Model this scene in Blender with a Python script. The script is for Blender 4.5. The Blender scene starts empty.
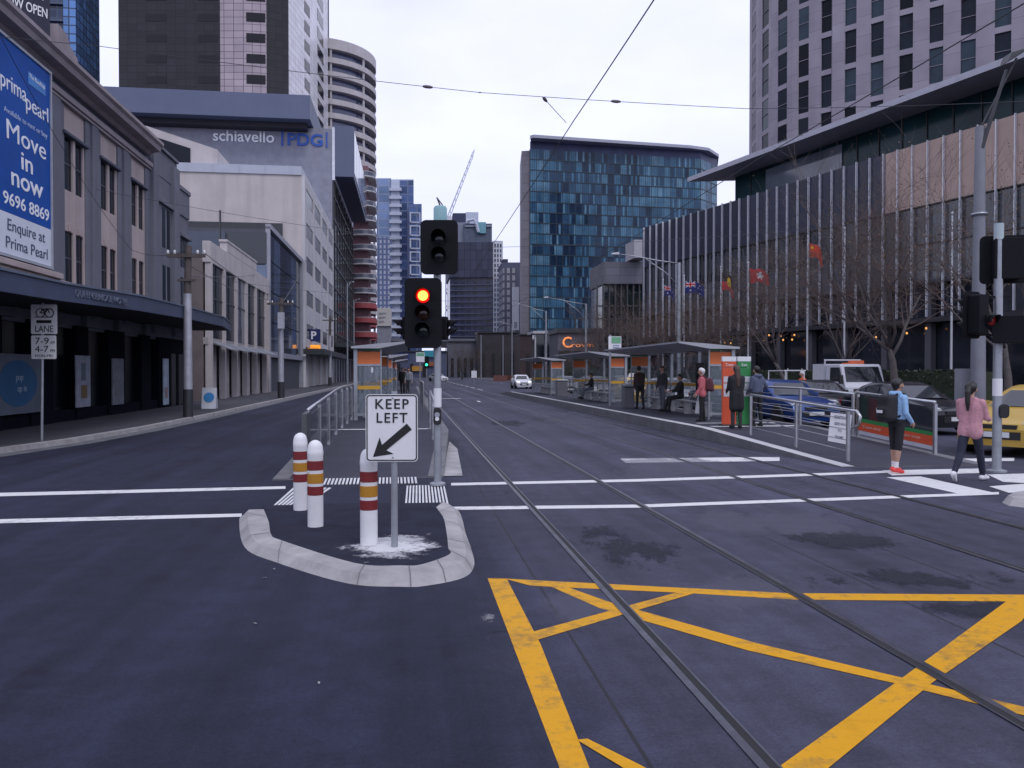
import bpy, bmesh, math, random
import numpy as np
from mathutils import Vector, Matrix
R = math.radians
random.seed(7)
S = bpy.context.scene
COL = S.collection

# ------------------------------------------------------------------ camera, sky, sun, exposure
CAMH = 1.74
cam = bpy.data.cameras.new('camera'); co = bpy.data.objects.new('camera', cam); COL.objects.link(co)
co.location = (0, 0, CAMH); co.rotation_euler = (R(90 - 0.86), 0, 0)
cam.sensor_width = 36; cam.lens = 28.125; cam.clip_end = 6000; cam.clip_start = 0.05
S.camera = co
S.render.resolution_x, S.render.resolution_y = 1024, 768
W_ = bpy.data.worlds.new('World'); S.world = W_; W_.use_nodes = True
nt = W_.node_tree; nt.nodes.clear()
out = nt.nodes.new('ShaderNodeOutputWorld')
SUN_EL, SUN_ROT = R(52), R(150)
sky = nt.nodes.new('ShaderNodeTexSky'); sky.sky_type = 'NISHITA'; sky.sun_disc = False
sky.sun_elevation = SUN_EL; sky.sun_rotation = SUN_ROT
b1 = nt.nodes.new('ShaderNodeBackground'); b1.inputs[1].default_value = 0.08
nt.links.new(sky.outputs[0], b1.inputs[0])
tc = nt.nodes.new('ShaderNodeTexCoord')
mp = nt.nodes.new('ShaderNodeMapping'); mp.inputs['Scale'].default_value = (1, 1, 2.2)
nt.links.new(tc.outputs['Generated'], mp.inputs['Vector'])
nz = nt.nodes.new('ShaderNodeTexNoise'); nz.inputs['Scale'].default_value = 2.6; nz.inputs['Detail'].default_value = 8; nz.inputs['Roughness'].default_value = .55
nt.links.new(mp.outputs[0], nz.inputs['Vector'])
rp = nt.nodes.new('ShaderNodeValToRGB')
rp.color_ramp.elements[0].position = .35; rp.color_ramp.elements[0].color = (0.91, 0.94, 1.24, 1)
rp.color_ramp.elements[1].position = .62; rp.color_ramp.elements[1].color = (1.05, 1.085, 1.40, 1)
nt.links.new(nz.outputs[0], rp.inputs[0])
b2 = nt.nodes.new('ShaderNodeBackground'); b2.inputs[1].default_value = 1.0
nt.links.new(rp.outputs[0], b2.inputs[0])
mx = nt.nodes.new('ShaderNodeMixShader'); mx.inputs[0].default_value = .9
nt.links.new(b1.outputs[0], mx.inputs[1]); nt.links.new(b2.outputs[0], mx.inputs[2]); nt.links.new(mx.outputs[0], out.inputs[0])
sl = bpy.data.lights.new('sun', 'SUN'); sl.energy = 0.8; sl.angle = R(16); sl.color = (1, .97, .95)
so = bpy.data.objects.new('sun', sl); COL.objects.link(so)
so.rotation_euler = (R(90) - SUN_EL, 0, R(180) - SUN_ROT + R(0))
so.location = (0, -20, 60)
S.view_settings.view_transform = 'Standard'; S.view_settings.look = 'None'
S.view_settings.exposure = 0.0; S.view_settings.gamma = 1

# ------------------------------------------------------------------ frames
TH = math.atan(104 / 800.0); cT, sT = math.cos(TH), math.sin(TH)
def Wd(v, u, z=0): return (cT * v - sT * u, sT * v + cT * u, z)      # street frame (across, along) to world
def G(px, py, z=0):                                                    # where the ground is seen
    Y = 800 * (CAMH - z) / (py - 372.0); return ((px - 512) / 800 * Y, Y, z)
def ToS(X, Y): return (X * cT + Y * sT, -X * sT + Y * cT)
def SG(px, py, z=0): X, Y, _ = G(px, py, z); return ToS(X, Y)
def SY(px, Y): return ToS((px - 512) / 800 * Y, Y)
def onv(v, px):                                                        # street u and depth where the plane v meets a sight line
    Y = v * 800 / (cT * (px - 408)); return SY(px, Y)[1], Y
def zz(py, Y): return CAMH + (372 - py) * Y / 800

# ------------------------------------------------------------------ materials
MATS = {}
def _nodes(name):
    m = bpy.data.materials.new(name); m.use_nodes = True; t = m.node_tree
    return m, t, t.nodes['Principled BSDF']
def mat(name, col, rough=.6, metal=0.0, var=.12, scale=1.5, bump=0.0, bscale=None, spec=.5, emit=None, estr=1, alpha=None, dirt=0.0):
    if name in MATS: return MATS[name]
    m, t, p = _nodes(name)
    p.inputs['Roughness'].default_value = rough; p.inputs['Metallic'].default_value = metal
    p.inputs['Specular IOR Level'].default_value = spec
    if var > 0 or bump > 0 or dirt > 0:
        tcn = t.nodes.new('ShaderNodeTexCoord')
        n = t.nodes.new('ShaderNodeTexNoise'); n.inputs['Scale'].default_value = scale; n.inputs['Detail'].default_value = 8; n.inputs['Roughness'].default_value = .65
        t.links.new(tcn.outputs['Object'], n.inputs['Vector'])
        r = t.nodes.new('ShaderNodeValToRGB')
        r.color_ramp.elements[0].position = .3; r.color_ramp.elements[1].position = .7
        r.color_ramp.elements[0].color = (*[c * (1 - var) for c in col], 1); r.color_ramp.elements[1].color = (*[min(1, c * (1 + var)) for c in col], 1)
        t.links.new(n.outputs[0], r.inputs[0])
        src = r.outputs[0]
        if dirt > 0:   # streaks that run down the wall
            mp = t.nodes.new('ShaderNodeMapping'); mp.inputs['Scale'].default_value = (1.3, 1.3, .12)
            t.links.new(tcn.outputs['Object'], mp.inputs['Vector'])
            n2 = t.nodes.new('ShaderNodeTexNoise'); n2.inputs['Scale'].default_value = 1.0; n2.inputs['Detail'].default_value = 6
            t.links.new(mp.outputs[0], n2.inputs['Vector'])
            rr = t.nodes.new('ShaderNodeValToRGB'); rr.color_ramp.elements[0].position = .45; rr.color_ramp.elements[1].position = .75
            rr.color_ramp.elements[0].color = (0, 0, 0, 1); rr.color_ramp.elements[1].color = (dirt, dirt, dirt, 1)
            t.links.new(n2.outputs[0], rr.inputs[0])
            mxn = t.nodes.new('ShaderNodeMixRGB'); mxn.inputs[2].default_value = (*[c * .45 for c in col], 1)
            t.links.new(rr.outputs[0], mxn.inputs[0]); t.links.new(src, mxn.inputs[1]); src = mxn.outputs[0]
        t.links.new(src, p.inputs['Base Color'])
        if bump > 0:
            nb = t.nodes.new('ShaderNodeTexNoise'); nb.inputs['Scale'].default_value = bscale or scale * 8; nb.inputs['Detail'].default_value = 5
            t.links.new(tcn.outputs['Object'], nb.inputs['Vector'])
            b = t.nodes.new('ShaderNodeBump'); b.inputs['Strength'].default_value = bump; b.inputs['Distance'].default_value = .02
            t.links.new(nb.outputs[0], b.inputs['Height']); t.links.new(b.outputs[0], p.inputs['Normal'])
    else:
        p.inputs['Base Color'].default_value = (*col, 1)
    if emit:
        p.inputs['Emission Color'].default_value = (*emit, 1); p.inputs['Emission Strength'].default_value = estr
    if alpha is not None: p.inputs['Alpha'].default_value = alpha
    MATS[name] = m; return m
def glass(name, col, rough=.07, bump=.03, scale=.25, var=.35, spec=.7, metal=0.0):
    return mat(name, col, rough=rough, var=var, scale=scale, bump=bump, bscale=.8, spec=spec, metal=metal)
def grid(name, col, line, w, h, ms=.03, rough=.5, var=.1, metal=0, spec=.5, squash=None, off=0.0):
    """panel joints: local (x+y, z) so both faces of a corner carry the grid"""
    if name in MATS: return MATS[name]
    m, t, p = _nodes(name)
    tcn = t.nodes.new('ShaderNodeTexCoord'); sx = t.nodes.new('ShaderNodeSeparateXYZ'); t.links.new(tcn.outputs['Object'], sx.inputs[0])
    ad = t.nodes.new('ShaderNodeMath'); ad.operation = 'ADD'; t.links.new(sx.outputs[0], ad.inputs[0]); t.links.new(sx.outputs[1], ad.inputs[1])
    cb = t.nodes.new('ShaderNodeCombineXYZ'); t.links.new(ad.outputs[0], cb.inputs[0]); t.links.new(sx.outputs[2], cb.inputs[1])
    br = t.nodes.new('ShaderNodeTexBrick'); br.offset = off; br.inputs['Scale'].default_value = 1
    br.inputs['Brick Width'].default_value = w; br.inputs['Row Height'].default_value = h; br.inputs['Mortar Size'].default_value = ms
    br.inputs['Mortar Smooth'].default_value = .1; br.inputs['Bias'].default_value = 0
    br.inputs['Color1'].default_value = (*[c * (1 - var) for c in col], 1); br.inputs['Color2'].default_value = (*[c * (1 + var) for c in col], 1)
    br.inputs['Mortar'].default_value = (*line, 1)
    t.links.new(cb.outputs[0], br.inputs['Vector'])
    n = t.nodes.new('ShaderNodeTexNoise'); n.inputs['Scale'].default_value = .35; n.inputs['Detail'].default_value = 9
    t.links.new(tcn.outputs['Object'], n.inputs['Vector'])
    mul = t.nodes.new('ShaderNodeMixRGB'); mul.blend_type = 'MULTIPLY'; mul.inputs[0].default_value = .5
    t.links.new(br.outputs[0], mul.inputs[1]); t.links.new(n.outputs[0], mul.inputs[2])
    gm = t.nodes.new('ShaderNodeMixRGB'); gm.blend_type = 'ADD'; gm.inputs[0].default_value = .2
    t.links.new(mul.outputs[0], gm.inputs[1]); t.links.new(br.outputs[0], gm.inputs[2])
    t.links.new(gm.outputs[0], p.inputs['Base Color'])
    p.inputs['Roughness'].default_value = rough; p.inputs['Metallic'].default_value = metal; p.inputs['Specular IOR Level'].default_value = spec
    MATS[name] = m; return m
def paint(name, col, under, thr=.42, scale=6, rough=.6, soft=.12):
    """road paint worn through to the asphalt in patches"""
    if name in MATS: return MATS[name]
    m, t, p = _nodes(name); tcn = t.nodes.new('ShaderNodeTexCoord')
    n = t.nodes.new('ShaderNodeTexNoise'); n.inputs['Scale'].default_value = scale; n.inputs['Detail'].default_value = 10; n.inputs['Roughness'].default_value = .75
    t.links.new(tcn.outputs['Object'], n.inputs['Vector'])
    n3 = t.nodes.new('ShaderNodeTexNoise'); n3.inputs['Scale'].default_value = .8; n3.inputs['Detail'].default_value = 4
    t.links.new(tcn.outputs['Object'], n3.inputs['Vector'])
    mm = t.nodes.new('ShaderNodeMath'); mm.operation = 'MULTIPLY_ADD'; mm.inputs[1].default_value = .5; mm.inputs[2].default_value = -.25
    t.links.new(n3.outputs[0], mm.inputs[0])
    ad = t.nodes.new('ShaderNodeMath'); ad.operation = 'ADD'; t.links.new(n.outputs[0], ad.inputs[0]); t.links.new(mm.outputs[0], ad.inputs[1])
    r = t.nodes.new('ShaderNodeValToRGB'); r.color_ramp.elements[0].position = thr - soft; r.color_ramp.elements[1].position = thr + soft
    r.color_ramp.elements[0].color = (*under, 1); r.color_ramp.elements[1].color = (*col, 1)
    e = r.color_ramp.elements.new(min(.98, thr + soft + .2)); e.color = (*[c * .86 for c in col], 1)
    t.links.new(ad.outputs[0], r.inputs[0]); t.links.new(r.outputs[0], p.inputs['Base Color'])
    p.inputs['Roughness'].default_value = rough; p.inputs['Specular IOR Level'].default_value = .15
    MATS[name] = m; return m
def stain(name, col, thr=.5, scale=3.0, strength=.8, rough=.8, along=1.0):
    """patch whose ragged outline fades out to the surface below"""
    if name in MATS: return MATS[name]
    m, t, p = _nodes(name); tcn = t.nodes.new('ShaderNodeTexCoord')
    p.inputs['Base Color'].default_value = (*col, 1); p.inputs['Roughness'].default_value = rough
    n = t.nodes.new('ShaderNodeTexNoise'); n.inputs['Scale'].default_value = scale; n.inputs['Detail'].default_value = 10; n.inputs['Roughness'].default_value = .78
    sm = t.nodes.new('ShaderNodeMapping'); sm.inputs['Rotation'].default_value = (0, 0, -TH); sm.inputs['Scale'].default_value = (1, along, 1); t.links.new(tcn.outputs['Object'], sm.inputs[0]); t.links.new(sm.outputs[0], n.inputs['Vector'])
    mp = t.nodes.new('ShaderNodeMapping'); mp.inputs['Location'].default_value = (-.5, -.5, 0)
    t.links.new(tcn.outputs['Generated'], mp.inputs[0])
    sx = t.nodes.new('ShaderNodeSeparateXYZ'); t.links.new(mp.outputs[0], sx.inputs[0])
    cb = t.nodes.new('ShaderNodeCombineXYZ'); t.links.new(sx.outputs[0], cb.inputs[0]); t.links.new(sx.outputs[1], cb.inputs[1])
    ln = t.nodes.new('ShaderNodeVectorMath'); ln.operation = 'LENGTH'; t.links.new(cb.outputs[0], ln.inputs[0])
    a = t.nodes.new('ShaderNodeMath'); a.operation = 'MULTIPLY_ADD'; a.inputs[1].default_value = -.75; a.inputs[2].default_value = .2
    t.links.new(ln.outputs['Value'], a.inputs[0])
    ad = t.nodes.new('ShaderNodeMath'); ad.operation = 'ADD'; t.links.new(n.outputs[0], ad.inputs[0]); t.links.new(a.outputs[0], ad.inputs[1])
    r = t.nodes.new('ShaderNodeValToRGB'); r.color_ramp.elements[0].position = thr - .03; r.color_ramp.elements[1].position = thr + .08
    r.color_ramp.elements[0].color = (0, 0, 0, 1); r.color_ramp.elements[1].color = (strength, strength, strength, 1)
    t.links.new(ad.outputs[0], r.inputs[0]); t.links.new(r.outputs[0], p.inputs['Alpha'])
    MATS[name] = m; return m

# ------------------------------------------------------------------ mesh builder
class MB:
    def __init__(s, off=(0, 0, 0)): s.v = []; s.f = []; s.m = []; s.off = off
    def _a(s, pts):
        b = len(s.v); o = s.off
        s.v += [(p[0] - o[0], p[1] - o[1], p[2] - o[2]) for p in pts]; return b
    def face(s, pts, mi=0):
        b = s._a(pts); s.f.append(tuple(range(b, b + len(pts)))); s.m.append(mi); return s
    def box(s, x0, x1, y0, y1, z0, z1, mi=0):
        if x0 > x1: x0, x1 = x1, x0
        if y0 > y1: y0, y1 = y1, y0
        if z0 > z1: z0, z1 = z1, z0
        return s.hexa([(x0, y0, z0), (x1, y0, z0), (x1, y1, z0), (x0, y1, z0), (x0, y0, z1), (x1, y0, z1), (x1, y1, z1), (x0, y1, z1)], mi)
    def hexa(s, p, mi=0):
        b = s._a(p)
        for q in ((0, 3, 2, 1), (4, 5, 6, 7), (0, 1, 5, 4), (1, 2, 6, 5), (2, 3, 7, 6), (3, 0, 4, 7)):
            s.f.append(tuple(b + i for i in q)); s.m.append(mi)
        return s
    def obox(s, o, ex, ey, ez, mi=0):
        o, ex, ey, ez = map(Vector, (o, ex, ey, ez))
        return s.hexa([o, o + ex, o + ex + ey, o + ey, o + ez, o + ex + ez, o + ex + ey + ez, o + ey + ez], mi)
    def prism(s, pts, z0, z1, mi=0, mtop=None):
        n = len(pts); b = s._a([(p[0], p[1], z0) for p in pts] + [(p[0], p[1], z1) for p in pts])
        s.f.append(tuple(b + i for i in reversed(range(n)))); s.m.append(mi)
        s.f.append(tuple(b + n + i for i in range(n))); s.m.append(mi if mtop is None else mtop)
        for i in range(n):
            j = (i + 1) % n; s.f.append((b + i, b + j, b + n + j, b + n + i)); s.m.append(mi)
        return s
    def extrude(s, pts, vec, mi=0):
        n = len(pts); V = Vector(vec); b = s._a(list(pts) + [tuple(Vector(p) + V) for p in pts])
        s.f.append(tuple(b + i for i in reversed(range(n)))); s.m.append(mi)
        s.f.append(tuple(b + n + i for i in range(n))); s.m.append(mi)
        for i in range(n):
            j = (i + 1) % n; s.f.append((b + i, b + j, b + n + j, b + n + i)); s.m.append(mi)
        return s
    def tube(s, p, q, r0, r1=None, n=8, mi=0, cap=True):
        return s.path([p, q], [r0, r0 if r1 is None else r1], n, mi, cap)
    def path(s, pts, rad, n=8, mi=0, cap=True):
        if not hasattr(rad, '__len__'): rad = [rad] * len(pts)
        P = [Vector(p) for p in pts]; rings = []
        up = None
        for i, p in enumerate(P):
            d = (P[min(i + 1, len(P) - 1)] - P[max(i - 1, 0)])
            d = d.normalized() if d.length > 1e-9 else Vector((0, 0, 1))
            if up is None: up = Vector((1, 0, 0)) if abs(d.x) < .8 else Vector((0, 1, 0))
            a = (up - d * up.dot(d)).normalized(); c = d.cross(a); up = a
            rings.append(s._a([tuple(p + (a * math.cos(2 * math.pi * k / n) + c * math.sin(2 * math.pi * k / n)) * rad[i]) for k in range(n)]))
        for i in range(len(P) - 1):
            for k in range(n):
                l = (k + 1) % n; s.f.append((rings[i] + k, rings[i] + l, rings[i + 1] + l, rings[i + 1] + k)); s.m.append(mi)
        if cap:
            s.f.append(tuple(rings[0] + k for k in reversed(range(n)))); s.m.append(mi)
            s.f.append(tuple(rings[-1] + k for k in range(n))); s.m.append(mi)
        return s
    def lathe(s, c, prof, n=16, axis='z', mi=0, mis=None):
        rings = []
        for r, h in prof:
            pts = []
            for k in range(n):
                a = 2 * math.pi * k / n; x, y = r * math.cos(a), r * math.sin(a)
                pts.append({'z': (c[0] + x, c[1] + y, c[2] + h), 'x': (c[0] + h, c[1] + x, c[2] + y), 'y': (c[0] + y, c[1] + h, c[2] + x)}[axis])
            rings.append(s._a(pts))
        for i in range(len(prof) - 1):
            for k in range(n):
                l = (k + 1) % n; s.f.append((rings[i] + k, rings[i] + l, rings[i + 1] + l, rings[i + 1] + k)); s.m.append(mis[i] if mis else mi)
        s.f.append(tuple(rings[0] + k for k in reversed(range(n)))); s.m.append(mis[0] if mis else mi)
        s.f.append(tuple(rings[-1] + k for k in range(n))); s.m.append(mis[-1] if mis else mi)
        return s
    def build(s, name, mats, parent=None, smooth=False, bevel=0, label=None):
        me = bpy.data.meshes.new(name); me.from_pydata(s.v, [], s.f); me.validate()
        if not isinstance(mats, (list, tuple)): mats = [mats]
        for m in mats: me.materials.append(m)
        if len(me.polygons) == len(s.m): me.polygons.foreach_set('material_index', s.m)
        if smooth:
            me.polygons.foreach_set('use_smooth', [True] * len(me.polygons))
            if smooth != 'all': me.set_sharp_from_angle(angle=R(40))
        me.update()
        o = bpy.data.objects.new(name, me); COL.objects.link(o)
        if isinstance(parent, T): parent = parent.root
        if parent: o.parent = parent
        if bevel:
            b = o.modifiers.new('bevel', 'BEVEL'); b.width = bevel; b.segments = 2; b.limit_method = 'ANGLE'; b.angle_limit = R(40)
        if label: o['label'] = label
        return o
def tag(o, label=None, cat=None, group=None, kind=None):
    if label: o['label'] = label
    if cat: o['category'] = cat
    if group: o['group'] = group
    if kind: o['kind'] = kind
    return o
class T:
    """a thing: an Empty at its base that parents its parts. street=True: coordinates are (across, along, z)"""
    def __init__(s, name, label, cat, org=(0, 0, 0), street=True, rz=0, group=None, local=False):
        s.root = bpy.data.objects.new(name, None); COL.objects.link(s.root); s.root.empty_display_size = .3
        s.root.location = Wd(*org) if street else org
        s.root.rotation_euler = (0, 0, (TH if street else 0) + rz)
        tag(s.root, label, cat, group); s.off = (0, 0, 0) if local else tuple(org)
    def mb(s): return MB(s.off)
def struct(o): o['kind'] = 'structure'; return o
def solo(o, label, cat, group=None): return tag(o, label, cat, group)
def recentre(o):
    """put a one-mesh thing's origin at its base"""
    me = o.data; n = len(me.vertices); a = np.empty(n * 3); me.vertices.foreach_get('co', a); a = a.reshape(-1, 3)
    c = np.array([(a[:, 0].min() + a[:, 0].max()) / 2, (a[:, 1].min() + a[:, 1].max()) / 2, a[:, 2].min()])
    me.vertices.foreach_set('co', (a - c).ravel()); me.update(); o.location = Vector(o.location) + o.rotation_euler.to_matrix() @ Vector(c); return o
def copy_tree(o, parent=None):
    c = o.copy(); COL.objects.link(c)
    if parent: c.parent = parent
    for ch in list(o.children): copy_tree(ch, c)
    return c
def text(th, s, pos, right, up, m, h=None, width=None, ext=.01, name='lettering', align='CENTER', bold=0.0, parent=None, spacing=1.0):
    """lettering as a mesh; pos = centre (or left) of the baseline in the thing's frame; h = cap height"""
    cu = bpy.data.curves.new('t', 'FONT'); cu.body = s; cu.size = 1; cu.extrude = ext / 2; cu.align_x = align; cu.space_character = spacing; cu.offset = bold; cu.resolution_u = 3
    ob = bpy.data.objects.new('t', cu); COL.objects.link(ob)
    dg = bpy.context.evaluated_depsgraph_get(); me = bpy.data.meshes.new_from_object(ob.evaluated_get(dg))
    bpy.data.objects.remove(ob)
    a = np.empty(len(me.vertices) * 3); me.vertices.foreach_get('co', a); a = a.reshape(-1, 3)
    k = (h / .69) if h else 1.0
    sx = width / (a[:, 0].max() - a[:, 0].min()) if width else k
    if not h: k = sx
    a[:, 0] *= sx; a[:, 1] *= k; me.vertices.foreach_set('co', a.ravel())
    me.materials.clear(); me.materials.append(m); me.update()
    o = bpy.data.objects.new(name, me); COL.objects.link(o)
    r = Vector(right).normalized(); u = Vector(up).normalized(); n = r.cross(u)
    M4 = Matrix((r, u, n)).transposed().to_4x4()
    off = th.off if th else (0, 0, 0)
    M4.translation = Vector(pos) - Vector(off)
    o.matrix_local = M4
    o.parent = parent or (th.root if th else None)
    return o
def pane_set(th, quads, mats, name='window', thick=.05, maxn=100):
    """quads = four corners each; the first maxn are window parts, the rest one stuff part"""
    for q in quads[:maxn]:
        q = [Vector(p) for p in q]; n = (q[1] - q[0]).cross(q[3] - q[0]).normalized()
        th.mb().extrude([tuple(p - n * thick) for p in q], n * thick).build(name, random.choice(mats), th)
    if len(quads) > maxn:
        b = th.mb()
        for q in quads[maxn:]:
            q = [Vector(p) for p in q]; n = (q[1] - q[0]).cross(q[3] - q[0]).normalized()
            b.extrude([tuple(p - n * thick) for p in q], n * thick, random.randrange(len(mats)))
        b.build(name, mats, th)['kind'] = 'stuff'
def facade(th, wb, p0, p1, z0, z1, cols, rows, ww=.6, wh=.6, depth=.3, sill=.5, quads=None, mi=0, transom=None):
    """piers and spandrels of one wall face added to wb; glass planes appended to quads. p0->p1 with the outside on the right hand"""
    p0 = Vector((p0[0], p0[1], 0)); p1 = Vector((p1[0], p1[1], 0)); e = p1 - p0; L = e.length; e = e / L
    n = Vector((e.y, -e.x, 0)); cw = L / cols; rh = (z1 - z0) / rows; Z = Vector((0, 0, 1))
    pw = cw * (1 - ww)
    for c in range(cols + 1):
        a = max(0, c * cw - pw / 2); b = min(L, c * cw + pw / 2)
        wb.obox(p0 + e * a - n * depth + Z * z0, e * (b - a), n * depth, Z * (z1 - z0), mi)
    for c in range(cols):
        a = c * cw + pw / 2; b = (c + 1) * cw - pw / 2
        zc = z0
        for r in range(rows):
            zb = z0 + r * rh + rh * (1 - wh) * sill; zt = zb + rh * wh
            if zb - zc > .01: wb.obox(p0 + e * a - n * depth + Z * zc, e * (b - a), n * (depth - .03), Z * (zb - zc), mi)
            if transom: wb.obox(p0 + e * a - n * (depth - .05) + Z * ((zb + zt) / 2 - transom / 2), e * (b - a), n * .1, Z * transom, mi)
            if quads is not None:
                o = p0 - n * (depth - .02)
                quads.append([o + e * a + Z * zb, o + e * b + Z * zb, o + e * b + Z * zt, o + e * a + Z * zt])
            zc = zt
        if z1 - zc > .01: wb.obox(p0 + e * a - n * depth + Z * zc, e * (b - a), n * (depth - .03), Z * (z1 - zc), mi)
# ------------------------------------------------------------------ shared materials
def asphalt_mat():
    m, t, p = _nodes('asphalt'); p.inputs['Roughness'].default_value = .8; p.inputs['Specular IOR Level'].default_value = .22
    tcn = t.nodes.new('ShaderNodeTexCoord')
    mp = t.nodes.new('ShaderNodeMapping'); mp.inputs['Rotation'].default_value = (0, 0, -TH); t.links.new(tcn.outputs['Object'], mp.inputs[0])
    def noise(scale, det, vec, rough=.6):
        n = t.nodes.new('ShaderNodeTexNoise'); n.inputs['Scale'].default_value = scale; n.inputs['Detail'].default_value = det; n.inputs['Roughness'].default_value = rough
        t.links.new(vec, n.inputs['Vector']); return n.outputs[0]
    def ramp(src, a, b, ca, cb):
        r = t.nodes.new('ShaderNodeValToRGB'); r.color_ramp.elements[0].position = a; r.color_ramp.elements[1].position = b
        r.color_ramp.elements[0].color = (ca, ca, ca, 1); r.color_ramp.elements[1].color = (cb, cb, cb, 1); t.links.new(src, r.inputs[0]); return r.outputs[0]
    def mul(a, b):
        x = t.nodes.new('ShaderNodeMixRGB'); x.blend_type = 'MULTIPLY'; x.inputs[0].default_value = 1; t.links.new(a, x.inputs[1]); t.links.new(b, x.inputs[2]); return x.outputs[0]
    st = t.nodes.new('ShaderNodeMapping'); st.inputs['Scale'].default_value = (1.6, .045, 1); t.links.new(mp.outputs[0], st.inputs[0])
    a = ramp(noise(.22, 6, mp.outputs[0]), .3, .7, .7, 1.3)
    b = ramp(noise(1.0, 6, st.outputs[0], .6), .3, .72, .66, 1.45)
    c = ramp(noise(3.5, 8, mp.outputs[0], .7), .35, .7, .82, 1.15)
    d = ramp(noise(160, 3, mp.outputs[0], .8), .3, .75, .6, 1.5)
    # the tram reservation is an older, paler surface than the traffic lanes beside it
    sx = t.nodes.new('ShaderNodeSeparateXYZ'); t.links.new(mp.outputs[0], sx.inputs[0])
    wob = t.nodes.new('ShaderNodeMath'); wob.operation = 'MULTIPLY_ADD'; wob.inputs[1].default_value = 1.6; t.links.new(noise(.6, 5, mp.outputs[0]), wob.inputs[0]); t.links.new(sx.outputs[0], wob.inputs[2])
    mr = t.nodes.new('ShaderNodeMapRange'); mr.interpolation_type = 'SMOOTHSTEP'; mr.inputs['From Min'].default_value = .9; mr.inputs['From Max'].default_value = 2.6; t.links.new(wob.outputs[0], mr.inputs[0])
    base = t.nodes.new('ShaderNodeMixRGB'); base.inputs[1].default_value = (.0190, .0210, .0410, 1); base.inputs[2].default_value = (.052, .053, .080, 1)
    t.links.new(mr.outputs[0], base.inputs[0])
    # fine cracks here and there
    wn = t.nodes.new('ShaderNodeTexNoise'); wn.inputs['Scale'].default_value = 1.5; wn.inputs['Detail'].default_value = 6; t.links.new(mp.outputs[0], wn.inputs['Vector'])
    wv = t.nodes.new('ShaderNodeVectorMath'); wv.operation = 'MULTIPLY_ADD'; wv.inputs[1].default_value = (.9, .9, 0); t.links.new(wn.outputs['Color'], wv.inputs[0]); t.links.new(mp.outputs[0], wv.inputs[2])
    vo = t.nodes.new('ShaderNodeTexVoronoi'); vo.feature = 'DISTANCE_TO_EDGE'; vo.inputs['Scale'].default_value = .3; t.links.new(wv.outputs[0], vo.inputs['Vector'])
    cr = ramp(vo.outputs['Distance'], .002, .006, .55, 1.0)
    ms = ramp(noise(.25, 2, mp.outputs[0]), .52, .6, 0.0, 1.0)
    crm = t.nodes.new('ShaderNodeMixRGB'); crm.inputs[1].default_value = (1, 1, 1, 1); t.links.new(ms, crm.inputs[0]); t.links.new(cr, crm.inputs[2])
    g = ramp(noise(38, 4, mp.outputs[0], .85), .3, .72, .72, 1.35)
    x = mul(mul(mul(mul(mul(mul(base.outputs[0], a), b), c), d), crm.outputs[0]), g)
    t.links.new(x, p.inputs['Base Color'])
    bn = t.nodes.new('ShaderNodeBump'); bn.inputs['Strength'].default_value = .35; bn.inputs['Distance'].default_value = .006
    t.links.new(noise(120, 4, mp.outputs[0], .7), bn.inputs['Height']); t.links.new(bn.outputs[0], p.inputs['Normal'])
    MATS['asphalt'] = m; return m
ASPH = asphalt_mat()
ASPH_D = mat('island_asphalt', (.018, .020, .036), .9, var=.3, scale=3, bump=.3, bscale=110, spec=.2)
TRACK = mat('track_bed', (.062, .062, .068), .7, var=.28, scale=1.2, bump=.25, bscale=90)
CONC = mat('kerb_concrete', (.34, .325, .325), .85, var=.3, scale=2.2, bump=.25, bscale=60)
PAVE = mat('footpath_asphalt', (.05, .05, .062), .9, var=.25, scale=.9, bump=.2, bscale=60)
STEEL = mat('rail_steel', (.13, .13, .155), .42, 1.0, var=.4, scale=4)
GROOVE = mat('rail_groove', (.012, .012, .014), .8, var=.2)
WHITE = paint('white_road_paint', (.70, .70, .69), (.2, .2, .22), .34, 7)
YELL = paint('yellow_road_paint', (.66, .32, .010), (.20, .13, .05), .40, 7)
GALV = mat('galvanised_steel', (.34, .36, .39), .45, .6, var=.2, scale=3)
STAIN = mat('brushed_stainless', (.5, .51, .53), .32, .9, var=.15, scale=5)
DARKM = mat('dark_grey_metal', (.05, .053, .06), .5, .3, var=.15)
BLACK = mat('black_plastic', (.012, .012, .014), .5, var=.15, scale=4)
RUBBER = mat('tyre_rubber', (.012, .012, .012), .85, var=.2)
WSIGN = mat('white_sign_face', (.72, .72, .74), .5, var=.06, scale=2)
BLKTXT = mat('black_lettering', (.01, .01, .012), .6, var=0)
WHTTXT = mat('white_lettering', (.8, .8, .82), .5, var=0)
ORANGE = mat('orange_panel', (.62, .15, .035), .5, var=.1)
REDOR = mat('red_orange_panel', (.6, .085, .03), .5, var=.1)
GREEN = mat('green_panel', (.03, .22, .06), .5, var=.1)
YSTRIP = mat('amber_strip', (.6, .33, .03), .5, var=.1)
SHELTERGLASS = mat('shelter_glass', (.25, .3, .34), .06, var=.1, alpha=.24)
FENCEGLASS = mat('tinted_fence_glass', (.03, .035, .045), .06, var=.1, alpha=.75)

# ------------------------------------------------------------------ ground
b = MB(); b.face([(-1500, -300, 0), (1500, -300, 0), (1500, 2500, 0), (-1500, 2500, 0)]); struct(b.build('ground', ASPH))
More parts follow.
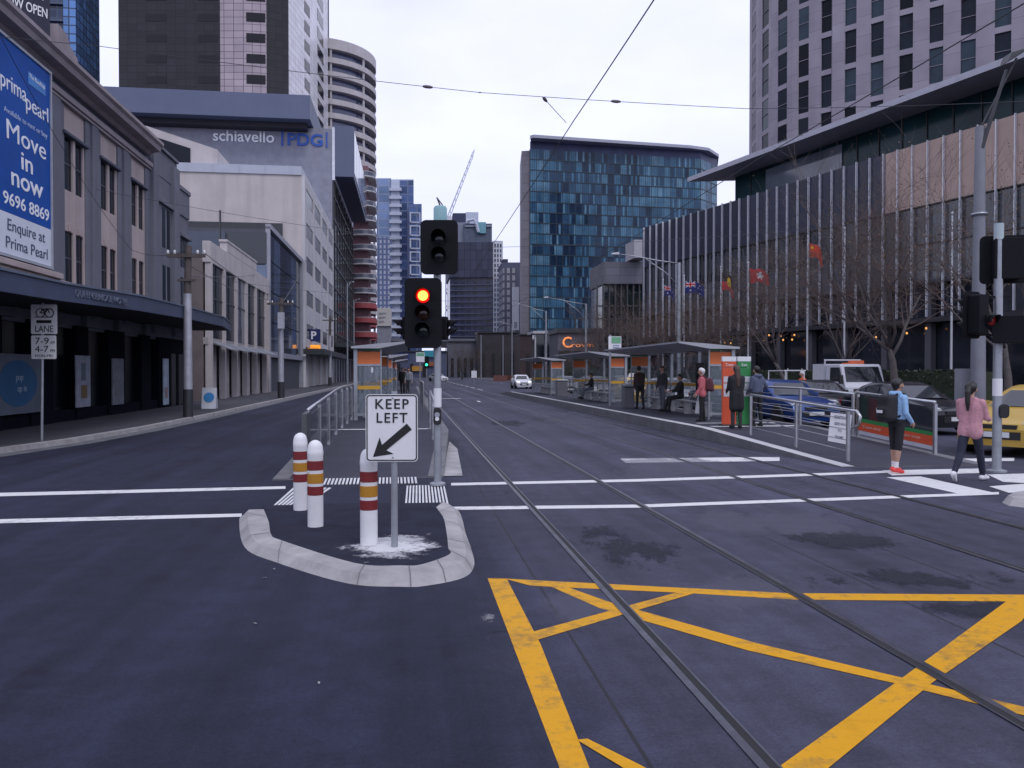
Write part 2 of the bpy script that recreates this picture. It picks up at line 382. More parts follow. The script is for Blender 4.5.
# left footpath with gutter and kerb
def strip_poly(inner, outer): return inner + outer[::-1]
kl = [(-60, 10.2), (-14, 11.6), (-11.4, 12.8), (-9.6, 15.0), (-8.7, 17.6), (-8.1, 20.6), (-7.75, 25), (-7.6, 32), (-7.6, 420)]
def offset_line(L, d):
    o = []
    for i, p in enumerate(L):
        a = Vector(L[max(0, i - 1)]); c = Vector(L[min(len(L) - 1, i + 1)]); t_ = (c - a).normalized(); n_ = Vector((t_.y, -t_.x))
        o.append((p[0] + n_.x * d, p[1] + n_.y * d))
    return o
def sheet(name, pts, z, m, world=False):
    b = MB(); P = [(p[0], p[1], z) for p in pts] if world else [Wd(p[0], p[1], z) for p in pts]
    b.face(P); return struct(b.build(name, m))
kin = offset_line(kl, -.16); gut = offset_line(kl, .45)
def band(name, A, B, za, zb, m):
    b = MB()
    for i in range(len(A) - 1):
        b.face([Wd(*A[i], za), Wd(*A[i + 1], za), Wd(*B[i + 1], zb), Wd(*B[i], zb)])
    return struct(b.build(name, m))
band('gutter', gut, kl, .004, .006, mat('gutter_concrete', (.13, .13, .145), .9, var=.3, scale=2))
b = MB()
for i in range(len(kl) - 1):
    b.face([Wd(*kl[i], 0), Wd(*kl[i + 1], 0), Wd(*kl[i + 1], .12), Wd(*kl[i], .12)])
    b.face([Wd(*kl[i], .12), Wd(*kl[i + 1], .12), Wd(*kin[i + 1], .125), Wd(*kin[i], .125)])
struct(b.build('kerb', CONC))
b = MB()
for i in range(len(kin) - 1):
    a0, a1 = kin[i], kin[i + 1]
    b.face([Wd(*a0, .125), Wd(*a1, .125), Wd(-60, max(a1[1], 10.3), .125), Wd(-60, max(a0[1], 10.2), .125)])
struct(b.build('footpath', PAVE))
# right footpath in front of the long glass hall
RP = [(60, 18.5), (21.5, 18.6), (19.2, 20), (18.4, 23), (18.3, 60), (18.3, 420)]
RPi = offset_line(RP, .16)
b = MB()
for i in range(len(RP) - 1):
    b.face([Wd(*RP[i], 0), Wd(*RP[i + 1], 0), Wd(*RP[i + 1], .12), Wd(*RP[i], .12)])
    b.face([Wd(*RP[i], .12), Wd(*RP[i + 1], .12), Wd(*RPi[i + 1], .125), Wd(*RPi[i], .125)])
struct(b.build('kerb', CONC))
b = MB()
for i in range(1, len(RPi) - 1):
    a0, a1 = RPi[i], RPi[i + 1]
    b.face([Wd(*a0, .125), Wd(*a1, .125), Wd(80, a1[1], .125), Wd(80, a0[1], .125)])
b.face([Wd(*RPi[0], .125), Wd(*RPi[1], .125), Wd(80, RPi[1][1], .125)])
struct(b.build('footpath', PAVE))

# tram tracks: a slightly paler bed, and in each rail a steel head, a groove and a lip
for vc, nm in ((2.29, 'tram_track'), (6.07, 'tram_track')):
    for sgn in (-1, 1):
        v0 = vc + sgn * .7175
        b = MB()
        def st(a, c, z, mi): b.face([Wd(a, 2, z), Wd(c, 2, z), Wd(c, 300, z), Wd(a, 300, z)], mi)
        st(v0 - .05, v0 + .05, .0068, 1)
        h = .030; s_ = sgn
        st(v0 + s_ * .006, v0 + s_ * .052, .0082, 0)              # head on the outside
        st(v0 - s_ * .052, v0 - s_ * .038, .0080, 0)              # guard lip on the inside
        struct(b.build('rail', [STEEL, GROOVE]))

# painted lines: pixel outlines thrown onto the road surface
def mark(polys, m, z=.0024, name='road_marking', zf=None):
    b = MB()
    for i, P in enumerate(polys):
        h = z + .0005 * i
        b.face([G(x, y, zf(x, y) if zf else h)[:2] + ((zf(x, y) if zf else h),) for x, y in P])
    o = struct(b.build(name, m)); return o
# crossing lines
mark([[(-260, 502.5), (0, 493), (285, 486.4), (285, 489), (0, 496.5), (-260, 506.5)],
      [(-330, 532), (0, 519.5), (241, 513.8), (241, 517), (0, 523.6), (-330, 538)],
      [(451, 483.2), (640, 479.2), (800, 474), (890, 470.7), (890, 472.8), (800, 476.4), (640, 481.7), (451, 485.7)],
      [(452, 507), (640, 504.8), (840, 497.8), (1000, 492.2), (1000, 494.6), (840, 500.6), (640, 507.9), (452, 510.2)]], WHITE)
mark([[(620.5, 458.8), (754, 457.2), (780, 457.3), (780, 461), (626, 463)],
      [(883, 470.5), (984, 468.5), (984, 473), (893, 475.5)],
      [(887, 477.5), (921, 476.5), (1000, 494), (962, 494.5)],
      [(988, 474.5), (1060, 473), (1060, 485), (1004, 482)], [(990, 486.5), (1024, 484), (1040, 491), (1010, 493)],
      [(945, 459), (1015, 458), (1015, 461), (950, 462)]], WHITE)
# give-way hatch and far lane lines along the street
b = MB()
for u0, u1 in ((46, 48.4), (54, 54.3)): pass
b.face([Wd(4.05, 46, .01), Wd(4.2, 46, .01), Wd(4.2, 47.8, .01), Wd(4.05, 47.8, .01)])
for k in range(24):
    u = 76 + k * 9; b.face([Wd(7.0, u, .01), Wd(7.15, u, .01), Wd(7.15, u + 6, .01), Wd(7.0, u + 6, .01)])
for k in range(16):
    u = 24 + k * 12; b.face([Wd(14.1, u, .01), Wd(14.22, u, .01), Wd(14.22, u + 3, .01), Wd(14.1, u + 3, .01)])
b.face([Wd(1.0, 52, .012), Wd(3.4, 52, .012), Wd(3.4, 52.5, .012), Wd(1.0, 52.5, .012)])
struct(b.build('road_marking', WHITE))
# yellow box
mark([[(487.5, 579), (507, 580), (541, 646), (589, 768), (640, 905), (600, 905), (559, 768)],
      [(507, 580), (490, 578.5), (537, 581), (680, 588.5), (790, 594), (1024, 595.5), (1200, 594), (1200, 602), (1024, 602.5), (796, 600.5), (690, 594), (531, 586.5)],
      [(541, 583), (560, 585), (607, 602), (760, 645), (903, 679), (1024, 708), (1200, 752), (1200, 764), (1024, 716.5), (895, 684.5), (750, 652), (600, 609)],
      [(529, 634), (682, 592), (697, 593.5), (534, 642)],
      [(1010, 601), (1038, 603), (1024, 622), (935, 684), (834, 768), (700, 880), (640, 880), (783, 768), (905, 679)],
      [(577, 742), (588, 741), (642, 768), (700, 800), (690, 815), (620, 768)]], YELL)

# ------------------------------------------------------------------ traffic island in front, with a sloped kerb
o_px = [(242, 516), (238.5, 521), (244, 548), (277, 563.5), (346, 584), (400, 587.5), (426, 586.5), (463, 578.5), (474, 566), (471, 549), (466, 535), (459, 512), (446, 505)]
i_px = [(263, 509.5), (268, 522), (270.5, 535), (281.5, 541), (354, 563.5), (400, 566), (421, 565), (449, 555), (448, 548), (447, 537), (444, 520), (440, 513), (436, 507.5)]
ZI = .1
def spline(P, n=6):
    o = []
    for i in range(len(P) - 1):
        p0, p1, p2, p3 = [np.array(P[max(0, min(len(P) - 1, i + k))], float) for k in (-1, 0, 1, 2)]
        for k in range(n):
            t = k / n; o.append(tuple(.5 * (2 * p1 + (p2 - p0) * t + (2 * p0 - 5 * p1 + 4 * p2 - p3) * t * t + (3 * p1 - p0 - 3 * p2 + p3) * t ** 3)))
    o.append(tuple(P[-1])); return o
O3 = spline([G(x, y, 0) for x, y in o_px]); I3 = spline([G(x, y, ZI) for x, y in i_px])
mid = [tuple(Vector(a).lerp(Vector(c), .3)[:2]) + (ZI * .8,) for a, c in zip(O3, I3)]
b = MB()
for A, B in ((O3, mid), (mid, I3)):
    for i in range(len(A) - 1): b.face([A[i], A[i + 1], B[i + 1], B[i]])
# closing strip at the back, ramped down to the crossing
jb = MB()
for f in range(4, len(O3) - 4, 7):
    o, m_, i_ = Vector(O3[f]), Vector(mid[f]), Vector(I3[f]); tg = (Vector(O3[f + 1]) - o).normalized() * .006; up_ = Vector((0, 0, .0025))
    jb.face([tuple(o - tg + up_), tuple(o + tg + up_), tuple(m_ + tg + up_), tuple(m_ - tg + up_)]); jb.face([tuple(m_ - tg + up_), tuple(m_ + tg + up_), tuple(i_ + tg + up_), tuple(i_ - tg + up_)])
struct(jb.build('kerb_joint', mat('joint_dark', (.15, .145, .15), .9, var=.2)))
kerb_o = b.build('traffic_island_kerb', CONC, smooth=True); struct(kerb_o)
b = MB(); back = [G(444, 502, .006), G(263, 505, .006)]
b.face([tuple(p) for p in I3]); b.face([I3[-1], back[0], back[1], I3[0]]); struct(b.build('traffic_island', ASPH_D))
# splash of white mortar round the posts
def patch(name, px, z, m):
    P = [G(x, y, z) for x, y in px]; xs = [p[0] for p in P]; ys = [p[1] for p in P]; b = MB()
    b.face([(min(xs), min(ys), z), (max(xs), min(ys), z), (max(xs), max(ys), z), (min(xs), max(ys), z)]); return struct(b.build(name, m))
patch('mortar_splash', [(300, 566), (470, 530)], ZI + .004, stain('mortar_splash', (.5, .5, .52), .5, 4, .8))
patch('mortar_splash', [(335, 557), (445, 538)], ZI + .007, stain('mortar_core', (.66, .66, .67), .46, 6, .9))
patch('paint_splash', [(470, 632), (505, 606)], .0036, stain('paint_splash', (.32, .32, .34), .6, 7, .55))
DSTAIN = stain('tar_patch', (.007, .008, .019), .55, 2.6, .85, along=.45)
for q in ([(540, 582), (700, 528)], [(770, 600), (1010, 562)], [(760, 562), (915, 524)], [(890, 628), (1100, 594)], [(550, 548), (640, 520)], [(580, 420), (700, 408)], [(470, 430), (540, 418)]):
    patch('tar_patch', q, .0034, DSTAIN)
LSTAIN = stain('worn_patch', (.115, .115, .16), .5, 1.3, .45, along=.3)
for q in ([(500, 650), (640, 575)], [(630, 640), (820, 560)], [(640, 560), (900, 500)], [(540, 500), (760, 450)], [(480, 450), (640, 405)], [(620, 470), (800, 430)]):
    patch('worn_patch', q, .0028, LSTAIN)
# ribbed tactile paving
def tactile(quad, n, z=.0):
    b = MB(); A, B, C_, D = [Vector(G(x, y, z)) for x, y in quad]
    for k in range(n):
        t0, t1 = (k + .18) / n, (k + .72) / n
        p = [A.lerp(B, t0), A.lerp(B, t1), D.lerp(C_, t1), D.lerp(C_, t0)]
        b.extrude([tuple(q + Vector((0, 0, .006))) for q in p], (0, 0, .012))
    return struct(b.build('tactile_paving', mat('tactile_white', (.62, .63, .64), .7, var=.12)))
tactile([(270, 509), (303, 509), (332, 489), (292, 489)], 9)
tactile([(322, 485.5), (418, 484), (417, 478), (325, 479)], 26)
tactile([(404, 507), (449.5, 506), (445, 486), (406, 487)], 13)
# corner of the kerb on the far right
P = [(1003, 503), (1012, 498.5), (1060, 493), (1100, 500), (1100, 515), (1030, 508.5), (1010, 506)]
b = MB(); A = [G(x, y, 0) for x, y in P]; c_ = Vector((sum(p[0] for p in A) / 7, sum(p[1] for p in A) / 7, 0))
top = [tuple(Vector(p).lerp(c_, .15))[:2] + (.1,) for p in A]
b.face(top)
for i in range(7): b.face([A[i], A[(i + 1) % 7], top[(i + 1) % 7], top[i]])
struct(b.build('kerb', CONC))

# ------------------------------------------------------------------ tram platforms
def platform(L, Rr, us, m, edge):
    """us = [(u, z, vL, vR)]"""
    b = MB()
    for (u0, z0, a0, c0), (u1, z1, a1, c1) in zip(us, us[1:]):
        b.face([Wd(a0, u0, z0), Wd(c0, u0, z0), Wd(c1, u1, z1), Wd(a1, u1, z1)], 0)
        for p0, p1, s in ((a0, a1, 1), (c0, c1, -1)):
            b.face([Wd(p0, u0, 0), Wd(p1, u1, 0), Wd(p1, u1, z1), Wd(p0, u0, z0)], 1)
            k = .26 * s
            b.face([Wd(p0, u0, z0 + .004), Wd(p1, u1, z1 + .004), Wd(p1 + k, u1, z1 + .004), Wd(p0 + k, u0, z0 + .004)], 2 if s == edge else 1)
    u, z, a, c = us[0]; b.face([Wd(a, u, 0), Wd(c, u, 0), Wd(c, u, z), Wd(a, u, z)], 1)
    u, z, a, c = us[-1]; b.face([Wd(a, u, 0), Wd(c, u, 0), Wd(c, u, z), Wd(a, u, z)], 1)
    return struct(b.build('tram_platform', [m, mat('platform_riser', (.15, .148, .16), .85, var=.25, scale=2, dirt=.3), mat('platform_edge_white', (.50, .50, .50), .7, var=.12, scale=2)]))
PLATM = mat('platform_asphalt', (.034, .035, .054), .85, var=.22, scale=1.5, bump=.2, bscale=80)
def rampz(u, u0, u1): return .02 + .28 * min(1, max(0, (u - u0) / (u1 - u0)))
platform(0, 0, [(13.2, .02, -2.16, .58), (20, .3, -2.2, 1.0), (80, .3, -2.2, 1.0), (87, .02, -2.2, 1.0)], PLATM, 0)
platform(0, 0, [(13.6, .02, 7.8, 10.7), (19.8, .3, 7.5, 10.7), (58, .3, 7.35, 10.7), (64, .02, 7.35, 10.7)], PLATM, 1)
# flared concrete toe beside the left ramp
b = MB(); b.face([Wd(.56, 13.3, .012), Wd(.9, 13.3, .012), Wd(1.1, 18, .012), Wd(1.02, 20, .012)])
struct(b.build('ramp_toe', CONC))
# platform lines
b = MB()
def pl(v0, v1, u0, u1, uu=(13.2, 20)):
    b.face([Wd(v0, u0, rampz(u0, *uu) + .009), Wd(v1, u0, rampz(u0, *uu) + .009), Wd(v1, u1, rampz(u1, *uu) + .009), Wd(v0, u1, rampz(u1, *uu) + .009)])
pl(-1.75, .6, 20.15, 20.4); pl(7.9, 10.3, 20.0, 20.3, (13.6, 19.8)); pl(8.0, 10.3, 21.4, 21.6, (13.6, 19.8))
struct(b.build('platform_line', WHITE))

# scraps of litter on the asphalt
for px, py in ((273, 570), (264, 579), (318, 686), (254, 625), (192, 447)):
    x, y, z = G(px, py, .004); b = MB(); r = random.uniform(.009, .02); a0 = random.uniform(0, 6)
    P = [(x + r * (1 + .5 * math.sin(k * 2.3 + a0)) * math.cos(a0 + k * 1.256), y + r * .9 * math.sin(a0 + k * 1.256), z + random.uniform(0, .012)) for k in range(5)]
    b.extrude(P, (0, 0, .003)); o = b.build('paper_scrap', mat('litter_pale', (.28, .28, .28), .8)); recentre(o); solo(o, 'tiny pale scrap of litter lying on the open asphalt', 'scrap', 'paper scraps on the road')

b = MB()
for v in (1.05, 3.72, 4.62, 7.22):
    b.face([Wd(v, 3, .0012), Wd(v + .018, 3, .0012), Wd(v + .018, 150, .0012), Wd(v, 150, .0012)])
struct(b.build('asphalt_seam', mat('seam_tar', (.014, .014, .02), .8, var=.4, scale=3)))
# ------------------------------------------------------------------ left: the old rendered corner building
F = -11.0
BGREY = mat('blue_grey_render', (.145, .15, .185), .8, var=.14, scale=.8, dirt=.35, bump=.08)
BGREY2 = mat('dark_blue_grey_render', (.075, .08, .12), .8, var=.14, scale=.8, dirt=.3)
BEIGE = mat('pinkish_render', (.42, .35, .34), .8, var=.12, scale=.8, dirt=.35)
CORN = mat('cornice_render', (.30, .26, .28), .8, var=.16, scale=.7, dirt=.45)
WGLASS = glass('dark_sash_glass', (.006, .007, .012), .15, spec=.35)
t = T('heritage_building', 'old blue grey corner building with pinkish window bays, heavy cornice and long street canopy', 'building', (F, 15, 0))
P0 = t.mb()
P0.box(-27, F - .2, 15, 40.2, 3.2, 11.0); P0.box(-27, F - .2, 40.2, 42.3, 3.2, 10.2)
P0.box(-27, F - 2.6, 15.3, 42.1, 0, 3.2)
bays = [16.1, 19.15, 22.2, 25.3, 28.5, 31.6, 34.85]
edges = [15.0]
for c in bays: edges += [c - .87, c + .87]
edges += [42.3]
for i in range(0, len(edges), 2):
    a, c = edges[i], edges[i + 1]
    if c - a > .05: P0.box(F - .21, F, a, min(c, 40.2), 3.3, 10.5)
    if i >= 2 and c < 36.2:
        w = (c - a) * .3
        P0.box(F - .1, F + .08, a + w, c - w, 3.6, 10.4)
P0.box(F - .36, F, 40.2, 42.3, 3.3, 9.4)
P0.box(F - .1, F + .16, 36.3, 37.0, 3.4, 11.3); P0.box(F - .1, F + .16, 39.4, 40.3, 3.4, 11.4)
P0.box(F - .36, F + .02, 36.3, 40.3, 10.5, 11.7); P0.box(F - .36, F + .06, 40.3, 42.36, 9.4, 10.6)
P0.box(F - .35, F + .12, 40.25, 42.4, 10.6, 10.8); P0.box(F - .35, F + .12, 36.3, 40.28, 11.7, 11.85)
P0.box(F - .2, F + .14, 37.0, 39.4, 9.3, 9.5); P0.box(F - .3, F + .22, 40.4, 42.2, 8.3, 8.5)
P0.build('wall', BGREY, t, bevel=.02)
b = t.mb()
for c in bays:
    b.box(F - .205, F - .06, c - .86, c + .86, 9.5, 10.48); b.box(F - .205, F - .06, c - .86, c + .86, 6.35, 7.7)
    b.box(F - .205, F - .05, c - .86, c - .76, 4.62, 9.5); b.box(F - .205, F - .05, c + .76, c + .86, 4.62, 9.5)
    b.box(F - .205, F - .04, c - .09, c + .09, 4.62, 9.5)
    for s in (-.4, .4):
        b.box(F - .07, F - .01, c + s - .09, c + s + .09, 6.36, 6.62)
b.build('window_bay', BEIGE, t, bevel=.015)
b = t.mb(); b.box(F - .3, F + .26, 15, 37.0, 4.38, 4.62); b.box(F - .3, F + .12, 15, 37.0, 4.1, 4.38); b.box(F - .3, F + .36, 15, 26.6, 4.62, 4.8); b.build('sill_course', BEIGE, t, bevel=.02)
for c in bays: t.mb().box(F - .2, F + .09, c - 1.0, c + 1.0, 9.44, 9.56).build('hood_mould', BGREY2, t, bevel=.03)
b = t.mb(); b.box(F - .35, F + .08, 14.9, 36.3, 10.42, 10.52); b.box(F - .35, F + .14, 14.85, 36.3, 10.52, 10.72); b.build('architrave', CORN, t, bevel=.02)
b = t.mb(); b.box(F - .35, F - .02, 14.95, 36.3, 10.72, 11.0); b.build('frieze', BGREY2, t)
b = t.mb()
prof = [(F - .4, 10.95), (F + .12, 10.95), (F + .25, 11.06), (F + .55, 11.12), (F + .6, 11.28), (F + .7, 11.36), (F + .7, 11.48), (F - .1, 11.62), (F - .4, 11.62)]
b.extrude([(x, 14.6, z) for x, z in prof], (0, 21.3, 0)); b.build('cornice', CORN, t)
b = t.mb()
b.extrude([(F + .1, 25.9, 11.5), (F + .1, 27.6, 11.5), (F + .1, 27.4, 11.8), (F + .1, 26.9, 11.95), (F + .1, 26.6, 12.25), (F + .1, 26.0, 12.3)], (.4, 0, 0)); b.box(F - .4, F + .0, 14.6, 25.9, 11.6, 12.0)
b.build('parapet', CORN, t)
for c in bays:
    for z0, z1 in ((4.62, 6.35), (7.7, 9.45)):
        for s in (-1, 1):
            w = t.mb(); w.box(F - .19, F - .13, c + min(s * .09, s * .76), c + max(s * .09, s * .76), z0, z1); wo = w.build('window', WGLASS, t)
            w = t.mb(); x = (F - .13, F - .11); a, d = c + min(s * .09, s * .76), c + max(s * .09, s * .76)
            w.box(*x, a, d, (z0 + z1) / 2 - .03, (z0 + z1) / 2 + .03); w.box(*x, a, a + .05, z0, z1); w.box(*x, d - .05, d, z0, z1)
            w.build('sash_frame', mat('sash_grey', (.05, .05, .07), .6), wo)
for c, z0, z1 in ((38.2, 5.0, 6.6), (38.9, 5.0, 6.6), (38.2, 7.4, 9.2), (38.9, 7.4, 9.2), (41.0, 4.9, 6.4), (41.6, 4.9, 6.4), (41.0, 6.9, 8.2), (41.6, 6.9, 8.2)):
    w = t.mb(); w.box(F - .05, F + .012, c - .22, c + .22, z0, z1); w.build('window', WGLASS, t)
# canopy
cz = [(14.0, 3.30, 3.70), (19.9, 3.42, 3.79), (25.2, 3.6, 4.0), (31, 3.72, 4.1), (37.0, 3.8, 4.16), (42.3, 3.84, 4.18)]
cv = [-8.0, -8.0, -8.0, -8.05, -8.2, -9.0]
b = t.mb()
for (u0, a0, c0), (u1, a1, c1), v0, v1 in zip(cz, cz[1:], cv, cv[1:]):
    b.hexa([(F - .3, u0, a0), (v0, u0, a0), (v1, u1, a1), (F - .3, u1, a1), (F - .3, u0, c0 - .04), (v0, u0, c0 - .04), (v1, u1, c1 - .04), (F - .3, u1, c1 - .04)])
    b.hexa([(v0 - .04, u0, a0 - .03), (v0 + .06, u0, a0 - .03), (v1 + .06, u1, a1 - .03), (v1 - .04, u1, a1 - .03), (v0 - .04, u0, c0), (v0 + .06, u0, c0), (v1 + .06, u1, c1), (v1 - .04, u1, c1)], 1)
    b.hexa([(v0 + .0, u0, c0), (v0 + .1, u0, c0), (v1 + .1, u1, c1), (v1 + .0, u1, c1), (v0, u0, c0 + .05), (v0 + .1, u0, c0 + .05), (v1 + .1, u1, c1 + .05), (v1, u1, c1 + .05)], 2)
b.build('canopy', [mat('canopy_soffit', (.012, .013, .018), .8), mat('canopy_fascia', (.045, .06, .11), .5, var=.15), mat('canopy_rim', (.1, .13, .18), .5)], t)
text(t, 'QUEENSBRIDGE HOTEL', (-7.91, 22.2, 3.6), (0, 1, .037), (0, 0, 1), mat('raised_letter_grey', (.12, .14, .2), .6), h=.17, width=3.5, ext=.03)
# shop fronts under the canopy
SHOP = glass('shop_glass', (.004, .005, .009), .25, spec=.12)
b = t.mb()
for a, c in ((15, 16.0), (18.5, 18.9), (22.6, 23.6), (25.3, 26.8), (28.6, 29.6), (31.5, 33.2), (35.2, 36.4), (37.6, 42.2)):
    b.box(F - 2.6, F - .05, a, c, .1, 3.3)
b.box(F - 2.6, F - .12, 15, 42.2, .1, .5); b.build('shop_front', mat('shopfront_dark', (.006, .007, .013), .9, var=.2, spec=.08), t)
for a, c in ((16.0, 18.5), (18.9, 22.6), (23.6, 25.3), (26.8, 28.6), (29.6, 31.5), (33.2, 35.2), (36.4, 37.6)):
    w = t.mb(); w.box(F - .35, F - .3, a, c, .5, 3.2); w.build('shop_window', SHOP, t)
b = t.mb(); b.box(F - .05, F + .02, 39.2, 39.9, .15, 2.6); b.build('door', mat('door_dark', (.02, .02, .025), .5), t); b = t.mb(); b.box(F - .05, F + .02, 40.4, 41.2, .15, 2.6); b.build('door', mat('door_dark', (.02, .02, .025), .5), t)
PB = mat('poster_backing', (.10, .12, .16), .6, var=.2); PBLUE = mat('poster_blue', (.018, .09, .2), .6)
def poster(name, label, u0, u1, z0, z1, m, extra=None):
    p = T(name, label, 'poster', (F + .02, (u0 + u1) / 2, z0))
    p.mb().box(F + .0, F + .04, u0, u1, z0, z1).build('board', m, p)
    if extra: extra(p)
    return p
def popup(p):
    b = p.mb(); pts = [(F + .041, 24.3 + 1.15 * math.cos(a), 1.42 + .66 * math.sin(a)) for a in [k * math.pi / 16 for k in range(32)]]
    b.extrude(pts, (.008, 0, 0)); b.build('disc', PBLUE, p)
    g = mat('pale_lettering', (.28, .36, .45), .6, var=0)
    text(p, 'pop', (F + .055, 24.35, 1.5), (0, 1, 0), (0, 0, 1), g, h=.2, name='lettering'); text(p, 'up in', (F + .055, 24.5, 1.18), (0, 1, 0), (0, 0, 1), g, h=.2, name='lettering')
poster('shop_poster', 'wide shop window poster with a blue disc reading pop up in', 22.3, 25.8, .55, 2.25, PB, popup)
def pic(cs):
    def f(p):
        o = p.off
        for (du, dz, w, h, col) in cs:
            b = p.mb(); b.box(F + .04, F + .047, o[1] + du - w / 2, o[1] + du + w / 2, o[2] + dz, o[2] + dz + h); b.build('print', mat('print_%d' % int(col[0] * 1000 + col[1] * 77), col, .6), p)
    return f
poster('shop_poster', 'narrow pale poster with an ochre block beside the pop up window', 28.3, 29.5, .55, 2.3, mat('poster_pale', (.26, .28, .35), .6, var=.3, scale=3), pic([(.05, .3, .5, .45, (.16, .11, .05)), (0, .9, .35, .6, (.10, .13, .17))]))
poster('shop_poster', 'dim narrow poster in the middle shop window under the canopy', 31.6, 32.8, .5, 2.25, mat('poster_dim', (.16, .17, .21), .6, var=.4, scale=3), pic([(0, .3, .5, .3, (.15, .16, .18))]))
poster('shop_poster', 'slim bright pale blue poster by the doors under the canopy', 37.9, 38.7, .25, 2.35, mat('poster_bright', (.4, .48, .58), .6, var=.3, scale=2), pic([(0, .3, .4, .5, (.3, .2, .2))]))

# billboard and roof sign
t = T('billboard', 'tall blue and white billboard reading Move in now on the old corner building', 'billboard', (F + .22, 24.15, 4.95))
b = t.mb(); b.box(F + .18, F + .3, 22.4, 25.85, 6.05, 10.72); b.build('blue_sheet', mat('billboard_blue', (.004, .075, .36), .6, var=.18, scale=.5, spec=.2), t)
b = t.mb(); b.box(F + .18, F + .3, 22.4, 25.85, 4.92, 6.04); b.build('white_sheet', mat('billboard_white', (.66, .7, .78), .5, var=.05), t)
b = t.mb()
b.box(F + .16, F + .34, 25.85, 25.93, 4.84, 10.8); b.box(F + .16, F + .34, 22.32, 22.4, 4.84, 10.8); b.box(F + .16, F + .34, 22.4, 25.85, 4.84, 4.92); b.box(F + .16, F + .34, 22.4, 25.85, 10.72, 10.8)
b.build('frame', mat('billboard_frame', (.35, .37, .42), .5), t)
bt = mat('billboard_lettering', (.85, .87, .9), .5, var=0); dt = mat('billboard_dark_lettering', (.06, .08, .14), .5, var=0)
X = F + .306; rt, up = (0, 1, 0), (0, 0, 1)
text(t, 'prima', (X, 23.6, 9.36), rt, up, bt, h=.44, width=1.45); text(t, 'pearl', (X, 25.02, 9.2), rt, up, bt, h=.44, width=1.4)
text(t, 'Available to rent or buy', (X, 24.35, 8.72), rt, up, mat('pale_blue_lettering', (.4, .5, .7), .5, var=0), h=.15, width=2.6)
text(t, 'Move', (X, 24.35, 8.05), rt, up, bt, h=.52, width=2.35, bold=.0); text(t, 'in', (X, 24.35, 7.42), rt, up, bt, h=.5, width=.68, bold=.008); text(t, 'now', (X, 24.35, 6.85), rt, up, bt, h=.52, width=1.9, bold=.008)
text(t, '9696 8869', (X, 24.35, 6.26), rt, up, bt, h=.34, width=2.75, bold=.008)
text(t, 'Enquire at', (X, 24.3, 5.58), rt, up, dt, h=.31, width=2.25); text(t, 'Prima Pearl', (X, 24.35, 5.1), rt, up, dt, h=.31, width=2.5)
b = t.mb(); b.box(X - .004, X + .004, 24.45, 25.55, 9.95, 10.3); b.build('light_blue_tab', mat('tab_blue', (.02, .2, .55), .5), t)
text(t, 'The Rooftop', (X + .006, 25.0, 10.14), rt, up, bt, h=.12, width=1.0)
RS = Vector(ToS(-13.48, 23.5)); Rd = Vector(ToS(-13.48 + .53, 23.5 + .848)) - RS; Rn = Vector((Rd.y, -Rd.x))
t = T('roof_sign', 'dark navy sign standing above the cornice, white letters ending in OPEN', 'sign', (RS.x, RS.y, 11.5))
o_ = RS - Rd * 4.2
b = t.mb(); b.obox((o_.x, o_.y, 11.5), (Rd.x * 4.2, Rd.y * 4.2, 0), (-Rn.x * .12, -Rn.y * .12, 0), (0, 0, 2.6)); b.build('panel', mat('roof_sign_navy', (.016, .018, .04), .6), t)
for f in (.6, 2.2, 3.6): q = RS - Rd * f - Rn * .25; t.mb().tube((q.x, q.y, 10.9), (q.x, q.y, 13.8), .05).build('strut', DARKM, t)
for s_, f, z_, w_ in (('NOW OPEN', .72, 12.02, 1.28), ('DISPLAY', .72, 12.5, 1.2)):
    q = RS - Rd * f + Rn * .01; text(t, s_, (q.x, q.y, z_), (Rd.x, Rd.y, 0), (0, 0, 1), WHTTXT, h=.27, width=w_, bold=.01)

# ------------------------------------------------------------------ left: low beige building with fins
LB = mat('light_beige_render', (.50, .46, .46), .8, var=.1, scale=.6, dirt=.3)
BROWNW = mat('brown_side_wall', (.17, .14, .14), .85, var=.2, scale=1, dirt=.3)
t = T('finned_shop_building', 'low beige building with tall glass bays, slim fins and a raised stepped parapet', 'building', (F, 46.8, 0))
b = t.mb(); b.box(-24, F - .4, 46.8, 66, 0, 8.2); b.build('side_wall', BROWNW, t)
b = t.mb(); b.box(F - .42, F + .02, 46.78, 66, 7.9, 9.1); b.box(F - .42, F + .02, 51, 60.6, 9.1, 9.7)
b.box(F - .46, F + .06, 50.9, 60.7, 9.7, 9.85); b.build('parapet', LB, t, bevel=.03); t.mb().tube((F - 1.5, 56, 9), (F - 1.5, 56, 12.6), .07, n=6).build('mast', DARKM, t)
us = [47.0, 50.3, 53.7, 57.0, 60.4, 64.6, 65.8]
b = t.mb(); b.box(F - .42, F - .14, 46.8, 66, 3.3, 3.7)
for i in range(6): b.box(F - .42, F - .15, us[i] + .2, us[i] + (us[i + 1] - us[i]) * .55, 0, 3.3)
b.build('base_wall', mat('beige_base', (.36, .33, .33), .8, var=.15, dirt=.3), t)
for u in us: t.mb().box(F - .3, F + .06, u - .14, u + .14, .1, 7.95).build('fin', LB, t)
WG2 = [glass('bay_glass', (.010, .012, .022), .2, spec=.2), glass('bay_glass_pale', (.12, .13, .17), .06)]
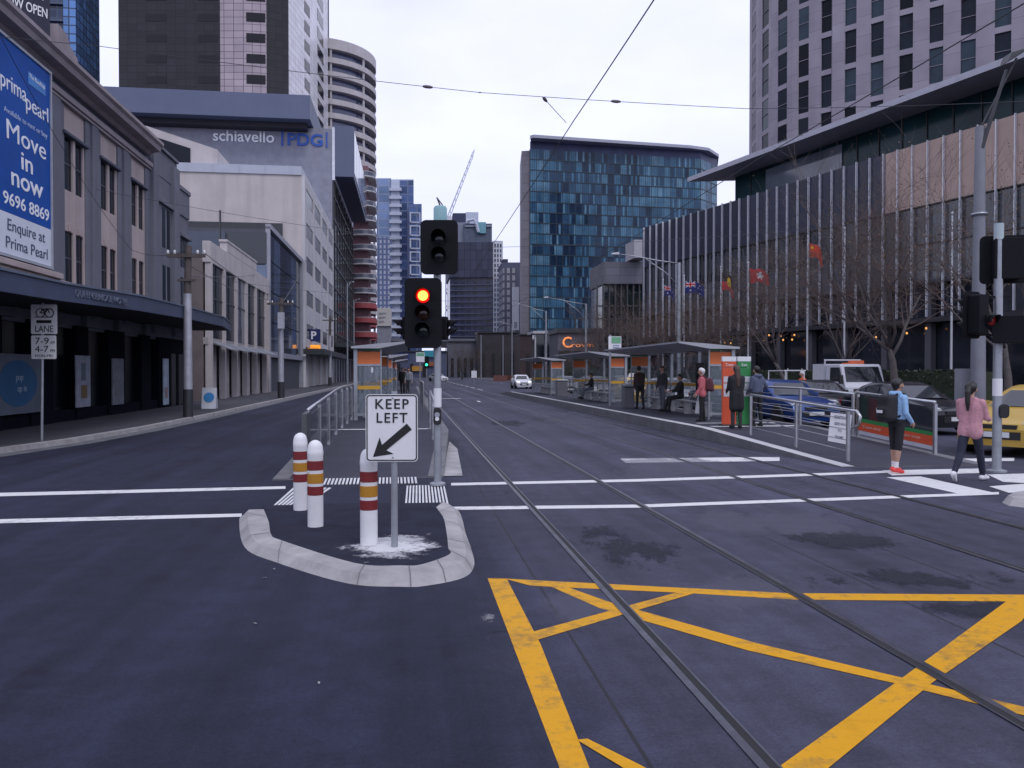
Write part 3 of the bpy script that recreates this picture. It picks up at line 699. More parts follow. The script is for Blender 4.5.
for i in range(6):
    if us[i + 1] - us[i] < 2: continue
    t.mb().box(F - .3, F - .12, us[i] + .14, us[i + 1] - .14, 3.7, 7.9).build('window', WG2[0 if i != 2 else 1], t)
    b = t.mb(); b.box(F - .12, F - .08, us[i] + .14, us[i + 1] - .14, 5.9, 6.0); b.box(F - .12, F - .08, (us[i] + us[i + 1]) / 2 - .04, (us[i] + us[i + 1]) / 2 + .04, 4.1, 7.9); b.build('mullion', DARKM, t)
    t.mb().box(F - .44, F - .36, us[i] + (us[i + 1] - us[i]) * .56, us[i + 1] - .15, .3, 3.2).build('shop_window', SHOP, t)
    b = t.mb(); b.extrude([(F - .1, us[i] + .3, 3.5), (F + 1.0, us[i] + .3, 3.05), (F + 1.0, us[i] + .3, 3.0), (F - .1, us[i] + .3, 3.4)], (0, us[i + 1] - us[i] - .7, 0)); b.build('awning', mat('awning_grey', (.2, .21, .24), .6), t)
text(t, 'AS', (-15.6, 46.77, 4.95), (1, 0, 0), (0, 0, 1), mat('pale_wall_letter', (.25, .25, .3), .6, var=0), h=1.05, width=1.6, ext=.04)

# ------------------------------------------------------------------ left: car-park building with white street face
WP = mat('white_panel_wall', (.56, .55, .57), .7, var=.12, scale=.5, dirt=.5)
t = T('parking_building', 'beige and white office block with strip windows, a glass corner and a blue parking sign', 'building', (F, 66.3, 0))
b = t.mb(); b.box(-33, F, 86.5, 119, 0, 17.2); b.box(-33, F, 86.5, 119, 17.2, 22.4); b.build('wall', mat('beige_concrete', (.51, .465, .455), .8, var=.1, scale=.3, dirt=.35), t)
b = t.mb(); b.box(-33, F - .05, 86.35, 119, 22.4, 23.3); 
for k in range(9): b.box(-33 + k * 2.6, -32.9 + k * 2.6, 86.3, 86.36, 22.4, 23.3)
b.build('balustrade', mat('pale_balustrade', (.42, .45, .52), .4, var=.05), t)
b = t.mb(); b.extrude([(-36, 88, 23.3), (-19.9, 88, 23.3), (-19.9, 88, 25.2), (-27, 88, 27.4), (-36, 88, 27.4)], (0, 6, 0)); b.build('penthouse', LB, t)
b = t.mb(); b.extrude([(-27.2, 87.9, 23.7), (-22.6, 87.9, 23.7), (-22.6, 87.9, 25.2), (-27.2, 87.9, 26.6)], (0, .2, 0)); b.build('penthouse_window', WG2[0], t)
b = t.mb(); b.box(-33, F - 2, 86.35, 86.5, 15.6, 17.3); b.build('dark_band', DARKM, t)
b = t.mb(); b.box(-33, F - 2, 86.38, 86.5, 13.2, 15.6); b.build('window', WG2[0], t)
b = t.mb()
for k in range(6): b.box(-32 + k * 3.4, -31.8 + k * 3.4, 86.28, 86.4, 13.2, 15.6)
b.build('window_frame', WSIGN, t)
# white street face
wb = t.mb(); qs = []
facade(t, wb, (F + .02, 86.5), (F + .02, 119), 4.2, 22.4, 4, 5, .72, .45, .25, .5, qs) if False else None
facade(t, wb, (F + .3, 86.6), (F + .3, 119), 4.4, 22.4, 4, 5, .78, .45, .1, .45, qs)
wb.box(F, F + .3, 86.5, 86.62, 3.4, 22.39); wb.build('street_face', WP, t)
pane_set(t, qs, [WG2[0]], 'window')
# glass corner
CG = [glass('corner_glass_a', (.035, .05, .085), .04), glass('corner_glass_b', (.10, .14, .22), .04), glass('corner_glass_c', (.02, .025, .035), .05)]
b = t.mb(); b.box(-24, F - .3, 66.3, 86.4, 0, 13.2); b.build('corner_block', mat('corner_block', (.07, .075, .095), .6), t)
for k in range(6):
    for r in range(4):
        t.mb().box(F - .3, F - .16, 66.4 + k * 3.3, 69.55 + k * 3.3, 3.4 + r * 2.5, 5.8 + r * 2.5).build('window', CG[(k * 7 + r * 3) % 3], t)
for k in range(4):
    for r in range(3): t.mb().box(-23.8 + k * 3.2, -20.8 + k * 3.2, 66.14, 66.3, 5.2 + r * 2.6, 7.7 + r * 2.6).build('window', CG[(k * 5 + r) % 3], t)
b = t.mb(); b.box(F - .4, F + .1, 66.2, 86.5, 2.95, 3.4); b.box(F - .3, F + .06, 66.2, 66.5, 0, 13.4); b.box(F - .3, F + .06, 85.9, 86.4, 0, 13.4); b.box(F - .3, F + .1, 66.2, 86.4, 13.2, 13.6); b.build('corner_frame', mat('pale_frame', (.3, .31, .36), .5), t)
b = t.mb(); b.box(F, F + 2.2, 86.5, 119, 3.6, 4.2); b.build('awning', DARKM, t)
b = t.mb()
for k in range(5): t.mb().box(F, F + .25, 87 + k * 7, 89.5 + k * 7, 0, 3.6).build('base_pier', WP, t)
p = T('parking_sign', 'blue square parking sign with a white P above a lit orange box', 'sign', (F + .6, 91, 6.5))
Y0 = 91; F0 = F; F = F - .42
b = p.mb(); b.box(F + .3, F + 1.75, Y0, Y0 + .25, 5.15, 6.5); b.build('blue_panel', mat('parking_blue', (.01, .02, .11), .5), p)
text(p, 'P', (F + 1.02, Y0 - .01, 5.42), (1, 0, 0), (0, 0, 1), WHTTXT, h=.82, bold=.03)
b = p.mb(); b.box(F + .3, F + 1.75, Y0, Y0 + .25, 3.98, 4.75); b.build('orange_box', mat('orange_lit', (.8, .3, .02), .5, var=.1, emit=(1, .36, .03), estr=.75), p)
text(p, 'Entry', (F + 1.02, Y0 - .01, 4.24), (1, 0, 0), (0, 0, 1), mat('red_lettering', (.3, .02, .02), .5, var=0), h=.3, width=1.1)
b = p.mb(); b.box(F - .05, F + .35, Y0 + .1, Y0 + .16, 6.0, 6.1); b.box(F - .05, F + .35, Y0 + .1, Y0 + .16, 4.4, 4.5); b.build('bracket', DARKM, p); F = F0

# ------------------------------------------------------------------ left: grey block with two company names
GC = mat('grey_textured_concrete', (.25, .255, .315), .85, var=.16, scale=.9, bump=.3, bscale=4)
DB = mat('slate_blue_cladding', (.10, .12, .195), .55, var=.07, scale=.2)
t = T('office_building', 'grey concrete office block with steel company letters and a slate blue roof box', 'building', (F, 125, 0))
b = t.mb(); b.box(-55, F - .4, 125, 166, 0, 38.8); b.build('wall', GC, t)
b = t.mb(); b.box(F - .4, F, 124.9, 166, 31, 39.0); b.build('white_edge', mat('white_edge', (.7, .7, .76), .6), t)
b = t.mb(); b.box(-51.5, -14.2, 121, 150, 38.9, 42.4); b.build('roof_box', DB, t)
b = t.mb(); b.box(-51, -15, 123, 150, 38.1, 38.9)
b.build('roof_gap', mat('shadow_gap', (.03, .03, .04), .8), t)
b = t.mb(); b.box(F - .1, -8.2, 125, 163, 31.6, 39.3); b.build('overhang', DB, t)
b = t.mb()
for k in range(8): b.box(-8.25, -8.12, 126 + k * 4.6, 129.9 + k * 4.6, 32.4, 38.8)
b.build('overhang_window', glass('overhang_glass', (.16, .18, .23), .05), t)
b = t.mb(); b.box(F - .35, F - .2, 125.2, 166, 4, 31.4); b.build('dark_glazing', glass('dark_glazing', (.012, .013, .018), .06), t)
b = t.mb()
for k in range(9): b.box(F - .25, F - .05, 126 + k * 5, 126.15 + k * 5, 0, 31.4)
for k in range(8): b.box(F - .25, F - .08, 125.2, 166, 4 + k * 3.5, 4.3 + k * 3.5)
b.build('mullion', DARKM, t)
b = t.mb(); b.box(F, F + 2.6, 125, 166, 5.6, 6.2); b.build('awning', DARKM, t)
text(t, 'schiavello', (-24.4, 124.95, 36.35), (1, 0, 0), (0, 0, 1), mat('steel_letters', (.62, .64, .68), .35, .3, var=0), h=1.6, width=8.9, ext=.25, bold=.012)
lb = mat('blue_letters', (.02, .09, .42), .5, var=0)
text(t, 'PDG', (-15.4, 124.95, 36.1), (1, 0, 0), (0, 0, 1), lb, h=1.75, width=5.2, ext=.25, bold=.02)
b = t.mb(); b.box(-18.9, -18.65, 124.8, 125, 35.9, 38.2); b.build('letter_bracket', lb, t); b = t.mb(); b.box(-12.3, -12.1, 124.8, 125, 35.9, 38.2); b.build('letter_bracket', lb, t)

# ------------------------------------------------------------------ left: dark and pink tower
PINK = grid('pink_grey_panels', (.40, .33, .36), (.07, .065, .08), 1.55, 1.28, .05, .3)
PALE = grid('pale_panels', (.70, .68, .72), (.25, .25, .3), 1.55, 1.28, .05, .3)
DKG = grid('dark_glass_panels', (.017, .016, .021), (.006, .006, .008), 1.55, 1.28, .06, .12, var=.25, spec=.35)
t = T('panelled_tower', 'tall office tower half dark glass, half pinkish panels with slot windows', 'tower', (-24, 152, 0))
def at(px, Y): return SY(px, Y)
A = [at(121, 150), at(222, 150), at(248, 150), at(268, 150.5), at(290, 152), at(311, 165), at(329, 184)]
segs = [(0, 1, DKG, 'dark_glass_wall'), (1, 2, PINK, 'panel_wall'), (2, 3, PINK, 'panel_wall'), (3, 4, DKG, 'dark_strip'), (4, 5, PALE, 'side_wall'), (5, 6, PALE, 'side_wall')]
TOP = 96
for i, j, m, nm in segs:
    p, q = Vector(A[i]), Vector(A[j]); e = (q - p).normalized(); n = Vector((e.y, -e.x))
    b = t.mb(); a = p - n * .0; b.prism([tuple(a), tuple(q), tuple(q - n * 6), tuple(a - n * 6)], 20, TOP + (0 if i < 4 else -2)); b.build(nm, m, t)
b = t.mb(); b.prism([(p[0], p[1] + 3) for p in A] + [at(329, 200), at(180, 215), at(140, 190)], 0, TOP - 1); b.build('core', mat('tower_core', (.04, .04, .05), .7), t)
SLOT = glass('slot_glass', (.008, .008, .012), .15, spec=.3)
def slots(p, q, f0, f1, zlist, h, out=.04):
    p, q = Vector(p), Vector(q); e = (q - p); L = e.length; e /= L; n = Vector((e.y, -e.x))
    for z in zlist:
        a = p + e * L * f0 + n * .02; c = p + e * L * f1 + n * .02
        b = t.mb(); b.obox((a.x, a.y, z), ((c - a).x, (c - a).y, 0), (n.x * out, n.y * out, 0), (0, 0, h)); b.build('window', SLOT, t)
zs = [55.5 - 3.84 * 2 + 3.84 * k for k in range(12)]
slots(A[2], A[3], .0, .95, zs, 1.7); 
slots(A[4], A[5], .74, 1.0, [z - .6 for z in zs], 2.2); slots(A[5], A[6], .05, .18, [], 1.9); slots(A[5], A[6], .4, .72, [z - 5 + 3.84 * 0 for z in zs], 2.4)
slots(A[0], A[1], .27, .47, zs[:9], 1.4); slots(A[0], A[1], .78, .98, zs[:9], 1.4)

# ------------------------------------------------------------------ left: round balcony tower
t = T('round_tower', 'round pale apartment tower ringed by curved balcony bands', 'tower', (*SY(322, 198), 0))
cx, cy = t.off[0], t.off[1]; RAD = 13.4
b = t.mb(); b.lathe((cx, cy, 0), [(RAD - 1.5, 0), (RAD - 1.5, 77)], 48); b.build('glazing', glass('round_tower_glass', (.09, .10, .19), .1, scale=.5), t, smooth=True)
PCON = mat('pale_tower_concrete', (.48, .45, .46), .8, var=.1, scale=.5, dirt=.2)
REDB = mat('red_band', (.33, .07, .08), .7, var=.15)
for k in range(24):
    z = 3.2 + k * 3.18; h = 1.25 if k < 23 else 2.4
    t.mb().lathe((cx, cy, z), [(RAD - 1.6, 0), (RAD, 0), (RAD, h), (RAD - .25, h), (RAD - .25, .3), (RAD - 1.6, .3)], 56).build('balcony_band', REDB if k in (2, 3) else PCON, t, smooth=True)
for k in range(9):
    a = k * 2 * math.pi / 9 + .1
    x, y = cx + (RAD - .5) * math.cos(a), cy + (RAD - .5) * math.sin(a)
    t.mb().tube((x, y, 0), (x, y, 77), .3, n=6).build('column', PCON, t)
t = T('balcony_block', 'reddish apartment block with white rimmed balconies below the round tower', 'building', (*SY(365, 176), 0))
x0, y0 = SY(352, 172); x1, _ = SY(376, 172)
b = t.mb(); b.box(x0 - 6, x1 - 1.6, y0, y0 + 12, 0, 46); b.build('wall', mat('red_brown_wall', (.2, .11, .13), .8, var=.2), t)
for k in range(14):
    z = 3 + k * 3.1; b = t.mb(); pts = [(x0, y0)] + [(x0 + (x1 - x0) * f, y0 - 2.0 * math.sin(math.pi * f) ** .6) for f in [i / 10 for i in range(1, 10)]] + [(x1, y0), (x1, y0 + 8), (x0, y0 + 8)]
    b.prism(pts, z, z + .25); sl_ = b.build('balcony', REDB if k in (2, 3, 4) else WP, t)
    b = t.mb()
    for (p, q) in zip(pts[:11], pts[1:12]): b.face([(*p, z + .25), (*q, z + .25), (*q, z + 1.1), (*p, z + 1.1)]); b.face([(*p, z + 1.05), (*q, z + 1.05), (*q, z + 1.18), (*p, z + 1.18)], 1)
    b.build('balustrade', [REDB if k in (2, 3, 4) else mat('balustrade_glass', (.12, .13, .17), .1), WP], sl_)
# ------------------------------------------------------------------ far left: blue glass tower corner
t = T('blue_glass_tower', 'blue glass apartment tower behind the old corner building at far left', 'tower', (*SY(70, 150), 0))
x0, y0 = SY(-50, 150); x1, _ = SY(62, 150)
b = t.mb(); b.box(x0, x1, y0, y0 + 3, 0, 85); b.build('curtain_wall', grid('blue_curtain_dark', (.02, .035, .075), (.06, .09, .15), 3.2, 1.6, .1, .1, var=.5), t)
b = t.mb(); b.box(x1, x1 + 2.2, y0 - .8, y0 + 11, 0, 85); b.build('corner_glazing', grid('blue_curtain_light', (.10, .22, .48), (.03, .05, .1), 1.6, 1.6, .12, .08, var=.4), t)
for k in range(20): t.mb().box(x0, x1, y0 - .55, y0, 20 + k * 3.2, 20.35 + k * 3.2).build('balcony_slab', mat('slab_blue_grey', (.08, .10, .16), .6), t)
# ------------------------------------------------------------------ far towers at the end of the street
def frontbox(t, px0, px1, Y, ztop, dep, m, name='wall', z0=0, dy=0):
    (x0, u0), (x1, u1) = SY(px0, Y), SY(px1, Y)
    b = t.mb(); b.prism([(x0, u0 + dy), (x1, u1 + dy), (x1, u1 + dep), (x0, u0 + dep)], z0, ztop); return b.build(name, m, t)
def slabs(t, px0, px1, Y, z0, z1, n, m, out=.6, h=.4, name='floor_slab'):
    (x0, u0), (x1, u1) = SY(px0, Y), SY(px1, Y)
    for k in range(n):
        z = z0 + (z1 - z0) * k / n; b = t.mb(); b.prism([(x0, u0 - out), (x1, u1 - out), (x1, u1 + .1), (x0, u0 + .1)], z, z + h); b.build(name, m, t)
Y7 = 300
t = T('blue_apartment_tower', 'tall blue glass apartment tower with white slab edges left of the traffic light', 'tower', (*SY(400, Y7), 0))
BL1 = grid('sky_blue_curtain', (.20, .28, .46), (.32, .36, .46), 3.4, 3.1, .2, .15, var=.3)
BL2 = grid('deep_blue_curtain', (.09, .14, .29), (.17, .21, .33), 2.6, 3.1, .25, .15, var=.4)
WSL = mat('pale_slab', (.5, .54, .64), .7, var=.1)
frontbox(t, 377, 391.5, Y7, zz(179, Y7), 20, BL1, 'curtain_wall'); frontbox(t, 391.5, 400, Y7, zz(183, Y7), 20, WSL, 'wall'); frontbox(t, 400, 414, Y7, zz(181, Y7), 20, BL2, 'curtain_wall')
slabs(t, 390, 402, Y7, 6, zz(184, Y7), 22, WSL, 1.2, 1.1); frontbox(t, 384, 414, Y7 + 4, zz(177.5, Y7), 12, WSL, 'roof_parapet', z0=70)
frontbox(t, 377, 392, Y7 - 1, zz(238, Y7), 3, grid('pale_grid_facade', (.42, .45, .55), (.12, .16, .3), 1.3, 1.9, .35, .5), 'lower_wall')
frontbox(t, 409, 422, Y7 - 8, zz(209, Y7), 20, BL2, 'side_wing')
for k in range(9):
    z = zz(214 + k * 13, Y7 - 8); (x0, u0), (x1, _) = SY(410, Y7 - 8), SY(421, Y7 - 8)
    b = t.mb(); b.box(x0, x1, u0 - .5, u0 + .1, z - 3.4, z - 3.0); b.box(x0, x1, u0 - .5, u0 + .1, z, z + .4); b.box(x0, x0 + .5, u0 - .5, u0 + .1, z - 3.4, z); b.box(x1 - .5, x1, u0 - .5, u0 + .1, z - 3.4, z); b.build('window_frame', WSL, t)
t = T('hoarding_block', 'cream low block with a printed panel under the blue apartment tower', 'building', (*SY(383, 250), 0))
frontbox(t, 377, 391, 250, zz(308, 250), 12, mat('cream_panel', (.55, .53, .5), .7, var=.1), 'panel', z0=zz(326, 250)); frontbox(t, 377, 391, 250.5, zz(326, 250), 12, mat('grey_podium', (.26, .27, .32), .8, var=.15), 'wall')
b = t.mb(); (x0, u0) = SY(379, 249.8); 
for k in range(3): b.box(x0, x0 + 2.6 - k * .5, u0 - .1, u0, zz(314 + k * 4, 250), zz(312.6 + k * 4, 250))
b.build('printed_lines', mat('printed_grey', (.3, .3, .32), .7), t)
Y8 = 350
t = T('construction_tower', 'dark blue tower under construction wrapped in grey netting, crane above', 'tower', (*SY(472, Y8), 0))
frontbox(t, 450, 492.5, Y8, zz(276, Y8), 25, grid('unfinished_glass', (.016, .022, .065), (.045, .06, .13), 2.4, 3.2, .3, .2, var=.5), 'curtain_wall')
frontbox(t, 449, 493, Y8 - 1.5, zz(243, Y8), 27, grid('scaffold_net', (.06, .065, .11), (.03, .035, .06), 2.2, 4.2, .12, .8, var=.2), 'scaffold_net', z0=zz(278, Y8))
slabs(t, 450, 492, Y8, 12, zz(280, Y8), 12, mat('slab_slate', (.09, .1, .17), .7), .8, .5)
frontbox(t, 457, 470, Y8 + 2, zz(222, Y8), 20, mat('core_grey', (.24, .26, .33), .7, var=.2), 'upper_core', z0=zz(244, Y8)); frontbox(t, 464, 492, Y8, zz(224, Y8), 22, mat('net_slate', (.10, .12, .17), .7, var=.3), 'upper_net', z0=zz(244, Y8))
frontbox(t, 478, 486, Y8 - 1, zz(223, Y8), 3, mat('teal_mesh', (.16, .36, .42), .6), 'mesh_screen', z0=zz(234, Y8)); frontbox(t, 453, 466, Y8 + 8, zz(210, Y8), 10, mat('plant_navy', (.03, .035, .08), .6), 'plant_box', z0=zz(222, Y8)); frontbox(t, 466, 478.5, Y8 + 8, zz(209, Y8), 10, WSL, 'lift_box', z0=zz(222, Y8))
b = t.mb(); q = [(*SY(467, Y8 - 1.2), zz(222, Y8)), (*SY(474, Y8 - 1.2), zz(220.5, Y8)), (*SY(477, Y8 - 1.2), zz(226, Y8)), (*SY(478.5, Y8 - 1.2), zz(233, Y8))]; b.path(q, .7, 6); b.build('hoist_arm', WSL, t)
for px0, px1, py0, py1 in ((465, 476, 226, 231), (486, 491, 226, 232)):
    frontbox(t, px0, px1, Y8 - .6, zz(py0, Y8), 2, mat('window_pale_grey', (.3, .33, .4), .4), 'opening', z0=zz(py0 + 1.4, Y8))
t = T('lattice_tower', 'slim white lattice stair tower beside the dark construction tower', 'tower', (*SY(498, Y8), 0))
(x0, u0), (x1, _) = SY(493, Y8), SY(503, Y8)
WLAT = mat('lattice_white', (.6, .62, .68), .7, var=.1)
for k in range(24):
    z = 6 + k * 2.15; t.mb().box(x0, x1, u0, u0 + .5, z, z + .7).build('floor_band', WLAT, t)
for k in range(4): x = x0 + (x1 - x0 - .6) * k / 3; t.mb().box(x, x + .6, u0 - .1, u0 + .5, 0, zz(244, Y8)).build('column', WLAT, t)
t.mb().box(x0, x1, u0, u0 + 6, zz(244, Y8), zz(241, Y8)).build('cap', WLAT, t)
frontbox(t, 493.5, 502.5, Y8 + 6, zz(244, Y8), 5, mat('stair_core', (.10, .11, .16), .7), 'core')
t = T('pale_apartment_block', 'pale windowed block with a dark flat roof left of the big glass hotel', 'building', (*SY(511, 330), 0))
frontbox(t, 503, 516, 330, zz(268, 330), 15, grid('pale_windowed', (.40, .40, .44), (.10, .11, .16), 1.9, 3.0, .45, .6), 'wall'); frontbox(t, 502.5, 521, 332, zz(262, 330), 15, mat('dark_roof', (.11, .12, .18), .6), 'roof', z0=zz(268, 330)); frontbox(t, 503, 508, 334, zz(258, 330), 6, mat('plant_dark', (.05, .055, .08), .6), 'plant_box', z0=zz(262, 330))
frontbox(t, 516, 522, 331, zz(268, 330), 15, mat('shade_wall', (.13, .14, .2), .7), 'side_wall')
t = T('white_slab_sign', 'plain white vertical banner board beside the glass hotel', 'banner', (*SY(515.5, 300), 10))
frontbox(t, 512.5, 519, 300, zz(287, 300), 1, mat('banner_white', (.72, .74, .8), .6), 'board', z0=zz(330, 300)); frontbox(t, 514, 517, 299.9, zz(322, 300), .3, mat('banner_print', (.35, .36, .42), .6), 'print', z0=zz(328, 300))
# crane
t = T('tower_crane', 'pale luffing tower crane with a raised jib over the construction tower', 'crane', (*SY(448, 380), 0))
YC = 380
def C3(px, py, Y=YC): return (*SY(px, Y), zz(py, Y))
b = t.mb(); m0, m1 = C3(448, 330), C3(448, 222)
for dx in (-1, 1):
    for dy in (-1, 1): b.tube((m0[0] + dx, m0[1] + dy, 0), (m1[0] + dx, m1[1] + dy, m1[2]), .22, n=4)
for k in range(18):
    z = 4 + k * 4; s = 1 if k % 2 else -1
    b.tube((m0[0] - s, m0[1] - 1, z), (m0[0] + s, m0[1] - 1, z + 4), .14, n=4); b.tube((m0[0] - s, m0[1] + 1, z), (m0[0] + s, m0[1] + 1, z + 4), .14, n=4)
b.build('mast', mat('crane_white', (.55, .57, .62), .5), t)
b = t.mb(); j0, j1 = Vector(C3(447, 221)), Vector(C3(475, 150))
e = (j1 - j0); 
for off in ((-.7, 0, -.4), (.7, 0, -.4), (0, 0, .9)):
    o_ = Vector(off); b.tube(j0 + o_, j0 + e * .9 + o_ * .5, .22, .14, n=4); b.tube(j0 + e * .9 + o_ * .5, j1, .14, .08, n=4)
for k in range(22):
    a = j0 + e * (k / 22) * .95; c = j0 + e * ((k + 1) / 22) * .95; s = (-.7 if k % 2 else .7); b.tube(a + Vector((s, 0, -.4)), c + Vector((0, 0, .9)), .1, n=4); b.tube(a + Vector((0, 0, .9)), c + Vector((s, 0, -.4)), .1, n=4)
b.build('jib', MATS['crane_white'], t)
b = t.mb(); a = Vector(C3(441, 214)); b.tube(C3(448, 222), C3(441, 213), .5, n=5); b.obox(a - Vector((1.5, 1, 2.5)), (3, 0, 0), (0, 2, 0), (0, 0, 2.5)); b.build('counterweight', DARKM, t)
b = t.mb(); b.box(m1[0] - 1.6, m1[0] + 1.6, m1[1] - 1.6, m1[1] + 1.6, m1[2] - 1, m1[2] + 2.4); b.build('cab', MATS['crane_white'], t)
t = T('water_tank', 'round teal green tank on a roof behind the upper traffic lantern', 'tank', (*SY(440.5, 345), 0))
b = t.mb(); c = C3(440.5, 222, 345); b.lathe((c[0], c[1], 0), [(2.9, zz(226, 345)), (2.9, zz(209, 345)), (2.4, zz(207, 345))], 20); b.build('drum', mat('tank_teal', (.24, .42, .45), .6, var=.1), t, smooth=True)
b = t.mb(); b.tube(C3(441, 208, 345), C3(437, 198, 345), .4, .3, n=5); b.tube(C3(437, 198, 345), C3(443, 206, 345), .25, n=5); b.build('davit', DARKM, t)
# low far end of the street: rail viaduct, dark sheds, coloured shops
t = T('rail_viaduct', 'long low rail viaduct crossing the far end of the street', 'bridge', (*SY(470, 250), 0))
(x0, u0), (x1, u1) = SY(360, 250), SY(620, 250)
b = t.mb(); b.box(x0, x1, u0, u0 + 8, 9.6, 11.4); b.build('deck', mat('viaduct_dark', (.045, .045, .06), .8, var=.2), t)
b = t.mb(); b.box(x0, x1, u0 - .2, u0, 11.4, 12.3); b.build('parapet', mat('viaduct_grey', (.15, .16, .2), .7), t)
for k in range(9):
    t.mb().box(x0 + 4 + k * 9.5, x0 + 6 + k * 9.5, u0 + 2, u0 + 5, 0, 9.6).build('pier', MATS['viaduct_dark'], t)
BRN = mat('brown_grey_shed', (.05, .044, .05), .85, var=.2, scale=.3)
for (px0, px1, Y, py, m, lab, dep) in ((478, 520, 235, 333, BRN, 'low brown grey shed at the far end of the tram road', 10), (520, 585, 215, 335, mat('plum_brown_shed', (.06, .042, .045), .85, var=.2, scale=.3), 'long plum brown shed in front of the glass hotel', 10), (448, 476, 242, 342, mat('slate_shed', (.14, .145, .18), .8, var=.2), 'pale slate shed right of the traffic light pole', 8),
                                      (392, 447, 240, 352, mat('shop_blue_grey', (.10, .12, .2), .7, var=.2), 'low shop row with coloured signs at the far end left of the pole', 8)):
    t = T('shed' if 'shed' in lab else 'shop_row', lab, 'building', (*SY((px0 + px1) / 2, Y), 0))
    frontbox(t, px0, px1, Y, zz(py, Y), dep, m); frontbox(t, px0 - .3, px1 + .3, Y - .4, zz(py - 1.2, Y), dep + 1, DARKM, 'roof', z0=zz(py, Y))
    b = t.mb()
    for k in range(4):
        a = px0 + (px1 - px0) * (.1 + k * .23); (xa, ua), (xc, _) = SY(a, Y), SY(a + (px1 - px0) * .12, Y); b.box(xa, xc, ua - .12, ua - .02, 0.2, zz(py, Y) * .55)
    b.build('opening', mat('opening_dark', (.01, .01, .014), .5), t)
    if 'shop' in lab:
        for (a, c, y0_, y1_, m_) in ((424, 436, 350.5, 357, mat('sign_teal', (.05, .35, .45), .6)), (412, 422, 366, 371, mat('sign_amber', (.6, .3, .05), .6)), (398, 409, 354, 359, mat('sign_deep_blue', (.02, .06, .25), .6)), (426, 440, 362, 366, mat('sign_rust', (.35, .12, .05), .6))):
            frontbox(t, a, c, Y - .6, zz(y0_, Y), .4, m_, 'shop_sign', z0=zz(y1_, Y))

# ------------------------------------------------------------------ right: big blue-green glass hotel
t = T('glass_hotel', 'wide blue green glass hotel slab with a thin overhanging roof and a grey side wall', 'hotel', (*SY(620, 262), 0))
HA, HB = Vector(SY(530, 260)), Vector(SY(700, 272)); HC = Vector(SY(716, 281))
HG = [glass('hotel_glass_%d' % i, c, .12, .02, spec=.3) for i, c in enumerate([(.020, .05, .10), (.03, .08, .145), (.05, .135, .22), (.075, .175, .265), (.11, .22, .31), (.012, .03, .065)])]
HF = mat('hotel_mullion', (.022, .04, .055), .4, .3)
ROWS = 21; z0h, z1h = 2.0, zz(150, 260)
rng = random.Random(3)
def curtain(p, q, cols, wts, seed):
    rg = random.Random(seed)
    e = (q - p); L = e.length; e = e / L; n = Vector((e.y, -e.x)); b = t.mb(); f = t.mb(); cw = L / cols; rh = (z1h - z0h) / ROWS
    cuts = [0, .34, .68, 1.0]
    for r in range(ROWS):
        for c in range(cols):
            k = rg.choices(range(6), wts(c / cols, r))[0]; z = z0h + r * rh; hi = rg.randrange(3)
            for s_ in range(3):
                k2 = rg.choice((3, 3, 4, 2, 2)) if s_ == hi and rg.random() < .62 else k
                o = p + e * (c * cw + cw * cuts[s_] + .05); w_ = cw * (cuts[s_ + 1] - cuts[s_]) - .08
                b.face([(o.x, o.y, z + .25), (o.x + e.x * w_, o.y + e.y * w_, z + .25), (o.x + e.x * w_, o.y + e.y * w_, z + rh), (o.x, o.y, z + rh)], k2)
        z = z0h + r * rh; f.obox((p.x - n.x * .1, p.y - n.y * .1, z), (e.x * L, e.y * L, 0), (n.x * .22, n.y * .22, 0), (0, 0, .3))
    for c in range(cols + 1):
        o = p + e * (c * cw - .1); f.obox((o.x - n.x * .1, o.y - n.y * .1, z0h), (e.x * .2, e.y * .2, 0), (n.x * .16, n.y * .16, 0), (0, 0, z1h - z0h))
    b.build('curtain_wall', HG, t); f.build('mullion', HF, t)
    g = t.mb(); g.obox((p.x - n.x * .9, p.y - n.y * .9, 0), (e.x * L, e.y * L, 0), (n.x * .6, n.y * .6, 0), (0, 0, z1h)); g.build('inner_wall', mat('hotel_inner', (.01, .014, .02), .7), t)
def wts(f, r):
    if f < .1: return [2, 3, 6, 6, 4, 0]
    if f < .62: return [6, 5, 2.4, 1.0, .15, 6]
    return [2, 5, 6, 2.5, .3, 1]
curtain(HA, HB, 27, wts, 1); curtain(HB, HC, 3, lambda f, r: [1, 3, 5, 5, 3, 0], 2)
b = t.mb(); d = HB - HA; L0 = Vector(SY(521.5, 261)); b.prism([tuple(L0), tuple(HA + Vector((.3, .3))), (HA.x + 2, HA.y + 18), (L0.x + 2, L0.y + 18)], 0, zz(152, 261)); b.build('side_wall', grid('hotel_side_panels', (.20, .19, .22), (.12, .12, .15), 3, 3, .08, .7), t)
R0 = [Vector(SY(530, 257)), Vector(SY(534, 256)), Vector(SY(690, 268)), Vector(SY(708, 271)), Vector(SY(718, 279)), Vector(SY(716, 300)), Vector(SY(540, 300))]
b = t.mb(); b.prism([tuple(p) for p in R0], zz(140.5, 258), zz(137.5, 258)); b.build('roof', mat('roof_edge_pale', (.34, .35, .42), .6), t)
b = t.mb(); b.prism([tuple(HA), tuple(HB), tuple(HC), tuple(HC + Vector((0, 15))), tuple(HA + Vector((3, 15)))], z1h, zz(140.5, 258)); b.build('attic', glass('attic_glass', (.04, .05, .12), .4, spec=.3), t)
t = T('podium_block', 'grey windowless block in front of the hotel, green glass below it', 'building', (*SY(620, 125), 0))
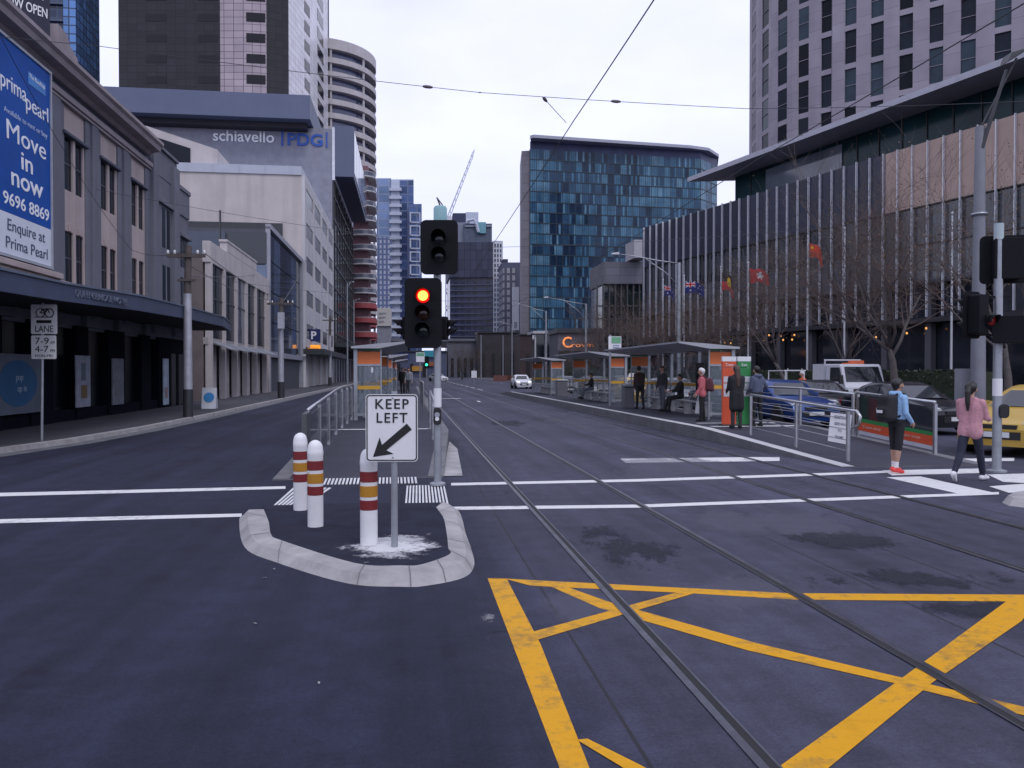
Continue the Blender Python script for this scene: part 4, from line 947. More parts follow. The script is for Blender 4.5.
frontbox(t, 604, 650, 125, zz(262, 125), 10, grid('podium_grey', (.12, .12, .15), (.08, .08, .1), 2, 1.2, .05, .6), 'wall', z0=zz(284, 125)); frontbox(t, 604, 650, 126, zz(284, 125), 9, glass('podium_glass', (.01, .028, .032), .06), 'glazing'); frontbox(t, 634, 647, 122, zz(240, 122), 5, mat('plant_pale', (.36, .35, .38), .7), 'plant_box', z0=zz(258, 122))
b = t.mb()
for k in range(9): x, u = SY(597 + k * 6, 125.5); b.box(x - .1, x + .1, u - .2, u + .3, 0, zz(284, 125))
for k in range(6): (x, u), (x2, u2) = SY(596, 125.6), SY(650, 125.6); z = 2 + k * 2; b.hexa([(x, u, z), (x2, u2, z), (x2, u2 + .3, z), (x, u + .3, z), (x, u, z + .2), (x2, u2, z + .2), (x2, u2 + .3, z + .2), (x, u + .3, z + .2)])
b.build('mullion', DARKM, t)
t = T('casino_sign_block', 'low grey kiosk block carrying glowing orange lettering near the hotel base', 'building', (*SY(575, 130), 0))
frontbox(t, 558, 600, 130, zz(333, 130), 8, mat('sign_block_grey', (.12, .12, .15), .7, var=.15), 'wall'); frontbox(t, 557, 601, 129.5, zz(328.5, 130), 9, DARKM, 'roof', z0=zz(333, 130)); frontbox(t, 559, 592, 129.7, zz(351, 130), 1, mat('opening_black', (.006, .006, .008), .6), 'opening')
x, u = SY(567, 129.6); OGLOW = mat('orange_glow', (.9, .3, .1), .5, var=0, emit=(1, .30, .08), estr=.7)
text(t, 'C', (x, u, zz(347.5, 130)), (cT, 0, 0), (0, 0, 1), OGLOW, h=1.7, width=1.5, ext=.1, bold=.01); x2, u2 = SY(579, 129.6); text(t, 'rown', (x2 + .6, u2, zz(347, 130)), (cT, 0, 0), (0, 0, 1), OGLOW, h=.7, width=3.6, ext=.1)
t = T('hotel_entrance', 'white slab roofed entrance pavilion at the foot of the glass hotel', 'pavilion', (*SY(555, 170), 0))
frontbox(t, 533, 580, 170, zz(331, 170), 8, WP, 'roof', z0=zz(333.5, 170)); frontbox(t, 536, 578, 172, zz(333.5, 170), 5, glass('pavilion_glass', (.015, .02, .03), .08), 'glazing')
for k in range(5): frontbox(t, 535 + k * 10, 536 + k * 10, 170.5, zz(333.5, 170), 1, WP, 'column')

# ------------------------------------------------------------------ right: long finned glass hall
def K(t_, off=0, Z=0):     # point t_ metres of depth behind the near end of the facade; off = metres in front of it
    dx, dy = -.421, 1.0; n = Vector((-1.0, -.421)).normalized()
    return Vector(ToS(31.5 + dx * t_ + n.x * off, 50 + dy * t_ + n.y * off))
t = T('finned_glass_hall', 'long dark hall with bright vertical fins, tan panels and a blade roof', 'building', (*K(0), 0))
T0, T1 = -22.0, 39.6
def wallseg(name, m, a, c, z0, z1, off, thick=.3, obj=None):
    p, q, p2, q2 = K(a, off), K(c, off), K(a, off - thick), K(c, off - thick)
    b = obj or t.mb(); b.prism([tuple(p), tuple(p2), tuple(q2), tuple(q)], z0, z1); return b if obj else b.build(name, m, t)
DPAN = grid('navy_metal_panels', (.022, .026, .05), (.012, .014, .024), 1.263, 2.65, .02, .35, var=.25, metal=.2)
TAN = mat('tan_metal_panels', (.36, .26, .22), .45, .1, var=.12, scale=.6)
wallseg('upper_panels', DPAN, 9.3, T1, 13.4, 17.8, 0)
wallseg('tan_panels', TAN, T0, 9.28, 13.4, 17.8, .04)
HGL = glass('hall_glass', (.045, .055, .07), .05, var=.5, scale=.12)
HGL2 = glass('hall_glass_dark', (.018, .02, .028), .06, var=.5, scale=.2)
n_ = int((T1 - T0) / 1.162)
gm = [HGL, HGL2, glass('hall_glass_mid', (.03, .036, .05), .06, var=.5, scale=.15)]
rg = random.Random(5); b = t.mb()
for k in range(n_):
    a = T0 + k * 1.162
    for z0, z1 in ((8.0, 10.7), (10.7, 13.34)):
        p, q = K(a + .02, -.12), K(a + 1.14, -.12); mi = (0 if a < 20 else 2) if rg.random() < .75 else rg.randrange(3)
        b.face([(q.x, q.y, z0 + .03), (p.x, p.y, z0 + .03), (p.x, p.y, z1 - .03), (q.x, q.y, z1 - .03)], mi)
b.build('glazing', gm, t)
b = t.mb()
for z in (7.9, 13.34): wallseg('', None, T0, T1, z, z + .08, .05, .3, b)
wallseg('', None, T0, T1, 10.66, 10.74, -.02, .2, b); b.build('transom', mat('black_joint', (.01, .01, .012), .5), t)
FIN = mat('bright_fin', (.62, .63, .68), .4, .2, var=.1)
for k in range(n_ + 1):
    a = T0 + k * 1.162; p, q = K(a, .2), K(a + .05, .2); p2, q2 = K(a, .0), K(a + .05, .0)
    b = t.mb(); b.prism([tuple(p), tuple(p2), tuple(q2), tuple(q)], 5.6, 17.85); b.build('fin', FIN, t)
wallseg('lower_glazing', HGL2, T0, T1, 0, 7.9, -.9, .3)
b = t.mb()
for k in range(0, n_, 3):
    a = T0 + k * 1.162; wallseg('', None, a, a + .45, 0, 7.9, -.3, .5, b)
b.build('column', mat('dark_column', (.075, .075, .09), .6), t)
wallseg('soffit', mat('dark_soffit', (.02, .02, .026), .7), T0, T1, 5.2, 5.5, .3, 1.2)
wallseg('recess_glazing', glass('recess_green_glass', (.010, .034, .042), .15, var=.5, scale=.15, spec=.2), T0, 28.2, 17.85, 21.0, -2.6)
b = t.mb(); 
for k in range(0, 25): a = T0 + k * 2.0; wallseg('', None, a, a + .09, 17.85, 21.0, -2.52, .15, b)
b.build('mullion', mat('mullion_green_black', (.012, .016, .02), .5), t)
wallseg('reflection_panel', glass('recess_reflection_pale', (.13, .15, .19), .05), 15.5, 24, 18.6, 20.6, -2.5, .05)  # pale sheet over the recess glazing, a reflection painted in as colour
b = t.mb(); p = [tuple(K(T0, .6)), tuple(K(T0, -12)), tuple(K(24, -14)), tuple(K(30.8, -.5)), tuple(K(31.4, .6))]
b.prism(p, 20.95, 21.38); b.build('blade_roof', mat('blade_pale', (.40, .40, .46), .5, var=.08), t)
wallseg('core', mat('hall_core', (.03, .03, .035), .8), T0 + .2, T1 - .1, 0, 17.6, -1.3, 14)
wallseg('end_wall', mat('end_wall_dark', (.04, .042, .055), .7), T1, T1 + .3, 0, 17.8, .1, 10)
# warm lamps under the soffit
for k in range(18):
    a = rg.uniform(T0, T1); p = K(a, rg.uniform(-.2, .4)); z = rg.uniform(4.2, 5.0)
    o = MB(); x, y, zc = Wd(p.x, p.y, z); o.lathe((x, y, zc), [(.01, .09), (.06, .06), (.075, 0), (.06, -.06), (.01, -.08)], 8); ob = o.build('pendant_lamp', mat('warm_lamp', (.9, .5, .15), .5, var=0, emit=(1, .42, .1), estr=1.0)); recentre(ob)
    solo(ob, 'small warm lamp glowing under the dark soffit of the finned hall', 'lamp', 'warm lamps under the hall soffit')
# ------------------------------------------------------------------ right: tall pale hotel tower behind the hall
t = T('stone_hotel_tower', 'tall pinkish grey hotel tower with a curved corner and tall dark windows', 'tower', (*SY(900, 118), 0))
PT = [at(749, 152), at(748.5, 146), at(757, 139), at(771, 133.5), at(791, 129), at(813, 126), at(836, 123.4), at(861, 120.8), at(889, 118), at(918.5, 115.5), at(949, 113), at(982, 110.4), at(1018, 107.8), at(1056, 105)]
SC = grid('stone_tower_panels', (.30, .27, .32), (.19, .17, .21), 2.9, 2.9, .04, .7, var=.06)
wb = t.mb(); qs = []
zb, zt = 25, 83; nr = 10
for i_, (p, q) in enumerate(zip(PT, PT[1:])): facade(t, wb, p, q, zb, zt, 1, nr, .46, .86, .13 if i_ < 5 else .35, .5, qs, transom=.07)
wb.build('wall', SC, t)
qs.sort(key=lambda q: -q[0].x + abs(q[0].z - 42) * .5)
pane_set(t, qs, [glass('tower_window_dark', (.006, .008, .014), .3, spec=.12), glass('tower_window_mid', (.012, .018, .03), .3, spec=.15), glass('tower_window_teal', (.03, .05, .07), .25, spec=.2)], 'window')
b = t.mb(); b.prism([(p[0] + .2, p[1] + .6) for p in PT] + [at(1056, 140), at(790, 175)], 0, zt); b.build('core', mat('stone_core', (.2, .18, .21), .8), t)

# ------------------------------------------------------------------ hedges and trees on the right
HEDGE = mat('hedge_green', (.028, .038, .022), .9, var=.5, scale=6, bump=.6, bscale=20)
LEAFH = [mat('hedge_leaf_a', (.022, .034, .016), .7, var=.2), mat('hedge_leaf_b', (.04, .055, .028), .7, var=.2)]
def hedge(lab, p, q, w, h, seed):
    rg = random.Random(seed); p, q = Vector(p), Vector(q); e = q - p; L = e.length; e /= L; n = Vector((e.y, -e.x))
    t = T('hedge', lab, 'hedge', (p.x, p.y, .12))
    b = t.mb(); a = p - n * w / 2; b.obox((a.x, a.y, .1), (e.x * L, e.y * L, 0), (n.x * w, n.y * w, 0), (0, 0, h - .1)); b.build('stems', HEDGE, t)
    b = t.mb()
    for k in range(int(L * 90)):
        s = rg.random() * L; f = rg.random()
        if f < .55: c = p + e * s + n * (w / 2) ; z = rg.uniform(.15, h + .05)
        else: c = p + e * s + n * rg.uniform(-w / 2, w / 2); z = h + rg.uniform(-.05, .1)
        d = Vector((rg.gauss(0, 1), rg.gauss(0, 1), rg.gauss(0, .8))).normalized() * rg.uniform(.06, .14); g_ = Vector((rg.gauss(0, 1), rg.gauss(0, 1), rg.gauss(0, 1))).cross(d).normalized() * .06
        c3 = Vector((c.x, c.y, z)) + Vector((n.x, n.y, 0)) * rg.uniform(-.05, .12)
        b.face([tuple(c3 - d), tuple(c3 + g_), tuple(c3 + d), tuple(c3 - g_)], rg.randrange(2))
    b.build('foliage', LEAFH, t)
hedge('long dark clipped hedge along the foot of the finned glass hall', K(38, 11), K(-6, 11), 1.2, 1.75, 1)
hedge('low dark hedge near the far platform shelters beneath the plum brown shed', SY(592, 95), SY(540, 125), 1.5, 2.4, 2)
BARK = mat('grey_bark', (.10, .085, .085), .9, var=.3, scale=4, bump=.5, bscale=20)
TWIG = mat('brown_twig', (.11, .082, .075), .9, var=.3, scale=2)
def tree(lab, base, H, spread, seed, leaf=None, nleaf=0, lean=(0, 0), lv=4, r0=.16, fork=.3):
    rg = random.Random(seed); t = T('bare_tree', lab, 'tree', base, street=False)
    tr = t.mb(); cr = t.mb(); tips = []
    def grow(p, d, L, r, lvl):
        pts = [p]; n = 4 if lvl < 2 else 3; dd = d.copy()
        for k in range(n):
            dd = (dd + Vector((rg.gauss(0, .16), rg.gauss(0, .16), rg.gauss(0.04, .1)))).normalized(); pts.append(pts[-1] + dd * L / n)
        rad = [r * (1 - .55 * k / n) for k in range(n + 1)]
        (tr if lvl < 2 else cr).path(pts, rad, 7 if lvl < 2 else (4 if lvl < 3 else 3), cap=lvl < 2)
        if lvl >= lv: tips.append(pts[-1]); tips.append(pts[-2]); return
        nb = [6, 6, 6, 6, 3][lvl]
        for k in range(nb):
            f = rg.uniform(.35, 1) if k else 1.0; f = f if lvl else (.8 + .2 * rg.random())
            i = min(n - 1, int(f * n)); q = pts[i].lerp(pts[i + 1], f * n - i)
            az = rg.uniform(0, 2 * math.pi) if lvl else k * 2 * math.pi / nb + rg.uniform(-.4, .4); tilt = rg.uniform(.35, .85) if lvl else rg.uniform(.25, .8)
            a = Vector((1, 0, 0)) if abs(dd.x) < .7 else Vector((0, 1, 0)); a = (a - dd * a.dot(dd)).normalized(); c = dd.cross(a)
            nd = dd * math.cos(tilt) + (a * math.cos(az) + c * math.sin(az)) * math.sin(tilt); nd.x *= spread * .85; nd.y *= spread * .85
            grow(q, nd.normalized(), L * rg.uniform(.55, .8) if lvl else (H - fork * H) * rg.uniform(.6, .85), max(.0065, rad[i] * rg.uniform(.45, .62)), lvl + 1)
    grow(Vector(base), Vector((lean[0], lean[1], 1)).normalized(), H * fork, r0, 0)
    tr.build('trunk', BARK, t, smooth='all')
    if leaf:
        for k in range(nleaf):
            c = rg.choice(tips) + Vector((rg.gauss(0, .18), rg.gauss(0, .18), rg.gauss(0, .18))); d = Vector((rg.gauss(0, 1), rg.gauss(0, 1), rg.gauss(0, 1))).normalized() * .045; g_ = Vector((rg.gauss(0, 1), rg.gauss(0, 1), rg.gauss(0, 1))).cross(d).normalized() * .03
            cr.face([tuple(c - d), tuple(c + g_), tuple(c + d), tuple(c - g_)], 1)
    cr.build('crown', [TWIG, leaf or TWIG], t)
    return t
def pb(px, Y, z=.12): return ((px - 512) / 800 * Y, Y, z)
LFA = mat('rust_leaf', (.15, .085, .035), .7, var=.3); LFB = mat('olive_leaf', (.10, .085, .03), .7, var=.3)
tree('large bare grey street tree with spreading limbs behind the striding pedestrians', pb(897, 36), 8.6, 1.2, 11, LFB, 250, (.12, 0), 4, .23, .33)
tree('bare forked tree in front of the red flags', pb(790, 43), 6.8, 1.15, 12, LFB, 300, (.05, 0), 4, .17, .35)
tree('bare tree with a few rust leaves below the blue flag', pb(692, 58), 6.4, 1.3, 13, LFA, 1500, (0, 0), 4, .16, .3)
tree('bare brown bush-like tree behind the middle shelter roof', pb(655, 66), 6.6, 1.4, 14, LFB, 500, (0, 0), 4, .16, .28)
tree('bare brown tree left of the tall double street lamp', pb(618, 78), 6.6, 1.4, 15, LFB, 400, (0, 0), 4, .16, .28)
tree('bare tree behind the pedestrian signal, crown half rust leaved', pb(1012, 33), 8.2, 1.2, 16, LFA, 1600, (0, 0), 4, .2, .35)
tree('bare tree between the truck and the red flower flag', pb(740, 52), 5.2, 1.25, 17, LFB, 300, (0, 0), 4, .15, .32)
tree('small bare tree by the glowing orange lettering', pb(598, 105), 6.4, 1.3, 18, LFB, 300, (0, 0), 4, .15, .3)
tree('bare tree above the parked white truck', pb(845, 47), 7.6, 1.2, 19, LFB, 300, (-.05, 0), 4, .16, .33)
tree('far olive tree beside the traffic light pole at the street end', pb(462, 170), 6.2, 1.3, 20, LFB, 2600, (0, 0), 4, .2, .25)
# ------------------------------------------------------------------ bollards, keep-left sign, traffic signals
BWH = mat('bollard_white', (.74, .74, .75), .45, var=.06, scale=6, dirt=.18); BRED = mat('band_dark_red', (.17, .012, .014), .45, var=.1); BOR = mat('band_amber', (.42, .19, .012), .45, var=.1)
def bollard(lab, px, py):
    x, y, z = G(px, py, ZI); t = T('bollard', lab, 'bollard', (x, y, z), street=False, group='banded bollards on the traffic island', local=True)
    r = .082
    t.mb().lathe((0, 0, 0), [(r, -.02), (r, .75), (r * 1.02, .755), (r * 1.02, .80), (r, .805), (r * .97, .84), (r * .85, .875), (r * .6, .9), (r * .25, .915), (.002, .918)], 28).build('post', BWH, t, smooth=True)
    for z0, z1, m in ((.335, .43, BRED), (.46, .565, BOR), (.60, .70, BRED)):
        t.mb().lathe((0, 0, 0), [(r + .0005, z0), (r + .0025, z0 + .002), (r + .0025, z1 - .002), (r + .0005, z1)], 28).build('band', m, t, smooth=True)
    return t
bollard('white bollard with red and amber bands, rear left of the island trio', 300, 510)
bollard('white banded bollard in the middle, left of the keep left sign', 315, 526.5)
bollard('white banded bollard standing partly behind the keep left sign', 368.5, 545)
x, y, z = G(393.5, 549, ZI)
t = T('keep_left_sign', 'white keep left sign with black arrow on a grey pole', 'road sign', (x, y, z), street=False, local=True)
t.mb().tube((0, .045, -.05), (0, .045, 1.46), .032, n=16).build('pole', GALV, t, smooth=True)
Yk = y; SW = 52.1 * Yk / 800; SHt = 67.5 * Yk / 800; zc = zz(428, Yk) - z; cx0 = (391.6 - 393.5) * Yk / 800
def rrect(w, h, r, n=5):
    o = []
    for sx, sy, a0 in ((1, 1, 0), (-1, 1, 90), (-1, -1, 180), (1, -1, 270)):
        for k in range(n + 1): a = R(a0 + 90 * k / n); o.append((sx * (w / 2 - r) + r * math.cos(a), sy * (h / 2 - r) + r * math.sin(a)))
    return o
def plate(th, w, h, r, cx, cz, y0, dy, m, name): return th.mb().extrude([(cx + a, y0, cz + c) for a, c in rrect(w, h, r)], (0, dy, 0)).build(name, m, th)
tilt = .02
plate(t, SW, SHt, .035, cx0, zc, 0, .004, WSIGN, 'sign_face'); 
b = t.mb(); A = rrect(SW - .014, SHt - .014, .03); B = rrect(SW - .036, SHt - .036, .022)
for i in range(len(A)):
    j = (i + 1) % len(A); b.face([(cx0 + A[i][0], -.002, zc + A[i][1]), (cx0 + A[j][0], -.002, zc + A[j][1]), (cx0 + B[j][0], -.002, zc + B[j][1]), (cx0 + B[i][0], -.002, zc + B[i][1])])
b.build('border', BLKTXT, t)
text(t, 'KEEP', (cx0, -.003, zc + SHt * .285), (1, 0, 0), (0, 0, 1), BLKTXT, h=.09, width=.31, ext=.003, bold=.012, spacing=1.2); text(t, 'LEFT', (cx0, -.003, zc + SHt * .08), (1, 0, 0), (0, 0, 1), BLKTXT, h=.09, width=.285, ext=.003, bold=.012, spacing=1.2)
d = Vector((-.74, 0, -.62)).normalized(); nrm = Vector((-d.z, 0, d.x)); tip = Vector((cx0 - SW * .36, -.004, zc - SHt * .43))
def pt(a, c): q = tip - d * a + nrm * c; return tuple(q)
b = t.mb(); b.extrude([pt(0, 0), pt(.165, .1), pt(.135, .032), pt(.44, .036), pt(.44, -.036), pt(.135, -.032), pt(.165, -.1)], (0, .002, 0)); b.build('arrow', BLKTXT, t)
b = t.mb(); 
for dz in (SHt * .44, -SHt * .44): b.lathe((cx0 + .01, -.004, zc + dz), [(.009, 0), (.009, .006)], 10, 'y')
b.build('bolt', GALV, t); b = t.mb(); b.box(-.05, .05, .005, .085, zc + SHt * .3, zc + SHt * .34); b.box(-.05, .05, .005, .085, zc - SHt * .38, zc - SHt * .34); b.build('bracket', GALV, t)

BBOARD = mat('lantern_black', (.006, .0055, .009), .7, var=.2, spec=.2)
LENSO = [mat('lens_unlit_amber', (.022, .008, .004), .15, var=.2), mat('lens_unlit_green', (.006, .012, .013), .15, var=.2), mat('lens_unlit_dark', (.010, .011, .014), .15, var=.2)]
REDLIT = mat('lens_red_lit', (.4, .0, .0), .3, var=0, emit=(.85, .004, .006), estr=1.0); REDCORE = mat('lens_red_core', (1, .6, .1), .3, var=0, emit=(1, .66, .10), estr=1.6)
def lantern(t, cx, cy, cz, n, w, h, lens, yaw=0, board=True, d=.2):
    """aspects stacked from the top; faces -y turned by yaw"""
    M4 = Matrix.Translation((cx, cy, cz)) @ Matrix.Rotation(yaw, 4, 'Z')
    def tf(b): b.v = [tuple(M4 @ Vector(p)) for p in b.v]; return b
    if board: tf(MB().extrude([(a, 0, c) for a, c in rrect(w, h, .085)], (0, .025, 0))).build('backboard', BBOARD, t)
    bw = w * .56 if board else w; bh = h * .84
    tf(MB().extrude([(a, .025 if board else 0, c) for a, c in rrect(bw, bh, .04)], (0, d, 0))).build('housing', BBOARD, t, bevel=.01)
    ph = h * (.245 if n == 3 else .31 if n == 2 else .8)
    for k in range(n):
        zc = ph * (n / 2 - k - .5); r = min(.105, ph * .45)
        m = lens[k]
        o = tf(MB().lathe((0, -.03, zc), [(.002, -.012), (r * .6, -.006), (r, .012), (r, .03)], 24, 'y')).build('lens', m, t, smooth=True)
        if m is REDLIT: tf(MB().lathe((0, -.045, zc), [(.002, -.006), (r * .66, .0), (r * .72, .01)], 24, 'y')).build('lamp_core', REDCORE, o, smooth=True)
        b = MB(); N = 20; pts = []
        for i in range(N + 1):
            a = R(-25 + 230 * i / N); pts.append((math.cos(a), math.sin(a)))
        L0 = .24 if board else .16
        for (c0, s0), (c1, s1) in zip(pts, pts[1:]):
            l0 = L0 * (.55 + .45 * max(0, s0)); l1 = L0 * (.55 + .45 * max(0, s1)); R_ = r * 1.1
            b.face([(c0 * R_, .0, zc + s0 * R_), (c1 * R_, .0, zc + s1 * R_), (c1 * R_, -l1, zc + s1 * R_ * .97), (c0 * R_, -l0, zc + s0 * R_ * .97)])
        vo = tf(b).build('visor', BBOARD, t, smooth='all'); sm = vo.modifiers.new('thickness', 'SOLIDIFY'); sm.thickness = .006
x, y, z = G(437.5, 485, .03); Yp = y; k = Yp / 800
t = T('traffic_signal', 'traffic signal on the island, lower lantern lit red, upper two aspect lantern dark', 'traffic light', (x, y, z), street=False, local=True)
def lx(px): return (px - 437.5) * k
def lz(py): return zz(py, Yp) - z
t.mb().tube((0, 0, 0), (0, 0, lz(228)), .057, .057, n=16).build('pole', GALV, t, smooth=True)
t.mb().lathe((0, 0, 0), [(.12, 0), (.12, .03), (.06, .05)], 16).build('base_plate', GALV, t)
lantern(t, lx(424.6), -.18, lz(314), 3, 36.5 * k, 69 * k, [REDLIT, LENSO[0], LENSO[1]]); lantern(t, lx(440.2), -.15, lz(249), 2, 37 * k, 53.5 * k, [LENSO[2], LENSO[2]])
b = t.mb()
for py in (292, 336, 258): b.box(lx(424), .03, -.03, .03, lz(py) - .02, lz(py) + .02)
b.build('bracket', BBOARD, t)
lantern(t, lx(402.5), .02, lz(328), 2, .2, .42, [LENSO[2], LENSO[1]], yaw=R(-80), board=False, d=.16); lantern(t, lx(447), .1, lz(328), 2, .2, .42, [LENSO[2], LENSO[1]], yaw=R(85), board=False, d=.16)
t.mb().lathe((0, 0, lz(407)), [(.0585, 0), (.0605, .002), (.0605, .28), (.0585, .282)], 16).build('sticker', WSIGN, t, smooth=True)
plate(t, .115, .26, .05, .005, lz(416), -.115, .07, BLACK, 'push_button_box'); b = t.mb(); b.lathe((.005, -.118, lz(414.5)), [(.04, 0), (.04, .004)], 18, 'y'); b.build('button_plate', GALV, t); t.mb().lathe((.005, -.124, lz(418.5)), [(.03, 0), (.03, .012)], 18, 'y').build('button', WSIGN, t)

x, y, z = G(997.5, 472, 0); Yp = y; k = Yp / 800; x0p = 997.5
t = T('pedestrian_signal', 'grey signal pole with black lanterns seen from behind beside the striding woman', 'traffic light', (x, y, z), street=False, local=True)
def lx(px): return (px - x0p) * k
t.mb().tube((0, 0, 0), (0, 0, lz(237)), .075, .07, n=16).build('pole', GALV, t, smooth=True); t.mb().tube((0, 0, lz(240)), (0, 0, lz(224)), .078, n=16).build('pole_cap', mat('pale_cap', (.42, .5, .52), .5), t, smooth=True)
lantern(t, lx(1008), .12, lz(259), 3, .8, .84, LENSO, yaw=R(165)); lantern(t, lx(972), .05, lz(315), 3, .44, .82, LENSO, yaw=R(205), d=.22); lantern(t, lx(1008), -.02, lz(330), 2, .5, .56, LENSO[1:], yaw=R(150), board=False, d=.25)
lantern(t, lx(985), -.16, lz(321), 1, .2, .24, [mat('lens_dim_red', (.12, .008, .008), .3, var=0, emit=(.5, .02, .01), estr=.06)], yaw=R(20), board=False)
b = t.mb(); b.box(lx(968), lx(1010), -.03, .03, lz(297) - .015, lz(297) + .015); b.box(lx(968), lx(1010), -.03, .03, lz(335) - .015, lz(335) + .015); b.box(-.05, .12, -.02, .14, lz(270), lz(246)); b.build('bracket', BBOARD, t)
t.mb().lathe((0, 0, lz(396)), [(.0755, 0), (.0775, .002), (.0775, .3), (.0755, .302)], 16).build('sticker', WSIGN, t, smooth=True)
plate(t, .16, .24, .07, .06, lz(411), -.12, .06, BLACK, 'push_button_box'); t.mb().lathe((0, 0, 0), [(.16, 0), (.16, .03), (.08, .05)], 16).build('base_plate', GALV, t)

# ------------------------------------------------------------------ left footpath: lane sign, poles, board
x, y, z = G(40, 441, .12); k = y / 800
t = T('lane_sign', 'white bicycle and bus lane sign over a times plate on a thin pole', 'road sign', (x, y, z), street=False, local=True)
def lx(px): return (px - 40) * k
def lz(py): return zz(py, y) - z
t.mb().tube((0, .05, 0), (.05, .05, lz(303)), .032, n=10).build('pole', GALV, t, smooth=True)
plate(t, 26 * k, 29.5 * k, .03, lx(44.5), lz(319.3), 0, .006, WSIGN, 'lane_plate'); plate(t, 25 * k, 23.5 * k, .03, lx(44), lz(347.2), 0, .006, WSIGN, 'times_plate')
b = t.mb(); 
for px in (41, 50): 
    pts = [(lx(px) + .1 * math.cos(a), -.004, lz(313) + .1 * math.sin(a)) for a in [i * math.pi / 9 for i in range(19)]]; b.path(pts, .012, 5)
a0, a1, s0, h0, pd = (lx(41), -.004, lz(313)), (lx(50), -.004, lz(313)), (lx(43.5), -.004, lz(309.3)), (lx(48.5), -.004, lz(309)), (lx(45.5), -.004, lz(313))
for p, q in ((a0, s0), (s0, pd), (s0, h0), (h0, pd), (h0, a1), (a0, pd)): b.tube(p, q, .013, n=5)
b.build('bicycle_symbol', BLKTXT, t)
b = t.mb(); b.box(lx(37), lx(52), -.006, -.002, lz(323.2), lz(320.2)); b.box(lx(35), lx(53), -.006, -.002, lz(317.6), lz(316.9)); b.build('bus_symbol', BLKTXT, t)
text(t, 'LANE', (lx(44.5), -.003, lz(332)), (1, 0, 0), (0, 0, 1), BLKTXT, h=.15, width=.42, ext=.004); text(t, '7-9', (lx(42.3), -.003, lz(344)), (1, 0, 0), (0, 0, 1), BLKTXT, h=.15, width=.32, ext=.004); text(t, '4-7', (lx(42), -.003, lz(352.2)), (1, 0, 0), (0, 0, 1), BLKTXT, h=.15, width=.32, ext=.004)
text(t, 'AM', (lx(53), -.003, lz(344)), (1, 0, 0), (0, 0, 1), BLKTXT, h=.07, width=.1, ext=.004); text(t, 'PM', (lx(53), -.003, lz(352.2)), (1, 0, 0), (0, 0, 1), BLKTXT, h=.07, width=.1, ext=.004); text(t, 'MON-FRI', (lx(44), -.003, lz(357)), (1, 0, 0), (0, 0, 1), BLKTXT, h=.06, width=.4, ext=.004)
WOOD = mat('weathered_timber', (.10, .085, .08), .9, var=.3, scale=3); SILV = mat('silver_sleeve', (.42, .43, .48), .5, .3, var=.2, scale=3)
def utility(lab, px, py, ytop, arm_px, lampside=0, rr=.16):
    x, y, z = G(px, py, .12); k = y / 800; H = zz(ytop, y) - z
    t = T('utility_pole', lab, 'utility pole', (x, y, z), street=False, local=True)
    t.mb().tube((0, 0, 0), (0, 0, H * .72), rr, rr * .85, n=12).build('sleeve', SILV, t, smooth=True); t.mb().tube((0, 0, H * .72), (.05, 0, H), rr * .8, rr * .7, n=12).build('pole', WOOD, t, smooth=True)
    t.mb().lathe((0, 0, 0), [(rr + .01, 0), (rr + .02, .5), (rr + .01, 1.0)], 12).build('dark_base', DARKM, t, smooth=True)
    w = arm_px * k / 2; t.mb().box(-w, w, -.16, -.05, H * .93, H * .93 + .12).build('crossarm', WOOD, t); t.mb().box(-w * .45, w * .45, -.16, -.05, H * .79, H * .79 + .09).build('crossarm', WOOD, t)
    b = t.mb()
    for f in (-.95, -.6, .6, .95): b.lathe((w * f, -.1, H * .93 + .12), [(.03, 0), (.05, .06), (.03, .14)], 8)
    b.build('insulator', WSIGN, t)
    if lampside:
        b = t.mb(); b.tube((0, 0, H * .8), (lampside, -.2, H * .95), .035, n=6); b.build('lamp_arm', GALV, t); b = t.mb(); b.box(lampside - .25, lampside + .25, -.3, -.1, H * .93, H * .98); b.build('lamp', SILV, t)
    return t
utility('silver sleeved timber power pole with a crossarm by the canopy', 188, 417, 246, 38)
t_ = utility('power pole with a pale transformer box before the white office face', 281, 398, 298, 26, 0, .2)
x, y, z = G(281, 398, .12); b = t_.mb(); b.box(-.05, .3, -.5, -.2, 4.3, 5.3); b.build('transformer_box', mat('box_grey', (.45, .46, .52), .5), t_)
utility('slim far power pole beside the blue parking sign', 330, 386, 316, 14, 0, .2)
def lamp_post(lab, px, py, ytop, arms, z0=.12, rr=.1, name='street_lamp', head='flat', sag=.5):
    x, y, z = G(px, py, z0) if py < 1000 else ((px - 512) / 800 * (py - 1000), py - 1000, z0)
    k = y / 800; H = zz(ytop, y) - z; t = T(name, lab, 'street lamp', (x, y, z), street=False, local=True)
    t.mb().tube((0, 0, 0), (0, 0, H), rr, rr * .65, n=12).build('pole', GALV, t, smooth=True)
    for apx, apy in arms:
        ex, ez = (apx - px) * k, zz(apy, y) - z
        b = t.mb(); b.path([(0, 0, H - .05), (ex * .3, 0, H + (ez - H) * .12 + .06), (ex * .65, 0, H + (ez - H) * .7), (ex * .93, 0, ez)], [.045, .04, .035, .03], 7); b.path([(0, 0, H - sag * 1.3), (ex * .2, 0, H - sag * .55), (ex * .5, 0, H + (ez - H) * .4 + .02)], .03, 6); b.build('arm', GALV, t, smooth='all')
        s = 1 if ex > 0 else -1; b = t.mb(); b.extrude([(ex * .9, -.12, ez - .08), (ex + s * .05, -.12, ez - .06), (ex + s * .05, -.12, ez + .03), (ex * .9, -.12, ez + .1)], (0, .24, 0)); b.build('lamp_head', mat('lamp_head_pale', (.5, .51, .55), .4), t, bevel=.02)
    return t
